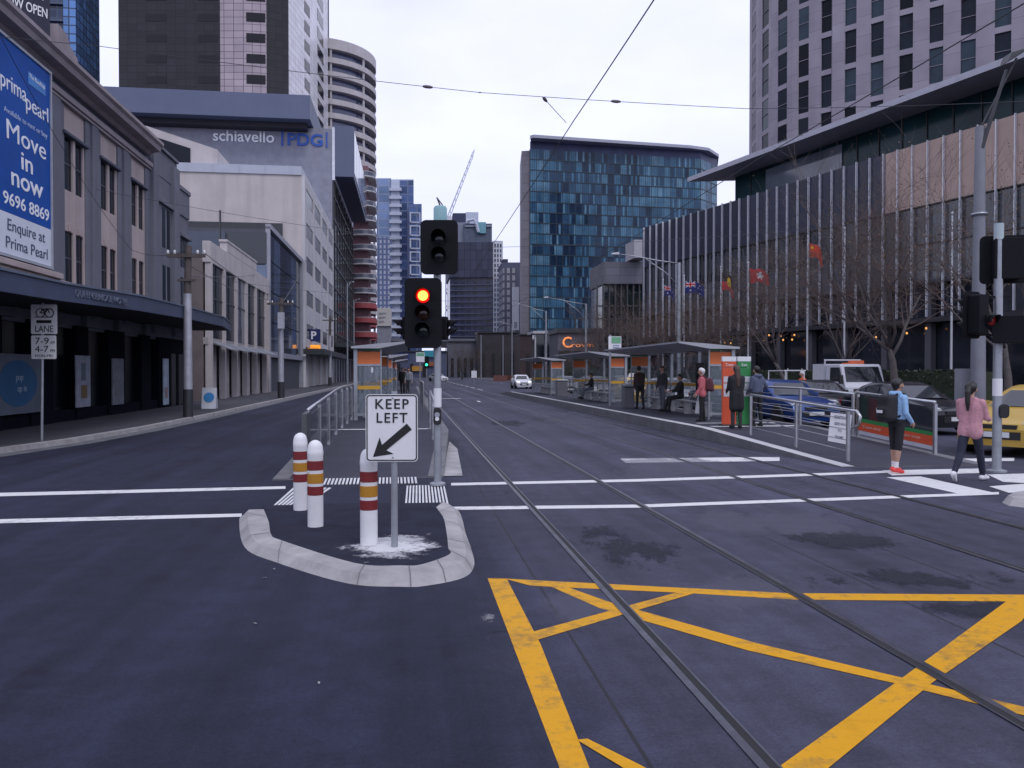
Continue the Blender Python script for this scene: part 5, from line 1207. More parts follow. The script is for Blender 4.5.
lamp_post('tall grey street lamp with one long arm, behind the nearest right shelter', 679, 1053, 263, [(612, 254)], rr=.16, sag=1.2)
lamp_post('grey street lamp with a long left arm over the second shelter', 586, 1086, 304, [(544, 297.5)], rr=.16, sag=1.2)
lamp_post('far grey street lamp left of the glowing orange lettering', 546, 1110, 311, [(517, 304)], rr=.17, sag=1.2)
lamp_post('thin far pole with a small arm left of the hotel', 512, 1150, 325, [(500, 322)], rr=.15, sag=.8)
lamp_post('thin far lamp pole at the left edge of the plum brown shed', 503, 1165, 335, [], rr=.13)
lamp_post('far lamp pole beside the pale slate shed', 481, 1180, 335, [], rr=.15)
lamp_post('thin street lamp on the left footpath beside the parking block', 347.5, 384, 283, [(354, 282)], rr=.12, sag=.8)
lamp_post('thin dark street lamp below the slate overhang', 354, 381, 300, [(360, 299)], rr=.15, sag=.8)
# big tapered mast on the right
x, y = (978 - 512) / 800 * 26, 26; k = 26 / 800
t = T('lighting_mast', 'thick tapered grey mast with a raked arm and lamp head at upper right', 'street lamp', (x, y, .1), street=False, local=True)
def mz(py): return zz(py, 26) - .1
t.mb().tube((0, 0, 0), (0, 0, mz(128)), .24, .15, n=16).build('mast', mat('mast_grey', (.20, .205, .235), .5, .2, var=.12), t, smooth=True)
b = t.mb(); b.tube((0, -.1, mz(150)), (18 * k, -.4, mz(76)), .07, .05, n=8); b.tube((0, -.1, mz(128)), (26 * k, -.5, mz(66)), .04, .035, n=8); b.build('arm', DARKM, t, smooth=True)
b = t.mb(); b.extrude([(14 * k, -.7, mz(72)), (30 * k, -.7, mz(62)), (34 * k, -.7, mz(57)), (18 * k, -.7, mz(62))], (0, .5, 0)); b.build('lamp_head', DARKM, t, bevel=.03)
b = t.mb(); b.lathe((0, 0, mz(215)), [(.235, -.04), (.26, 0), (.235, .04)], 16); b.build('collar', GALV, t)
b = t.mb(); b.box(-.35, .35, .35, .75, 0, 1.75); b.build('control_box', mat('cabinet_grey', (.24, .25, .28), .6), t)
# A-frame board on the footpath
x, y, z = G(209.5, 408.5, .125)
t = T('sandwich_board', 'white sandwich board with a pale blue disc on the left footpath', 'sign', (x, y, z), street=False, rz=R(10), local=True)
b = t.mb(); w = .3; b.hexa([(-w, -.25, 0), (w, -.25, 0), (w, -.22, 0), (-w, -.22, 0), (-w, -.03, .92), (w, -.03, .92), (w, 0, .92), (-w, 0, .92)]); b.hexa([(-w, .22, 0), (w, .22, 0), (w, .25, 0), (-w, .25, 0), (-w, .01, .92), (w, .01, .92), (w, .04, .92), (-w, .04, .92)]); b.build('board', mat('board_white', (.55, .58, .64), .6), t)
b = t.mb(); b.extrude([(.22 * math.cos(a), -.151 + .05 * math.sin(a) * 1.05 - .004, .5 + .21 * math.sin(a)) for a in [i * math.pi / 14 for i in range(28)]], (0, -.004, .001)); b.build('disc', mat('disc_blue', (.03, .22, .5), .6), t)
text(t, 'open', (0, -.165, .46), (1, 0, 0), (0, .22, .97), WHTTXT, h=.09, ext=.004)

# ------------------------------------------------------------------ platform shelters
ROOFM = mat('shelter_roof', (.36, .37, .40), .5, .2, var=.12); SOFF = mat('shelter_soffit', (.10, .10, .115), .7)
def shelter(lab, u0, L, side, v_back, v_front, ads=True, zf=.3, adv=None):
    """side=+1: opens towards the left (right hand platform)"""
    t = T('tram_shelter', lab, 'tram shelter', (v_back, u0, zf), group='tram stop shelters')
    b = t.mb(); za, zb_ = zf + 2.36, zf + 2.2
    vm = (v_front * .45 + v_back * .55); e = .12 * side
    prof = [(v_front, za + .0), (vm, za - .07), (v_back + e, zb_), (v_back + e, zb_ - .06), (vm, za - .22), (v_front, za - .05)]
    b.extrude([(v, u0 - .25, z) for v, z in prof], (0, L + .5, 0)); b.build('roof', ROOFM, t)
    n = max(2, int(L / 2.7))
    for k in range(n + 1):
        u = u0 + L * k / n
        t.mb().box(v_back - .055, v_back + .055, u - .055, u + .055, zf, zb_ - .03).build('post', GALV, t)
        b = t.mb(); b.extrude([(v_back, u - .03, zb_ - .12), (v_front + .3 * side, u - .03, za - .1), (v_front + .3 * side, u - .03, za - .06), (v_back, u - .03, zb_ - .0)], (0, .06, 0)); b.build('rafter', SOFF, t)
    for k in range(n):
        a, c = u0 + L * k / n + .09, u0 + L * (k + 1) / n - .09
        t.mb().box(v_back - .012, v_back + .012, a, c, zf + .2, zf + 2.0).build('glass_panel', SHELTERGLASS, t)
        b = t.mb(); b.box(v_back - .02, v_back + .02, a, c, zf + .95, zf + 1.05); b.build('amber_strip', YSTRIP, t)
    v1 = v_back - .75 * side
    for u in (u0 + .02, u0 + L - .02):
        x0_, x1_ = min(v_back, v1), max(v_back, v1)
        b = t.mb(); b.box(x0_ + .07 * (side < 0), x1_ - .07 * (side > 0), u - .012, u + .012, zf + .2, zf + 1.62); b.build('end_glass', SHELTERGLASS, t)
        b = t.mb(); b.box(x0_, x1_, u - .025, u + .025, zf + 1.62, zf + 1.68); b.box(x0_, x1_, u - .025, u + .025, zf + .12, zf + .2); b.box(v1 - .02, v1 + .02, u - .03, u + .03, zf, zf + 2.22); b.build('end_frame', GALV, t)
        t.mb().box(x0_, x1_, u - .02, u + .02, zf + 1.68, zf + 2.05).build('orange_panel', ORANGE, t); t.mb().box(x0_, x1_, u - .021, u + .021, zf + 2.09, zf + 2.16).build('green_strip', GREEN, t); t.mb().box(x0_ + .02, x1_ - .02, u - .016, u + .016, zf + .92, zf + 1.03).build('amber_strip', YSTRIP, t)
    b = t.mb(); s0 = v_back - .12 * side; s1 = v_back - .55 * side; b.box(s0, s1, u0 + 1.2, u0 + L - 1.6, zf + .42, zf + .46)
    for k in range(4): u = u0 + 1.4 + (L - 3.2) * k / 3; b.box(s0, s0 - .3 * side, u - .03, u + .03, zf, zf + .42)
    b.build('bench', STAIN, t)
    b = t.mb(); b.box(v_back - .05 * side, v_back - .1 * side, u0 + L * .25, u0 + L * .25 + .75, zf + .75, zf + 1.75); b.build('map_case', mat('map_dark', (.02, .022, .03), .2), t)
    return t
shelter('nearest tram shelter on the right platform, people waiting inside', 23.4, 8.6, 1, 9.85, 8.05)
shelter('second tram shelter on the right platform, one person seated', 35.0, 8.0, 1, 9.7, 7.95)
shelter('farthest tram shelter on the right platform', 48.6, 7.5, 1, 9.5, 7.9)
shelter('nearest tram shelter on the left platform behind the red traffic light', 24.3, 8.5, -1, -1.55, .0)
shelter('second tram shelter on the left platform', 41, 8.5, -1, -1.55, .0)
shelter('farthest tram shelter on the left platform', 57, 8.5, -1, -1.55, .0)

# platform handrails and fences
def rail_fence(lab, pts, zfun, h, nm='handrail', wires=4, extra=None, ends=False, pr=.03):
    o = pts[0]; t = T(nm, lab, 'handrail', (o[0], o[1], zfun(o[1])))
    for (v, u) in pts: t.mb().tube((v, u, zfun(u)), (v, u, zfun(u) + h), pr * 1.35, n=8).build('post', STAIN, t, smooth=True)
    L = [(v, u, zfun(u) + h) for v, u in pts]
    if ends:
        v, u = pts[0]; d = (Vector(pts[0]) - Vector(pts[1])).normalized() * .35
        L = [(v + d.x * .4, u + d.y * .4, zfun(u) + h - .32), (v + d.x, u + d.y, zfun(u) + h - .25), (v + d.x * 1.1, u + d.y * 1.1, zfun(u) + h - .1), (v + d.x * .8, u + d.y * .8, zfun(u) + h - .01)] + L
    t.mb().path(L, pr, 8).build('top_rail', STAIN, t, smooth='all')
    b = t.mb()
    for k in range(wires): 
        f = .2 + .62 * k / max(1, wires - 1); b.path([(v, u, zfun(u) + h * f) for v, u in pts], .009, 5)
    b.build('wire', STAIN, t)
    return t
zr = lambda u: rampz(u, 13.6, 19.8); zl = lambda u: rampz(u, 13.2, 20)
rail_fence('stainless handrail along the tram side of the right ramp', [(8.27, 14.2), (8.2, 16.1), (8.12, 18.2)], zr, .97, ends=True)
def longfence(lab, v, us, zf, glassm, banner=None):
    t = T('platform_fence', lab, 'fence', (v, us[0], zf(us[0])))
    for u in us: t.mb().box(v - .03, v + .03, u - .03, u + .03, zf(u), zf(u) + 1.02).build('post', STAIN, t)
    t.mb().path([(v, u, zf(u) + 1.05) for u in us], .032, 8).build('top_rail', STAIN, t, smooth='all')
    for a, c in zip(us, us[1:]):
        def pan(z0, z1, m, nm, w=.012):
            b = t.mb(); b.hexa([(v - w, a + .05, zf(a) + z0), (v + w, a + .05, zf(a) + z0), (v + w, c - .05, zf(c) + z0), (v - w, c - .05, zf(c) + z0), (v - w, a + .05, zf(a) + z1), (v + w, a + .05, zf(a) + z1), (v + w, c - .05, zf(c) + z1), (v - w, c - .05, zf(c) + z1)]); return b.build(nm, m, t)
        if banner and a < banner:
            pan(.45, .95, glassm, 'glass_panel'); pan(.08, .16, mat('banner_pale', (.5, .5, .54), .6), 'white_band'); pan(.165, .36, REDOR, 'orange_band'); pan(.365, .445, GREEN, 'green_band')
        else: pan(.1, .95, glassm, 'glass_panel')
    return t
tf_ = longfence('glazed fence with an orange and green route banner on the right ramp', 10.55, [14.9, 16.3, 17.7], zr, FENCEGLASS, 19)
for k in range(2): text(tf_, 'Tram stop', (10.53, 15.7 + k * 1.4, zr(15.7 + k * 1.4) + .25), (0, -1, -.045), (0, 0, 1), mat('pale_small_letters', (.6, .45, .38), .6, var=0), h=.06, width=.7, ext=.004)
rail_fence('stainless post and wire fence behind the right platform shelters', [(10.55, 17.9 + 2.6 * k) for k in range(16)], zr, 1.0, 'platform_fence', 5)
tl_ = longfence('glazed fence along the left edge of the left platform', -1.68, [13.9 + 1.75 * k for k in range(7)], zl, mat('fence_glass_grey', (.06, .065, .085), .08, var=.1, alpha=.5))
b = tl_.mb(); b.hexa([(-1.72, 13.3, .5), (-1.64, 13.3, .5), (-1.64, 13.86, .5), (-1.72, 13.86, .5), (-1.72, 13.35, 1.05), (-1.64, 13.35, 1.05), (-1.64, 13.86, 1.08), (-1.72, 13.86, 1.08)]); b.build('end_panel', mat('end_panel_dark', (.05, .055, .06), .3), tl_)
b = tl_.mb(); b.box(-1.73, -1.63, 13.28, 13.84, .4, .5); b.build('green_band', GREEN, tl_); b = tl_.mb(); b.box(-1.73, -1.63, 13.28, 13.84, .05, .38); b.build('orange_band', mat('faded_orange', (.4, .12, .08), .6), tl_)
WRAIL = mat('white_painted_rail', (.62, .63, .66), .4, var=.08)
t = rail_fence('white painted handrail on the tram side of the left ramp', [(.55, 16.0), (.55, 18.0), (.55, 20.2)], zl, .95, 'handrail', 3)
rail_fence('white far handrail on the tram side of the left platform', [(.62, 33 + 2.2 * k) for k in range(4)], zl, 1.0, 'handrail', 3)

# "give way to trams" plate on the ramp end, stop flag, information boards, bins
p = SG(837, 450, .02); v, u = 8.12, 14.75
t = T('warning_sign', 'small white portrait warning plate hung on the right ramp handrail', 'sign', (8.4, 14.73, .35))
x0_, _ = SY(837, 14.9)
b = t.mb(); b.hexa([(8.22, 14.85, .38), (8.53, 14.62, .32), (8.54, 14.63, .32), (8.23, 14.86, .38), (8.28, 14.85, .94), (8.59, 14.62, .90), (8.6, 14.63, .90), (8.29, 14.86, .94)]); b.build('plate', WSIGN, t)
rv = Vector((.31, -.23, -.05)).normalized(); uv = Vector((.06, 0, .57)).normalized(); nv = rv.cross(uv); c0 = Vector((8.41, 14.735, .63)) + nv * .006
for s, dz, w in (('PEDESTRIANS', .19, .25), ('GIVE WAY', .06, .22), ('TO', -.07, .07), ('TRAMS', -.2, .16)): text(t, s, c0 + uv * dz, rv, uv, mat('grey_blue_lettering', (.10, .11, .18), .6, var=0), h=.055, width=w, ext=.004, bold=.012)
v_, u_ = SY(610, 34)
t = T('stop_flag', 'green and white tram stop flag sign above the first right shelter', 'sign', (v_, u_, .3))
t.mb().tube((v_, u_, .3), (v_, u_, zz(335, 34)), .05, n=8).build('pole', GALV, t, smooth=True)
w = 11 * 34 / 800; b = t.mb(); b.box(v_ - .08, v_ + w, u_ - .07, u_ - .03, zz(352, 34), zz(336.5, 34)); b.build('white_panel', WSIGN, t); b = t.mb(); b.box(v_ + .04, v_ + w - .02, u_ - .08, u_ - .072, zz(343.5, 34), zz(337, 34)); b.build('green_panel', mat('pale_green_panel', (.14, .36, .2), .5), t)
b = t.mb()
for k in range(3): b.box(v_ + .1, v_ + w - .08, u_ - .078, u_ - .072, zz(346.2 + k * 2, 34), zz(345.2 + k * 2, 34))
b.build('printed_lines', mat('printed_blue', (.2, .25, .4), .6), t)
Yi = 21.2; (va, ua) = SY(722.5, Yi); (vb, _) = SY(737, Yi); (vc_, uc) = SY(738.5, Yi); (vd, _) = SY(752.5, Yi); z0 = .3
t = T('information_board', 'pair of tall orange and green stop information boards with white timetables', 'sign', (va, ua, z0))
for (a, c, m, nm) in ((va, vb, REDOR, 'orange_board'), (vc_, vd, GREEN, 'green_board')):
    t.mb().box(a, c, ua, ua + .06, z0, zz(368, Yi)).build(nm, m, t, bevel=.006)
    t.mb().box(a, c + .0, ua - .0, ua + .08, zz(367.5, Yi), zz(361.5, Yi)).build('header', m, t); t.mb().box(a, c, ua, ua + .08, zz(361.3, Yi), zz(356.5, Yi)).build('route_number_strip', WSIGN, t)
    for k in range(3): t.mb().box(a + .03, c - .03, ua - .008, ua - .001, zz(382.5 + k * 7, Yi) , zz(376.5 + k * 7, Yi)).build('timetable', mat('timetable_white', (.55, .56, .6), .5, var=.15, scale=9), t)
    text(t, 'Tram' if nm[0] == 'o' else 'Exit', ((a + c) / 2, ua - .004, zz(366, Yi)), (1, 0, 0), (0, 0, 1), WHTTXT, h=.07, ext=.004)
t.mb().box(va - .02, vd + .02, ua - .05, ua + .2, z0 - .01, z0 + .05).build('plinth', DARKM, t)
def binthing(lab, px, py, Y, w, h):
    v, u = SY(px, Y); t = T('litter_bin', lab, 'bin', (v, u, .3))
    t.mb().box(v - w / 2, v + w / 2, u - w / 2, u + w / 2, .3, .3 + h * .86).build('body', mat('bin_grey', (.16, .16, .18), .5, .3, var=.2), t, bevel=.02); t.mb().box(v - w / 2 - .02, v + w / 2 + .02, u - w / 2 - .02, u + w / 2 + .02, .3 + h * .9, .3 + h).build('lid', GALV, t, bevel=.02); t.mb().box(v - w / 2 + .03, v + w / 2 - .03, u - w / 2 + .03, u + w / 2 - .03, .3 + h * .84, .3 + h * .92).build('slot', BLACK, t)
binthing('grey square litter bin in front of the yellow taxi behind the shelters', 628, 0, 32, .42, .95); binthing('grey litter bin between the second and farthest right shelters', 561.5, 0, 46.5, .6, 1.0)
b = 0
for k, (px, Y) in enumerate(((519, 150), (512, 150), (506, 150), (498, 152))):
    v, u = SY(px, Y); o = MB(); x, y, _ = Wd(v, u); o.hexa([(x - .9, y - .3, 0), (x + .9, y - .3, 0), (x + .9, y + .3, 0), (x - .9, y + .3, 0), (x - .8, y - .1, 1.1), (x + .8, y - .1, 1.1), (x + .8, y + .1, 1.1), (x - .8, y + .1, 1.1)])
    ob = o.build('road_barrier', mat('barrier_red', (.13, .04, .03), .6)); recentre(ob); solo(ob, 'dull red plastic road barrier in a row at the far end of the tram road', 'barrier', 'red road barriers at the street end')
x, y, z = G(474, 384, 0)
t = T('route_plate', 'small white plate on a post beyond the far end of the tram tracks', 'sign', (*SY(474, 105), 0)); v, u = t.off[:2]
t.mb().tube((v, u, 0), (v, u, 2.2), .05, n=6).build('pole', GALV, t); t.mb().box(v - .35, v + .35, u - .08, u - .05, 1.0, 1.9).build('plate', WSIGN, t)
t = T('traffic_signal', 'small far traffic signal showing green left of the island signal pole', 'traffic light', (*SY(426.5, 95), 0)); v, u = t.off[:2]
t.mb().tube((v, u, 0), (v, u, 3.6), .07, n=8).build('pole', GALV, t); t.mb().box(v - .28, v + .28, u - .2, u - .05, 2.2, 3.6).build('backboard', BBOARD, t)
t.mb().lathe((v, u - .2, 2.6), [(.16, 0), (.16, -.03)], 12, 'y').build('lens', mat('lens_green_lit', (.05, .8, .4), .3, var=0, emit=(.05, .9, .5), estr=1.5), t)
t = T('stop_flag', 'small green and white stop flag above the left platform', 'sign', (*SY(420, 62), .3)); v, u = t.off[:2]
t.mb().tube((v, u, .3), (v, u, zz(352, 62)), .05, n=6).build('pole', GALV, t); t.mb().box(v - .3, v + .35, u - .1, u - .05, zz(362, 62), zz(352.5, 62)).build('white_panel', WSIGN, t); t.mb().box(v - .26, v + .31, u - .12, u - .102, zz(356, 62), zz(353, 62)).build('green_panel', MATS['pale_green_panel'], t)

# ------------------------------------------------------------------ flagpoles and flags
FC = {'r': mat('flag_red', (.50, .015, .02), .8), 'w': mat('flag_white', (.6, .6, .62), .8), 'b': mat('flag_blue', (.01, .02, .14), .8), 'k': mat('flag_black', (.008, .008, .01), .8), 'y': mat('flag_yellow', (.65, .42, .02), .8), 'o': mat('flag_orange_red', (.5, .05, .02), .8)}
FK = 'rwbkyo'
def flagpole(lab, px, Y, ytop, flag, fl=1.9, fh=1.15, droop=.45, flab=None):
    v, u = SY(px, Y); H = zz(ytop, Y); t = T('flagpole', lab, 'flagpole', (v, u, .12))
    t.mb().tube((v, u, .1), (v, u, H), .075, .045, n=10).build('pole', mat('flagpole_white', (.55, .56, .6), .35, .3, var=.08), t, smooth=True); t.mb().lathe((v, u, H), [(.02, 0), (.08, .05), (.08, .1), (.02, .16)], 10).build('finial', MATS['flagpole_white'], t, smooth=True)
    if not flag: return
    NX, NZ = 48, 28; x0, y0, _ = Wd(v, u)
    b = MB(); V = {}
    for i in range(NX + 1):
        for j in range(NZ + 1):
            s = i / NX; w = j / NZ
            V[i, j] = (x0 + .09 + fl * s * (1 - droop * .35 * s), y0 + .16 * math.sin(s * 8 + w * 1.4) * s, H - .35 - fh * w * (1 - .12 * s) - droop * fl * s * s * .8 - .05 * math.sin(s * 9 + w))
    for i in range(NX):
        for j in range(NZ):
            b.face([V[i, j], V[i + 1, j], V[i + 1, j + 1], V[i, j + 1]], FK.index(flag((i + .5) / NX, (j + .5) / NZ)))
    o = b.build('flag', [FC[c] for c in FK], smooth='all'); recentre(o); solo(o, flab, 'flag'); sm = o.modifiers.new('cloth', 'SOLIDIFY'); sm.thickness = .01
def f_jack(s, w):
    if s < .5 and w < .5:
        a, c = s / .5, w / .5
        if abs(a - .5) < .07 or abs(c - .5) < .12: return 'r'
        if abs(a - .5) < .13 or abs(c - .5) < .22: return 'w'
        if min(abs(a - c), abs(a - 1 + c)) < .08: return 'w'
        return 'b'
    for (x, y, r) in ((.25, .77, .07), (.75, .17, .045), (.65, .45, .045), (.85, .38, .045), (.75, .83, .045)):
        if (s - x) ** 2 * 3.2 + (w - y) ** 2 < r * r * 1.6: return 'w'
    return 'b'
def f_abo(s, w): return 'y' if (s - .5) ** 2 * 2.6 + (w - .5) ** 2 < .075 else ('k' if w < .5 else 'r')
def f_flower(s, w):
    x, y = (s - .5) * 1.6, w - .5; r = math.hypot(x, y); a = math.atan2(y, x)
    return 'w' if r < .30 * (.45 + .55 * abs(math.cos(a * 2.5 + .4))) else 'r'
def f_red(s, w): return 'y' if (s - .18) ** 2 * 2.5 + (w - .26) ** 2 < .012 else 'o'
def f_stripe(s, w): return 'b' if int(w * 5) % 2 else 'w'
flagpole('white flagpole flying a partly hidden blue and white flag', 663, 70, 281, f_jack, 1.3, .9, .8, 'small drooping blue flag beside the tall street lamp')
flagpole('white flagpole flying the blue flag', 684, 67, 277, f_jack, 1.75, 1.0, .32, 'blue ensign flag with a red and white corner')
flagpole('white flagpole flying the black red and yellow flag', 720.5, 62.5, 268, f_abo, 1.3, 1.35, .85, 'drooping black and red flag with a yellow disc')
flagpole('white flagpole flying the red flag with a white flower', 748, 59.5, 264, f_flower, 1.6, 1.05, .3, 'red flag with a white flower in the middle')
flagpole('white flagpole flying the plain orange red flag', 807, 54, 238, f_red, 1.35, .95, .85, 'drooping orange red flag among the bare branches')
flagpole('bare white flagpole in front of the navy panels', 844, 51, 230, None); flagpole('bare white flagpole left of the thick grey mast', 951, 44, 215, None)

# ------------------------------------------------------------------ overhead wires
WIRE = mat('wire_dark', (.06, .06, .07), .5, .5, var=0)
def wire(lab, pts, r=.008, ins=(), name='overhead_wire', sub=14):
    P = []
    for (p, q, sag) in pts:
        p, q = Vector(p), Vector(q)
        for k in range(sub + 1):
            f = k / sub; P.append(p.lerp(q, f) - Vector((0, 0, sag * 4 * f * (1 - f))))
    b = MB(); b.path([tuple(x) for x in P], r, 5); o = b.build(name, WIRE)
    m = len(P) // 2; c = P[m].copy(); o.data.transform(Matrix.Translation(-c)); o.location = c; solo(o, lab, 'wire')
    for f in ins:
        c2 = P[int(f * (len(P) - 1))]; e = (P[min(len(P) - 1, int(f * (len(P) - 1)) + 1)] - c2).normalized() * .07
        i_ = MB(); i_.path([tuple(c2 - e - c), tuple(c2 - e * .4 - c), tuple(c2 + e * .4 - c), tuple(c2 + e - c)], [.014, .024, .024, .014], 8); i_.build('insulator', mat('insulator_brown', (.12, .1, .11), .4), o)
wire('tram contact wire over the near left track', [(Wd(2.5, 3, 5.6), Wd(2.5, 12, 5.55), .03), (Wd(2.5, 12, 5.55), Wd(2.4, 40, 5.6), .12), (Wd(2.4, 40, 5.6), Wd(2.3, 110, 5.6), .1)], .008)
wire('tram contact wire over the right track', [(Wd(6.4, 3, 5.6), Wd(6.3, 14, 5.6), .03), (Wd(6.3, 14, 5.6), Wd(6.1, 42, 5.6), .12), (Wd(6.1, 42, 5.6), Wd(6.1, 110, 5.6), .1)], .008)
def A3(px, py, Y): return ((px - 512) / 800 * Y, Y, zz(py, Y))
wire('nearest cross span wire with insulators high over the crossing', [(A3(-260, 10, 10.4), A3(100, 48, 10.9), .02), (A3(100, 48, 10.9), A3(480, 94, 11.5), .02), (A3(480, 94, 11.5), A3(745, 110, 12), .01), (A3(745, 110, 12), A3(1150, 95, 12.6), .05)], .0045, (.63, .46, .5))
wire('short bridle wire tying the contact wire to the span', [(A3(543, 99, 11.55), A3(566, 124, 12.4), .0)], .005, (.1,))
wire('second cross span wire farther down the street', [(Wd(-11, 30, 8.2), Wd(2.5, 30, 6.4), .15), (Wd(2.5, 30, 6.4), Wd(17.5, 30, 7.6), .15)], .007)
wire('third cross span wire in front of the glass hotel', [(Wd(-11, 52, 7.4), Wd(4, 52, 6.3), .2), (Wd(4, 52, 6.3), Wd(18, 52, 7.4), .2)], .009)
x1, y1, _ = G(188, 417, .12); x2, y2, _ = G(281, 398, .12)
for dx, nm in ((-.6, 'upper'), (.6, 'lower')): wire('%s power line between the two timber poles' % ('left' if dx < 0 else 'right'), [((x1 + dx, y1 - .1, 6.05), (x2 + dx, y2 - .1, 6.2), .35)], .014)
wire('feeder wire sloping from the silver sleeved pole to the low beige building', [((x1, y1, 5.2), Wd(F + .02, 60, 8.8), .1)], .014)
wire('thin service wire sagging along the old corner building', [(Wd(F + .8, 20, 11.3), Wd(F + .3, 33, 6.5), .5), (Wd(F + .3, 33, 6.5), (x1, y1, 6.1), .2)], .009)
wire('service wire rising from the far left pole towards the white office face', [((x2, y2, 5.9), Wd(F + .05, 92, 15), .3)], .02)
# ------------------------------------------------------------------ people
def capsule(V, Fc, p, q, r0, r1, n=12):
    p, q = Vector(p), Vector(q); d = q - p; L = d.length
    d = d / L if L > 1e-6 else Vector((0, 0, 1))
    a = Vector((1, 0, 0)) if abs(d.x) < .8 else Vector((0, 1, 0)); a = (a - d * a.dot(d)).normalized(); c = d.cross(a); m = 4
    rings = []
    for k in range(m + 1):
        f = -math.pi / 2 + (math.pi / 2) * k / m; rings.append((p + d * math.sin(f) * r0, max(1e-4, math.cos(f) * r0)))
    for k in range(m + 1):
        f = (math.pi / 2) * k / m; rings.append((q + d * math.sin(f) * r1, max(1e-4, math.cos(f) * r1)))
    b = len(V)
    for o, r in rings:
        for k in range(n): th = 2 * math.pi * k / n; V.append(tuple(o + (a * math.cos(th) + c * math.sin(th)) * r))
    for i in range(len(rings) - 1):
        for k in range(n): l = (k + 1) % n; Fc.append((b + i * n + k, b + i * n + l, b + (i + 1) * n + l, b + (i + 1) * n + k))
    Fc.append(tuple(b + k for k in reversed(range(n)))); Fc.append(tuple(b + (len(rings) - 1) * n + k for k in range(n)))
def fuse(name, caps, mats, voxel, parent, smooth_it=2):
    """capsules (p, q, r0, r1, material) fused into one continuous skin"""
    V, Fc = [], []
    for p, q, r0, r1, mi in caps: capsule(V, Fc, p, q, r0, r1)
    me = bpy.data.meshes.new('tmp'); me.from_pydata(V, [], Fc); ob = bpy.data.objects.new('tmp', me); COL.objects.link(ob)
    rm = ob.modifiers.new('r', 'REMESH'); rm.mode = 'VOXEL'; rm.voxel_size = voxel
    if smooth_it: sm = ob.modifiers.new('s', 'SMOOTH'); sm.iterations = smooth_it; sm.factor = .5
    dg = bpy.context.evaluated_depsgraph_get(); me2 = bpy.data.meshes.new_from_object(ob.evaluated_get(dg)); bpy.data.objects.remove(ob)
    n = len(me2.polygons); ce = np.empty(n * 3); me2.polygons.foreach_get('center', ce); ce = ce.reshape(-1, 3)
    best = np.full(n, 1e9); mi_ = np.zeros(n, dtype=np.int32)
    for p, q, r0, r1, mi in caps:
        p, q = np.array(p), np.array(q); d = q - p; L2 = max(1e-9, d @ d); t = np.clip(((ce - p) @ d) / L2, 0, 1)
        dist = np.linalg.norm(ce - (p + t[:, None] * d), axis=1) - (r0 + (r1 - r0) * t)
        w = dist < best; best[w] = dist[w]; mi_[w] = mi
    me2.materials.clear()
    for m in mats: me2.materials.append(m)
    me2.polygons.foreach_set('material_index', mi_); me2.polygons.foreach_set('use_smooth', [True] * n); me2.update(); me2.name = name
    o = bpy.data.objects.new(name, me2); COL.objects.link(o); o.parent = parent.root if isinstance(parent, T) else parent; return o
SKIN = mat('skin', (.42, .25, .18), .55, var=.06, scale=8); EYE = mat('eye_dark', (.02, .015, .012), .3, var=0); LIP = mat('lip', (.33, .13, .11), .5, var=0)
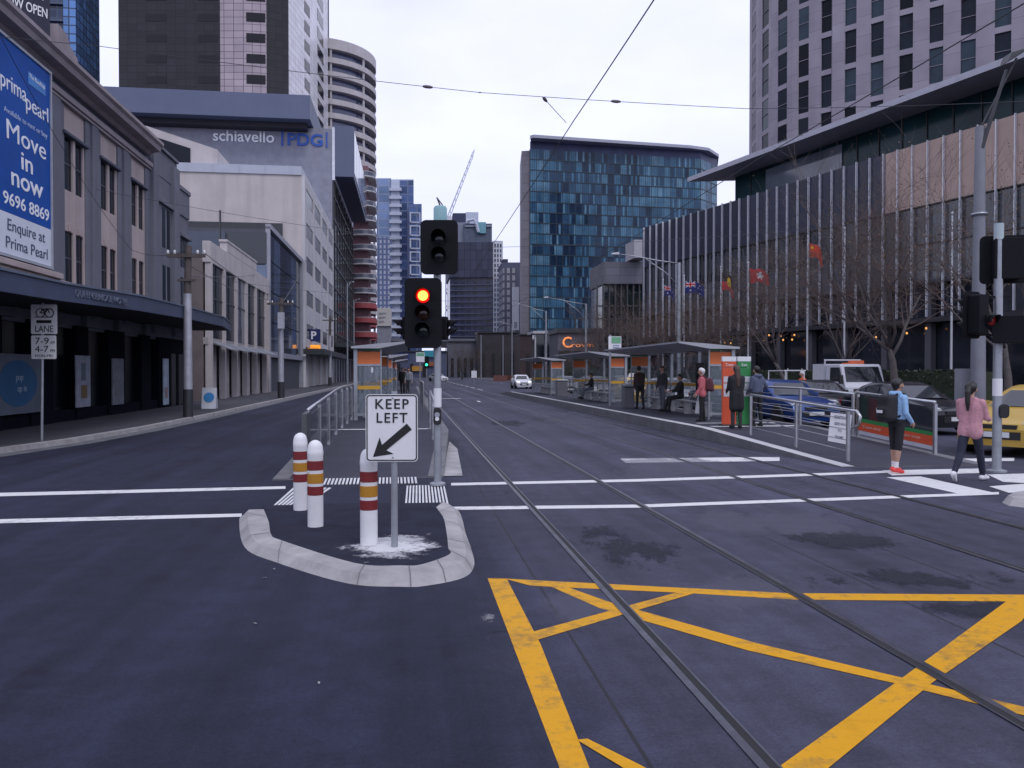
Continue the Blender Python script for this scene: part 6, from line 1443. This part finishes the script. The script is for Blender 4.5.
def person(lab, pos, rz, H, cols, legs=((.25, .1), (-.2, .25)), arms=((-.1, .12, .2), (.15, .12, .2)), seated=False, coat=0, headyaw=0, headpitch=0, hair='short', vox=.013, fat=1.0, barelegs=False, hood=False, fingers=True, lean=0.0):
    """cols: top, bottom, shoes, hair (materials); facing local +y. legs = (thigh angle, knee bend); arms = (swing, outward, elbow)"""
    k = H / 1.7; C = []
    TOPm, BOT, SHOE, SK, EY, LP, SOCK = 0, 1, 2, 3, 4, 5, 6
    def add(p, q, r0, r1, m): C.append((tuple(Vector(p) * k), tuple(Vector(q) * k), r0 * k, r1 * k, m))
    feet = []
    hipz = .90
    for s, (a, kb) in zip((-1, 1), legs):
        h = Vector((s * .088, 0, hipz)); kn = h + Vector((s * .01, math.sin(a) * .43, -math.cos(a) * .43)); b = a - kb
        an = kn + Vector((0, math.sin(b) * .40, -math.cos(b) * .40))
        if barelegs:
            m1 = h.lerp(kn, .95); add(h, m1, .088 * fat, .07, BOT); add(kn, kn.lerp(an, .12), .066, .062, BOT); add(kn.lerp(an, .14), kn.lerp(an, .35), .052, .056, SK); add(kn.lerp(an, .35), kn.lerp(an, .72), .056, .040, SK); add(kn.lerp(an, .75), an, .041, .042, SOCK)
        else:
            add(h, kn, .09 * fat, .064, BOT); add(kn, kn.lerp(an, .35), .062, .062, BOT); add(kn.lerp(an, .35), kn.lerp(an, .93), .062, .048, BOT)
        fp = -b if b < -.15 else 0   # heel lifts on the trailing foot
        fd = Vector((s * .12, math.cos(fp) , -math.sin(fp))).normalized(); fu = Vector((0, math.sin(fp), math.cos(fp)))
        heel = an - fu * .045 - fd * .045; toe = an - fu * .055 + fd * .15
        add(heel, toe, .042, .034, SHOE); add(an - fu * .01, an - fu * .03 + fd * .09, .044, .034, SHOE)
        feet += [heel.z - .042, toe.z - .034]
    ly = lean
    def sp(x, y, z): f = max(0, z - .9); return Vector((x, y + f * math.sin(ly), .9 + f * math.cos(ly)))
    add(sp(-.065, -.01, .93), sp(.065, -.01, .93), .115 * fat, .115 * fat, BOT if not coat else TOPm)
    t_ = .012 if coat or hood else 0
    for s in (-1, 1):
        add(sp(s * .055 * fat, 0, 1.0), sp(s * .078 * fat, .005, 1.30), (.108 + t_) * fat, (.108 + t_) * fat, TOPm)
        if coat: add(Vector((s * .07, -.01, .98)), Vector((s * .085, -.02 + (.2 if seated else 0), .98 - coat)), .115 * fat, .115 * fat, TOPm)
    add(sp(-.12, 0, 1.36), sp(.12, 0, 1.36), .082, .082, TOPm); add(sp(-.07, -.01, 1.42), sp(.07, -.01, 1.42), .05, .05, TOPm)
    for s, (sw, ow, el) in zip((-1, 1), arms):
        sh = sp(s * .18, 0, 1.37); d = Vector((s * math.sin(ow), math.sin(sw) * math.cos(ow), -math.cos(sw) * math.cos(ow))); eb = sh + d * .28
        e2 = sw + el; d2 = Vector((s * math.sin(ow) * .4 - s * .25 * min(1, el), math.sin(e2), -math.cos(e2))).normalized(); wr = eb + d2 * .235
        add(sh, eb, .064, .052, TOPm); add(eb, wr, .052, .04, TOPm)
        hd = d2; side = Vector((-s, 0, 0)); side = (side - hd * side.dot(hd)).normalized(); nn = hd.cross(side)
        add(wr + hd * .01, wr + hd * .07, .03, .032, SK)
        if fingers:
            for i in range(4):
                o = wr + hd * .085 + nn * ((i - 1.5) * .019); l = (.068, .08, .075, .058)[i]; m1 = o + hd * l * .55 + side * .012; add(o, m1, .0105, .0095, SK); add(m1, m1 + hd * l * .4 + side * .028, .0095, .0085, SK)
            th = wr + hd * .03 - nn * .03 + side * .008; add(th, th + hd * .04 - nn * .022 + side * .02, .012, .010, SK)
        else: add(wr + hd * .07, wr + hd * .14, .03, .02, SK)
    add(sp(0, .0, 1.42), sp(0, .015, 1.53), .052, .05, SK)
    hm = Matrix.Rotation(headyaw, 3, 'Z') @ Matrix.Rotation(headpitch, 3, 'X'); hc = sp(0, .02, 1.60)
    def hp(x, y, z): return hc + hm @ Vector((x, y, z))
    add(hp(0, -.012, .018), hp(0, .012, .022), .088, .085, SK); add(hp(0, .02, -.03), hp(0, .042, -.065), .066, .042, SK)
    add(hp(0, .094, .0), hp(0, .108, -.03), .012, .016, SK)
    for s in (-1, 1): add(hp(s * .084, -.008, .008), hp(s * .086, -.012, -.025), .016, .012, SK); add(hp(s * .032, .088, .008), hp(s * .036, .086, .008), .011, .011, EY); add(hp(s * .05, .07, -.02), hp(s * .045, .07, -.03), .022, .022, SK)
    add(hp(-.018, .083, -.056), hp(.018, .083, -.056), .009, .009, LP)
    hairC = []
    def ha(p, q, r0, r1): hairC.append((tuple(Vector(p) * k), tuple(Vector(q) * k), r0 * k, r1 * k, 0))
    ha(hp(0, -.03, .03), hp(0, .005, .05), .094, .088); ha(hp(-.05, .03, .075), hp(.05, .03, .075), .03, .03)
    for s in (-1, 1): ha(hp(s * .055, -.02, .03), hp(s * .05, -.03, -.02), .045, .035)
    ha(hp(0, -.05, .0), hp(0, -.05, -.05), .065, .05)
    if hair == 'pony': ha(hp(0, -.1, .02), hp(0, -.14, -.05), .04, .045); ha(hp(0, -.14, -.05), hp(0, -.15, -.22), .045, .04); ha(hp(0, -.15, -.22), hp(0, -.145, -.36), .04, .018)
    if hair == 'long': ha(hp(0, -.06, 0), hp(0, -.1, -.25), .085, .08); ha(hp(0, -.1, -.25), hp(0, -.12, -.45), .08, .05)
    if hood:
        for s in (-1, 1): add(sp(0, -.1, 1.44), sp(s * .1, -.04, 1.45), .055, .05, TOPm)
    if seated: lift = .45 / k + .09 - hipz + .05
    else: lift = -min(feet)
    L3 = Vector((0, 0, lift * k))
    C = [(tuple(Vector(p) + L3), tuple(Vector(q) + L3), a, b, m) for p, q, a, b, m in C]; hairC = [(tuple(Vector(p) + L3), tuple(Vector(q) + L3), a, b, m) for p, q, a, b, m in hairC]
    t = T('person', lab, 'person', pos, street=False, rz=rz, local=True)
    fuse('body', C, [cols[0], cols[1], cols[2], cols.get('skin', SKIN) if isinstance(cols, dict) else SKIN, EYE, LIP, mat('white_sock', (.7, .7, .7), .8)], vox, t)
    fuse('hat' if hair == 'hat' else 'hair', hairC, [cols[3]], vox * 1.1, t, 1)
    t.sp = lambda x, y, z: (Vector(sp(x, y, z)) * k + L3); t.k = k
    return t
DKCL = mat('black_cloth', (.013, .013, .017), .85, var=.25, scale=10); NAVYCL = mat('navy_cloth', (.018, .022, .042), .85, var=.25, scale=8); LBLUE = mat('light_blue_cloth', (.27, .46, .70), .85, var=.12, scale=8, bump=.8, bscale=14)
PINKCL = mat('dusty_pink_cloth', (.50, .25, .29), .85, var=.15, scale=8, bump=.8, bscale=14); REDSH = mat('coral_red_shoe', (.75, .07, .06), .6, var=.1); WHSH = mat('white_shoe', (.7, .7, .72), .6, var=.1)
HBLK = mat('black_hair', (.012, .01, .01), .5, var=.3, scale=20); HBRN = mat('brown_hair', (.06, .035, .025), .5, var=.3, scale=20); CORAL = mat('coral_pink_coat', (.52, .13, .15), .8, var=.12, scale=8); GREYB = mat('blue_grey_cloth', (.085, .10, .16), .85, var=.2, scale=8)
MAROON = mat('dark_maroon_cloth', (.03, .014, .016), .85, var=.2); GREYC = mat('dark_grey_cloth', (.035, .035, .04), .85, var=.2); GREYTR = mat('grey_trousers', (.10, .105, .13), .85, var=.2); HIVIS = mat('hi_vis_orange', (.8, .10, .01), .7, var=.1)
WHHAT = mat('white_hat', (.62, .62, .62), .8, var=.1); PALECL = mat('pale_grey_cloth', (.3, .31, .36), .85, var=.15)
man = person('person in a light blue hooded top, black shorts and coral red shoes, black backpack on', G(897, 473), R(-72), 1.57, [LBLUE, DKCL, REDSH, HBLK], legs=((.06, .05), (-.1, .05)), arms=((-.05, .14, .75), (.0, .14, .8)), headyaw=R(-8), vox=.0095, barelegs=True, hood=True)
woman = person('person in a dusty pink top and dark trousers striding right, long dark ponytail', G(971, 481.5), R(-52), 1.57, [PINKCL, NAVYCL, WHSH, HBLK], legs=((-.34, .32), (.34, .05)), arms=((.3, .1, 1.0), (.35, .12, 1.1)), headyaw=R(0), hair='pony', vox=.0095, fat=1.04, coat=.12)
# backpack
bp = T('backpack', 'black backpack with a small pale badge on the back of the person in light blue', 'backpack', G(897, 473), street=False, rz=R(-72), local=True)
def pk(t, man_, m, w=.15, h=.2, badge=True):
    c = man_.sp(0, -.2, 1.2); k = man_.k
    caps = []
    for sx in (-.55, -.2, .2, .55):
        for yy in (.03, -.05): caps.append((tuple(c + Vector((sx * w, yy, h * .72))), tuple(c + Vector((sx * w, yy - .02, -h * .85))), .075, .085, 0))
    for z in (-.16, -.1, -.04): caps.append((tuple(c + Vector((-.075, -.11, z))), tuple(c + Vector((.075, -.11, z))), .055, .055, 0))
    fuse('pack', caps, [m], .014, t, 10)
    for s in (-1, 1):
        P = [man_.sp(s * .09, -.15, 1.38), man_.sp(s * .10, -.05, 1.475), man_.sp(s * .105, .07, 1.44), man_.sp(s * .12, .135, 1.3), man_.sp(s * .15, .1, 1.12), man_.sp(s * .14, -.1, 1.02)]
        MB().path([tuple(p) for p in P], .021, 8).build('strap', m, t, smooth='all')
    if badge: b = MB(); b.box(c.x - w * 1.12, c.x - w * .95, c.y - .1, c.y + .02, c.z - .08, c.z - .02); b.build('badge', WHSH, t); b = MB(); b.box(c.x - .06, c.x + .06, c.y - .192, c.y - .178, c.z - .1, c.z - .05); b.build('badge', WHSH, t)
pk(bp, man, mat('backpack_black', (.012, .012, .016), .7, var=.3, scale=8))
def wp(px, py, z=.3): return G(px, py, z)
person('person in a long black coat seen from behind, long brown hair, facing the information boards', wp(736.5, 428.5), R(8), 1.58, [DKCL, GREYC, DKCL, HBRN], legs=((.02, .02), (-.03, .03)), coat=.42, hair='long', arms=((.2, .1, .9), (.2, .1, .9)), vox=.016, fat=1.12)
person('person in a blue grey hooded jacket leaning on one hip beside the long black coat', wp(757, 426.5), R(25), 1.56, [GREYB, DKCL, DKCL, HBLK], legs=((.05, .05), (-.05, .05)), arms=((.1, .1, .8), (-.25, .45, 1.2)), hood=True, vox=.016, fat=1.08)
pw = person('person in a coral pink coat and white hat waiting side on, with a shoulder bag', wp(702, 421.5), R(75), 1.52, [CORAL, DKCL, DKCL, WHHAT], legs=((.05, .03), (-.06, .05)), arms=((.1, .1, .4), (.15, .1, .5)), hair='hat', coat=.1, vox=.016, fat=1.1)
bg = T('shoulder_bag', 'dark maroon shoulder bag on the back of the coral pink coat', 'bag', wp(702, 421.5), street=False, rz=R(75), local=True); pk(bg, pw, mat('maroon_bag', (.09, .02, .03), .7, var=.2), .12, .16, False)
x, y, z = wp(697.2, 417)
t = T('carrier_bag', 'white plastic carrier bag hanging beside the coral pink coat', 'bag', (x, y - .12, .42), street=False, local=True)
b = MB(); b.hexa([(-.1, -.04, 0), (.1, -.05, .02), (.11, .05, 0), (-.09, .05, .01), (-.05, -.02, .36), (.04, -.02, .38), (.04, .02, .38), (-.05, .02, .37)]); b.build('bag', mat('carrier_white', (.6, .6, .63), .6, var=.1), t); b = MB(); b.path([(-.04, 0, .36), (0, 0, .5), (.035, 0, .37)], .008, 5); b.build('handle', MATS['carrier_white'], t)
person('person in a dark maroon jacket standing with back turned beside the grey bin', wp(640, 409.5), R(15), 1.62, [MAROON, DKCL, DKCL, HBLK], legs=((.1, .02), (-.12, .1)), vox=.018, fat=1.12, fingers=False, lean=.15)
person('person in a dark grey jacket and grey trousers standing by the shelter glass', wp(662.5, 411.5), R(120), 1.62, [GREYC, GREYTR, DKCL, HBRN], legs=((.05, .02), (-.07, .05)), vox=.018, fingers=False)
x, y, z = Wd(9.42, 26.9); person('person in black seated on the bench of the nearest shelter', (x, y, .3), R(90) + TH, 1.62, [DKCL, DKCL, DKCL, HBLK], legs=((1.4, 1.3), (1.45, 1.2)), arms=((.5, .1, .9), (.5, .1, .9)), seated=True, vox=.018, fingers=False)
x, y, z = Wd(9.3, 40.0); person('person in dark clothes seated in the second right shelter', (x, y, .3), R(90) + TH, 1.65, [DKCL, GREYTR, DKCL, HBLK], legs=((1.4, 1.2), (1.45, 1.1)), arms=((.5, .1, .9), (.5, .1, .9)), seated=True, vox=.02, fingers=False)
person('person in an orange safety vest and white helmet near the white truck', ((802.5 - 512) / 800 * 33, 33, 0), R(100), 1.72, [HIVIS, NAVYCL, DKCL, WHHAT], vox=.02, hair='hat', fingers=False)
person('person in dark clothes standing far along the left platform', wp(402.5, 395.5), R(180), 1.68, [DKCL, DKCL, DKCL, HBLK], vox=.022, fingers=False, coat=.1)
person('person in a pale grey top standing far along the left platform', wp(409, 396), R(160), 1.66, [PALECL, GREYTR, DKCL, HBLK], vox=.022, fingers=False)
person('person in a red brown jacket far along the left platform beside the pale grey top', wp(405.5, 393.5), R(0), 1.66, [mat('red_brown_cloth', (.2, .05, .03), .8), DKCL, DKCL, HBRN], vox=.022, fingers=False)

# ------------------------------------------------------------------ vehicles
CGL = glass('car_glass', (.015, .018, .024), .04, 0, var=.1); CHROME = mat('car_chrome', (.5, .5, .52), .2, 1.0, var=0); HLAMP = mat('headlamp', (.55, .57, .6), .12, .3, var=.1); TAILR = mat('tail_red', (.35, .01, .01), .2, var=0)
HLIT = mat('headlamp_lit', (.9, .9, .9), .2, var=0, emit=(1, .98, .95), estr=1.6)
def wheel(t, x, y, r=.32, w=.2):
    s = 1 if x > 0 else -1
    o = MB().lathe((x, y, r), [(r * .62, -w / 2), (r * .93, -w / 2), (r, -w * .3), (r, w * .3), (r * .93, w / 2), (r * .62, w / 2)], 24, 'x').build('tyre', RUBBER, None, smooth=True)
    wh = MB().lathe((x, y, r), [(r * .64, -w * .42), (r * .64, w * .42)], 20, 'x').build('wheel', DARKM, t, smooth=True); o.parent = wh
    b = MB(); xo = x + s * w * .43
    for k in range(5):
        a = k * 2 * math.pi / 5; b.path([(xo, y, r), (xo + s * .01, y + math.cos(a) * r * .58, r + math.sin(a) * r * .58)], [.05, .035], 5)
    b.lathe((xo, y, r), [(r * .66, -.015), (r * .66, .015), (r * .58, .02), (r * .58, -.015)], 20, 'x'); b.build('rim', CHROME if False else mat('alloy_rim', (.32, .33, .35), .35, .7, var=.1), wh)
def car(lab, pos, rz, paint_, kind='hatch', L=4.3, W=1.76, lit=False, plate_='', taxi=False, cat='car', lod=False):
    """faces local -y (towards the camera when rz = 0)"""
    h = W / 2
    prof = {  # y, belt z, roof z, roof half width
        'hatch': [(-.5, .55, .55, .8), (-.485, .68, .68, .86), (-.42, .80, .80, .9), (-.21, .93, .93, .86), (-.05, 1.0, 1.38, .66), (.06, .99, 1.46, .66), (.25, .98, 1.47, .66), (.40, .99, 1.40, .65), (.47, 1.0, 1.05, .7), (.495, .85, .85, .85), (.5, .6, .6, .85)],
        'sedan': [(-.5, .55, .55, .8), (-.485, .66, .66, .86), (-.43, .78, .78, .9), (-.22, .92, .92, .86), (-.07, .98, 1.34, .62), (.03, .97, 1.44, .63), (.18, .97, 1.43, .63), (.28, .99, 1.32, .62), (.37, 1.02, 1.05, .75), (.48, .98, .98, .84), (.495, .8, .8, .86), (.5, .6, .6, .85)]}[kind]
    t = T('taxi' if taxi else 'parked_car', lab, cat, pos, street=False, rz=rz, local=True)
    def ring(s):
        f, zb, zr, rw = s; y = f * L; e = abs(f) * 2; wb = h * (1 - .10 * max(0, e - .75) / .25 * 1.2); cabin = zr > zb + .1
        wr = rw * h / .86 if cabin else wb * .92; 
        P = [(wb * .86, .22), (wb * .97, .30), (wb, .5), (wb * .985, zb - .1), (wb * .95, zb - .01)]
        P += [(wr * 1.12, zr - .12), (wr * 1.0, zr - .03), (wr * .75, zr + .01)] if cabin else [(wb * .9, zr), (wb * .8, zr + .008), (wb * .5, zr + .02)]
        return [(-x, y, z) for x, z in P] + [(x, y, z) for x, z in reversed(P)]
    rs = []
    keys = []
    for a, c in zip(prof, prof[1:]):
        keys.append(a)
    keys.append(prof[-1])
    b = MB(); rings = [ring(s) for s in keys]; n = len(rings[0]); idx = [b._a(r) for r in rings]
    for i in range(len(rings) - 1):
        for q in range(n):
            w = (q + 1) % n; b.f.append((idx[i] + q, idx[i] + w, idx[i + 1] + w, idx[i + 1] + q)); b.m.append(0)
    b.f.append(tuple(idx[0] + q for q in range(n))); b.m.append(0); b.f.append(tuple(idx[-1] + q for q in reversed(range(n)))); b.m.append(0)
    o = b.build('body', paint_, t, smooth='all'); o.data.set_sharp_from_angle(angle=R(28))
    cab = [i for i, s in enumerate(keys) if s[2] > s[1] + .1]; i0, i1 = cab[0], cab[-1]
    def lift(p, d): return tuple(Vector(p) + Vector(d))
    # windscreen and rear window between the bonnet end and the roof
    def between(ia, ib, f0, f1, dz, nm):
        A, B = rings[ia], rings[ib]; b = MB()
        qa = [Vector(A[k]) for k in (4, 7, n - 8, n - 5)]; qb = [Vector(B[k]) for k in (5, 7, n - 8, n - 6)]
        lo = [a.lerp(c, f0) for a, c in zip(qa, qb)]; hi = [a.lerp(c, f1) for a, c in zip(qa, qb)]
        lo[0] = lo[0].lerp(lo[3], .05); lo[3] = lo[3].lerp(lo[0], .05); hi[0] = hi[0].lerp(hi[3], .05); hi[3] = hi[3].lerp(hi[0], .05)
        d = Vector((0, -.012 if nm == 'windscreen' else .012, dz))
        for k in range(3): b.face([tuple(lo[k] + d), tuple(lo[k + 1] + d), tuple(hi[k + 1] + d), tuple(hi[k] + d)])
        b.build(nm, CGL, t)
    between(i0 - 1, i0, .1, .93, .012, 'windscreen'); between(i1 + 1, i1, .1, .9, .012, 'rear_window')
    for s in (0, 1):
        for ia, ib in ((i0, i0 + 1), (i0 + 1, i0 + 2), (i0 + 2, i1)) if i1 >= i0 + 3 else ((i0, i0 + 1), (i0 + 1, i1)):
            A, B = rings[ia], rings[ib]; k0, k1 = (4, 5) if s == 0 else (n - 5, n - 6)
            p = [Vector(A[k0]), Vector(B[k0]), Vector(B[k1]), Vector(A[k1])]; c = sum(p, Vector()) / 4; sx = -1 if s == 0 else 1
            q = [c + (v - c) * .9 + Vector((sx * .012, 0, .008)) for v in p]; b = MB(); b.face([tuple(v) for v in q]); b.build('side_window', CGL, t)
    for x in (-1, 1):
        for y in (-.31, .30): wheel(t, x * (h - .09), y * L)
        for y in (-.31, .30): MB().lathe((x * (h - .02), y * L, .34), [(.37, -.06), (.37, .028)], 22, 'x').build('wheel_arch', BLACK, t, smooth=True)
        yf = -.478 * L; b = MB(); b.hexa([(x * h * .48, yf - .035, .60), (x * h * .82, yf + .05, .61), (x * h * .84, yf + .2, .66), (x * h * .5, yf + .1, .66), (x * h * .52, yf - .02, .72), (x * h * .86, yf + .07, .75), (x * h * .88, yf + .25, .79), (x * h * .55, yf + .12, .77)]); b.build('headlight', HLIT if lit else HLAMP, t)
        b = MB(); b.box(x * h * .6, x * h * .9, .49 * L, .502 * L, .72, .88); b.build('tail_light', TAILR, t)
        b = MB(); b.hexa([(x * h * .99, -.075 * L, .95), (x * (h + .17), -.07 * L, .97), (x * (h + .17), -.05 * L, .97), (x * h * .99, -.05 * L, .95), (x * h * .99, -.07 * L, 1.06), (x * (h + .16), -.066 * L, 1.09), (x * (h + .16), -.05 * L, 1.09), (x * h * .99, -.05 * L, 1.06)]); b.build('mirror', paint_, t)
        for y in (.02, .2): b = MB(); b.box(x * (h * .985), x * (h * .985 + .02), y * L, y * L + .16, .80, .83); b.build('door_handle', paint_, t)
    b = MB(); b.box(-h * .5, h * .5, -.503 * L, -.488 * L, .36, .52); b.box(-h * .42, h * .42, -.50 * L, -.486 * L, .57, .66); b.build('grille', BLACK, t)
    b = MB(); b.box(-.24, .24, -.507 * L, -.5 * L, .40, .51); b.build('number_plate', mat('number_plate_white', (.6, .62, .64), .5), t)
    if taxi: b = MB(); b.hexa([(-.3, .02 * L, 1.47), (.3, .02 * L, 1.47), (.3, .07 * L, 1.47), (-.3, .07 * L, 1.47), (-.24, .03 * L, 1.68), (.24, .03 * L, 1.68), (.24, .06 * L, 1.68), (-.24, .06 * L, 1.68)]); b.build('roof_sign', WSIGN, t)
    return t
def vpos(v, u): x, y, _ = Wd(v, u); return (x, y, 0)
PBLU = mat('car_blue', (.012, .045, .19), .22, .35, var=.05); PBLK = mat('car_black', (.012, .013, .018), .15, .2, var=.05); PDG = mat('car_dark_grey', (.035, .037, .045), .2, .4, var=.05); PYEL = mat('taxi_yellow', (.46, .30, .05), .28, var=.05); PWH = mat('car_white', (.6, .61, .64), .25, var=.04)
car('blue hatchback facing the camera in the queue behind the right platform handrail', vpos(12.5, 25.4), TH, PBLU, 'hatch')
car('black sedan queued in the outer lane, seen through the ramp fence', vpos(14.9, 22.4), TH, PBLK, 'sedan', 4.7)
car('dark grey sedan behind the black one in front of the white truck', vpos(15.2, 28.2), TH, PDG, 'sedan', 4.7)
car('silver grey hatchback far along the right hand car lane', vpos(12.3, 36), TH, mat('car_silver', (.3, .31, .34), .25, .5, var=.05), 'hatch')
car('yellow taxi passing behind the nearest right shelter', vpos(12.3, 42.5), TH, PYEL, 'sedan', 4.8, taxi=True, cat='taxi')
car('white car with lit headlights far along the right lane', vpos(11.9, 84), TH, PWH, 'sedan', 4.6, lit=True)
car('white car seen far away on the left carriageway at the street end', vpos(5.6, 150), TH + R(30), PWH, 'sedan', 4.6)
car('dark blue sedan between the blue hatchback and the silver grey one', vpos(12.4, 29.9), TH, mat('car_navy', (.012, .018, .05), .2, .3, var=.05), 'sedan', 4.5)
car('black hatchback behind the dark grey sedan in the outer lane', vpos(15.2, 33.4), TH, PBLK, 'hatch')
car('dark grey hatchback far behind the second right shelter in the inner lane', vpos(12.2, 51), TH, PDG, 'hatch')
car('black sedan far up the inner lane by the farthest right shelter', vpos(12.1, 61), TH, PBLK, 'sedan')
car('dark car parked far beyond the second right shelter', vpos(17.2, 62), TH, PDG, 'hatch')
x, y = 11.85, 17.9
car('yellow taxi turning at the right edge of the picture', (x, y, 0), R(-52), PYEL, 'sedan', 4.8, taxi=True, cat='taxi')
# white tow truck
t = T('white_truck', 'white cab truck with an orange roof beacon facing the camera beyond the cars', 'truck', ((866 - 512) / 800 * 36, 36, 0), street=False, rz=TH, local=True)
PTR = mat('truck_white', (.62, .63, .67), .4, var=.06, dirt=.15)
b = MB(); w = .98
b.extrude([(-w, 0, .45), (-w, -.02, 1.05), (-w, .1, 1.25), (-w, .42, 2.02), (-w, .55, 2.1), (-w, 1.75, 2.1), (-w, 1.75, .45)], (2 * w, 0, 0)); b.build('cab', PTR, t, bevel=.05)
b = MB(); b.face([(-w * .9, .095, 1.3), (w * .9, .095, 1.3), (w * .84, .385, 1.98), (-w * .84, .385, 1.98)]); b.build('windscreen', CGL, t)
for s in (-1, 1):
    b = MB(); b.face([(s * (w + .012), .25, 1.3), (s * (w + .012), 1.35, 1.3), (s * (w + .012), 1.3, 1.95), (s * (w + .012), .5, 1.95)]); b.build('side_window', CGL, t)
    b = MB(); b.box(s * (w - .3), s * (w - .06), -.05, .0, .72, .9); b.build('headlight', HLAMP, t); b = MB(); b.box(s * (w + .05), s * (w + .22), .1, .2, 1.2, 1.6); b.tube((s * w, .3, 1.3), (s * (w + .1), .15, 1.5), .02, n=5); b.build('mirror', BLACK, t)
    for y in (.6, 4.4): wheel(t, s * (w - .12), y, .38, .24)
b = MB(); b.box(-.6, .6, -.04, .0, .62, .98); b.build('grille', BLACK, t); b = MB(); b.box(-w, w, -.12, .1, .38, .58); b.build('bumper', PTR, t)
b = MB(); b.box(-.95, .95, 1.9, 3.0, .9, 2.12); b.box(-1.0, 1.0, 1.85, 5.6, .8, .95); b.tube((-.9, 1.95, 2.12), (-.9, 1.95, 2.35), .04, n=6); b.tube((-.9, 1.95, 2.3), (.9, 1.95, 2.3), .04, n=6); b.build('tool_body', PTR, t)
b = MB(); b.box(-.5, .45, .9, 1.15, 2.1, 2.16); b.box(-.2, .45, .92, 1.13, 2.16, 2.27); b.build('beacon', mat('beacon_orange', (.75, .16, .05), .3, var=.05), t); b = MB(); b.box(-.25, .25, -.13, -.12, .42, .53); b.build('number_plate', MATS['number_plate_white'], t)
b = MB(); b.box(-.9, .9, .2, 5, .35, .5); b.build('chassis', BLACK, t)
# ladder rack of a ute behind the blue car
v, u = SY(796, 32)
t = T('utility_truck', 'low dark pickup with a white ladder rack behind the blue hatchback', 'pickup', (*Wd(v, u), 0)[:2] + (0,), street=False, rz=TH, local=True)
b = MB(); b.extrude([(-.85, 0, .35), (-.85, 0, .95), (-.85, 2.6, .95), (-.85, 2.6, 1.0), (-.85, 3.0, 1.45), (-.85, 4.0, 1.45), (-.85, 4.4, .95), (-.85, 5.0, .85), (-.85, 5.0, .35)], (1.7, 0, 0)); b.build('body', PDG, t, bevel=.04)
b = MB()
for s in (-1, 1):
    for y in (.1, 1.6): b.tube((s * .4, y, .95), (s * .4, y, 1.8), .022, n=6)
    b.tube((s * .4, .1, 1.79), (s * .4, 1.6, 1.79), .02, n=6)
b.tube((-.46, .1, 1.8), (.46, .1, 1.8), .022, n=6)
for x in (-.3, .3): b.tube((x, .1, 1.8), (x, .1, 1.88), .02, n=6)
b.build('ladder_rack', PTR, t)
for s in (-1, 1):
    for y in (.8, 4.0): wheel(t, s * .75, y)
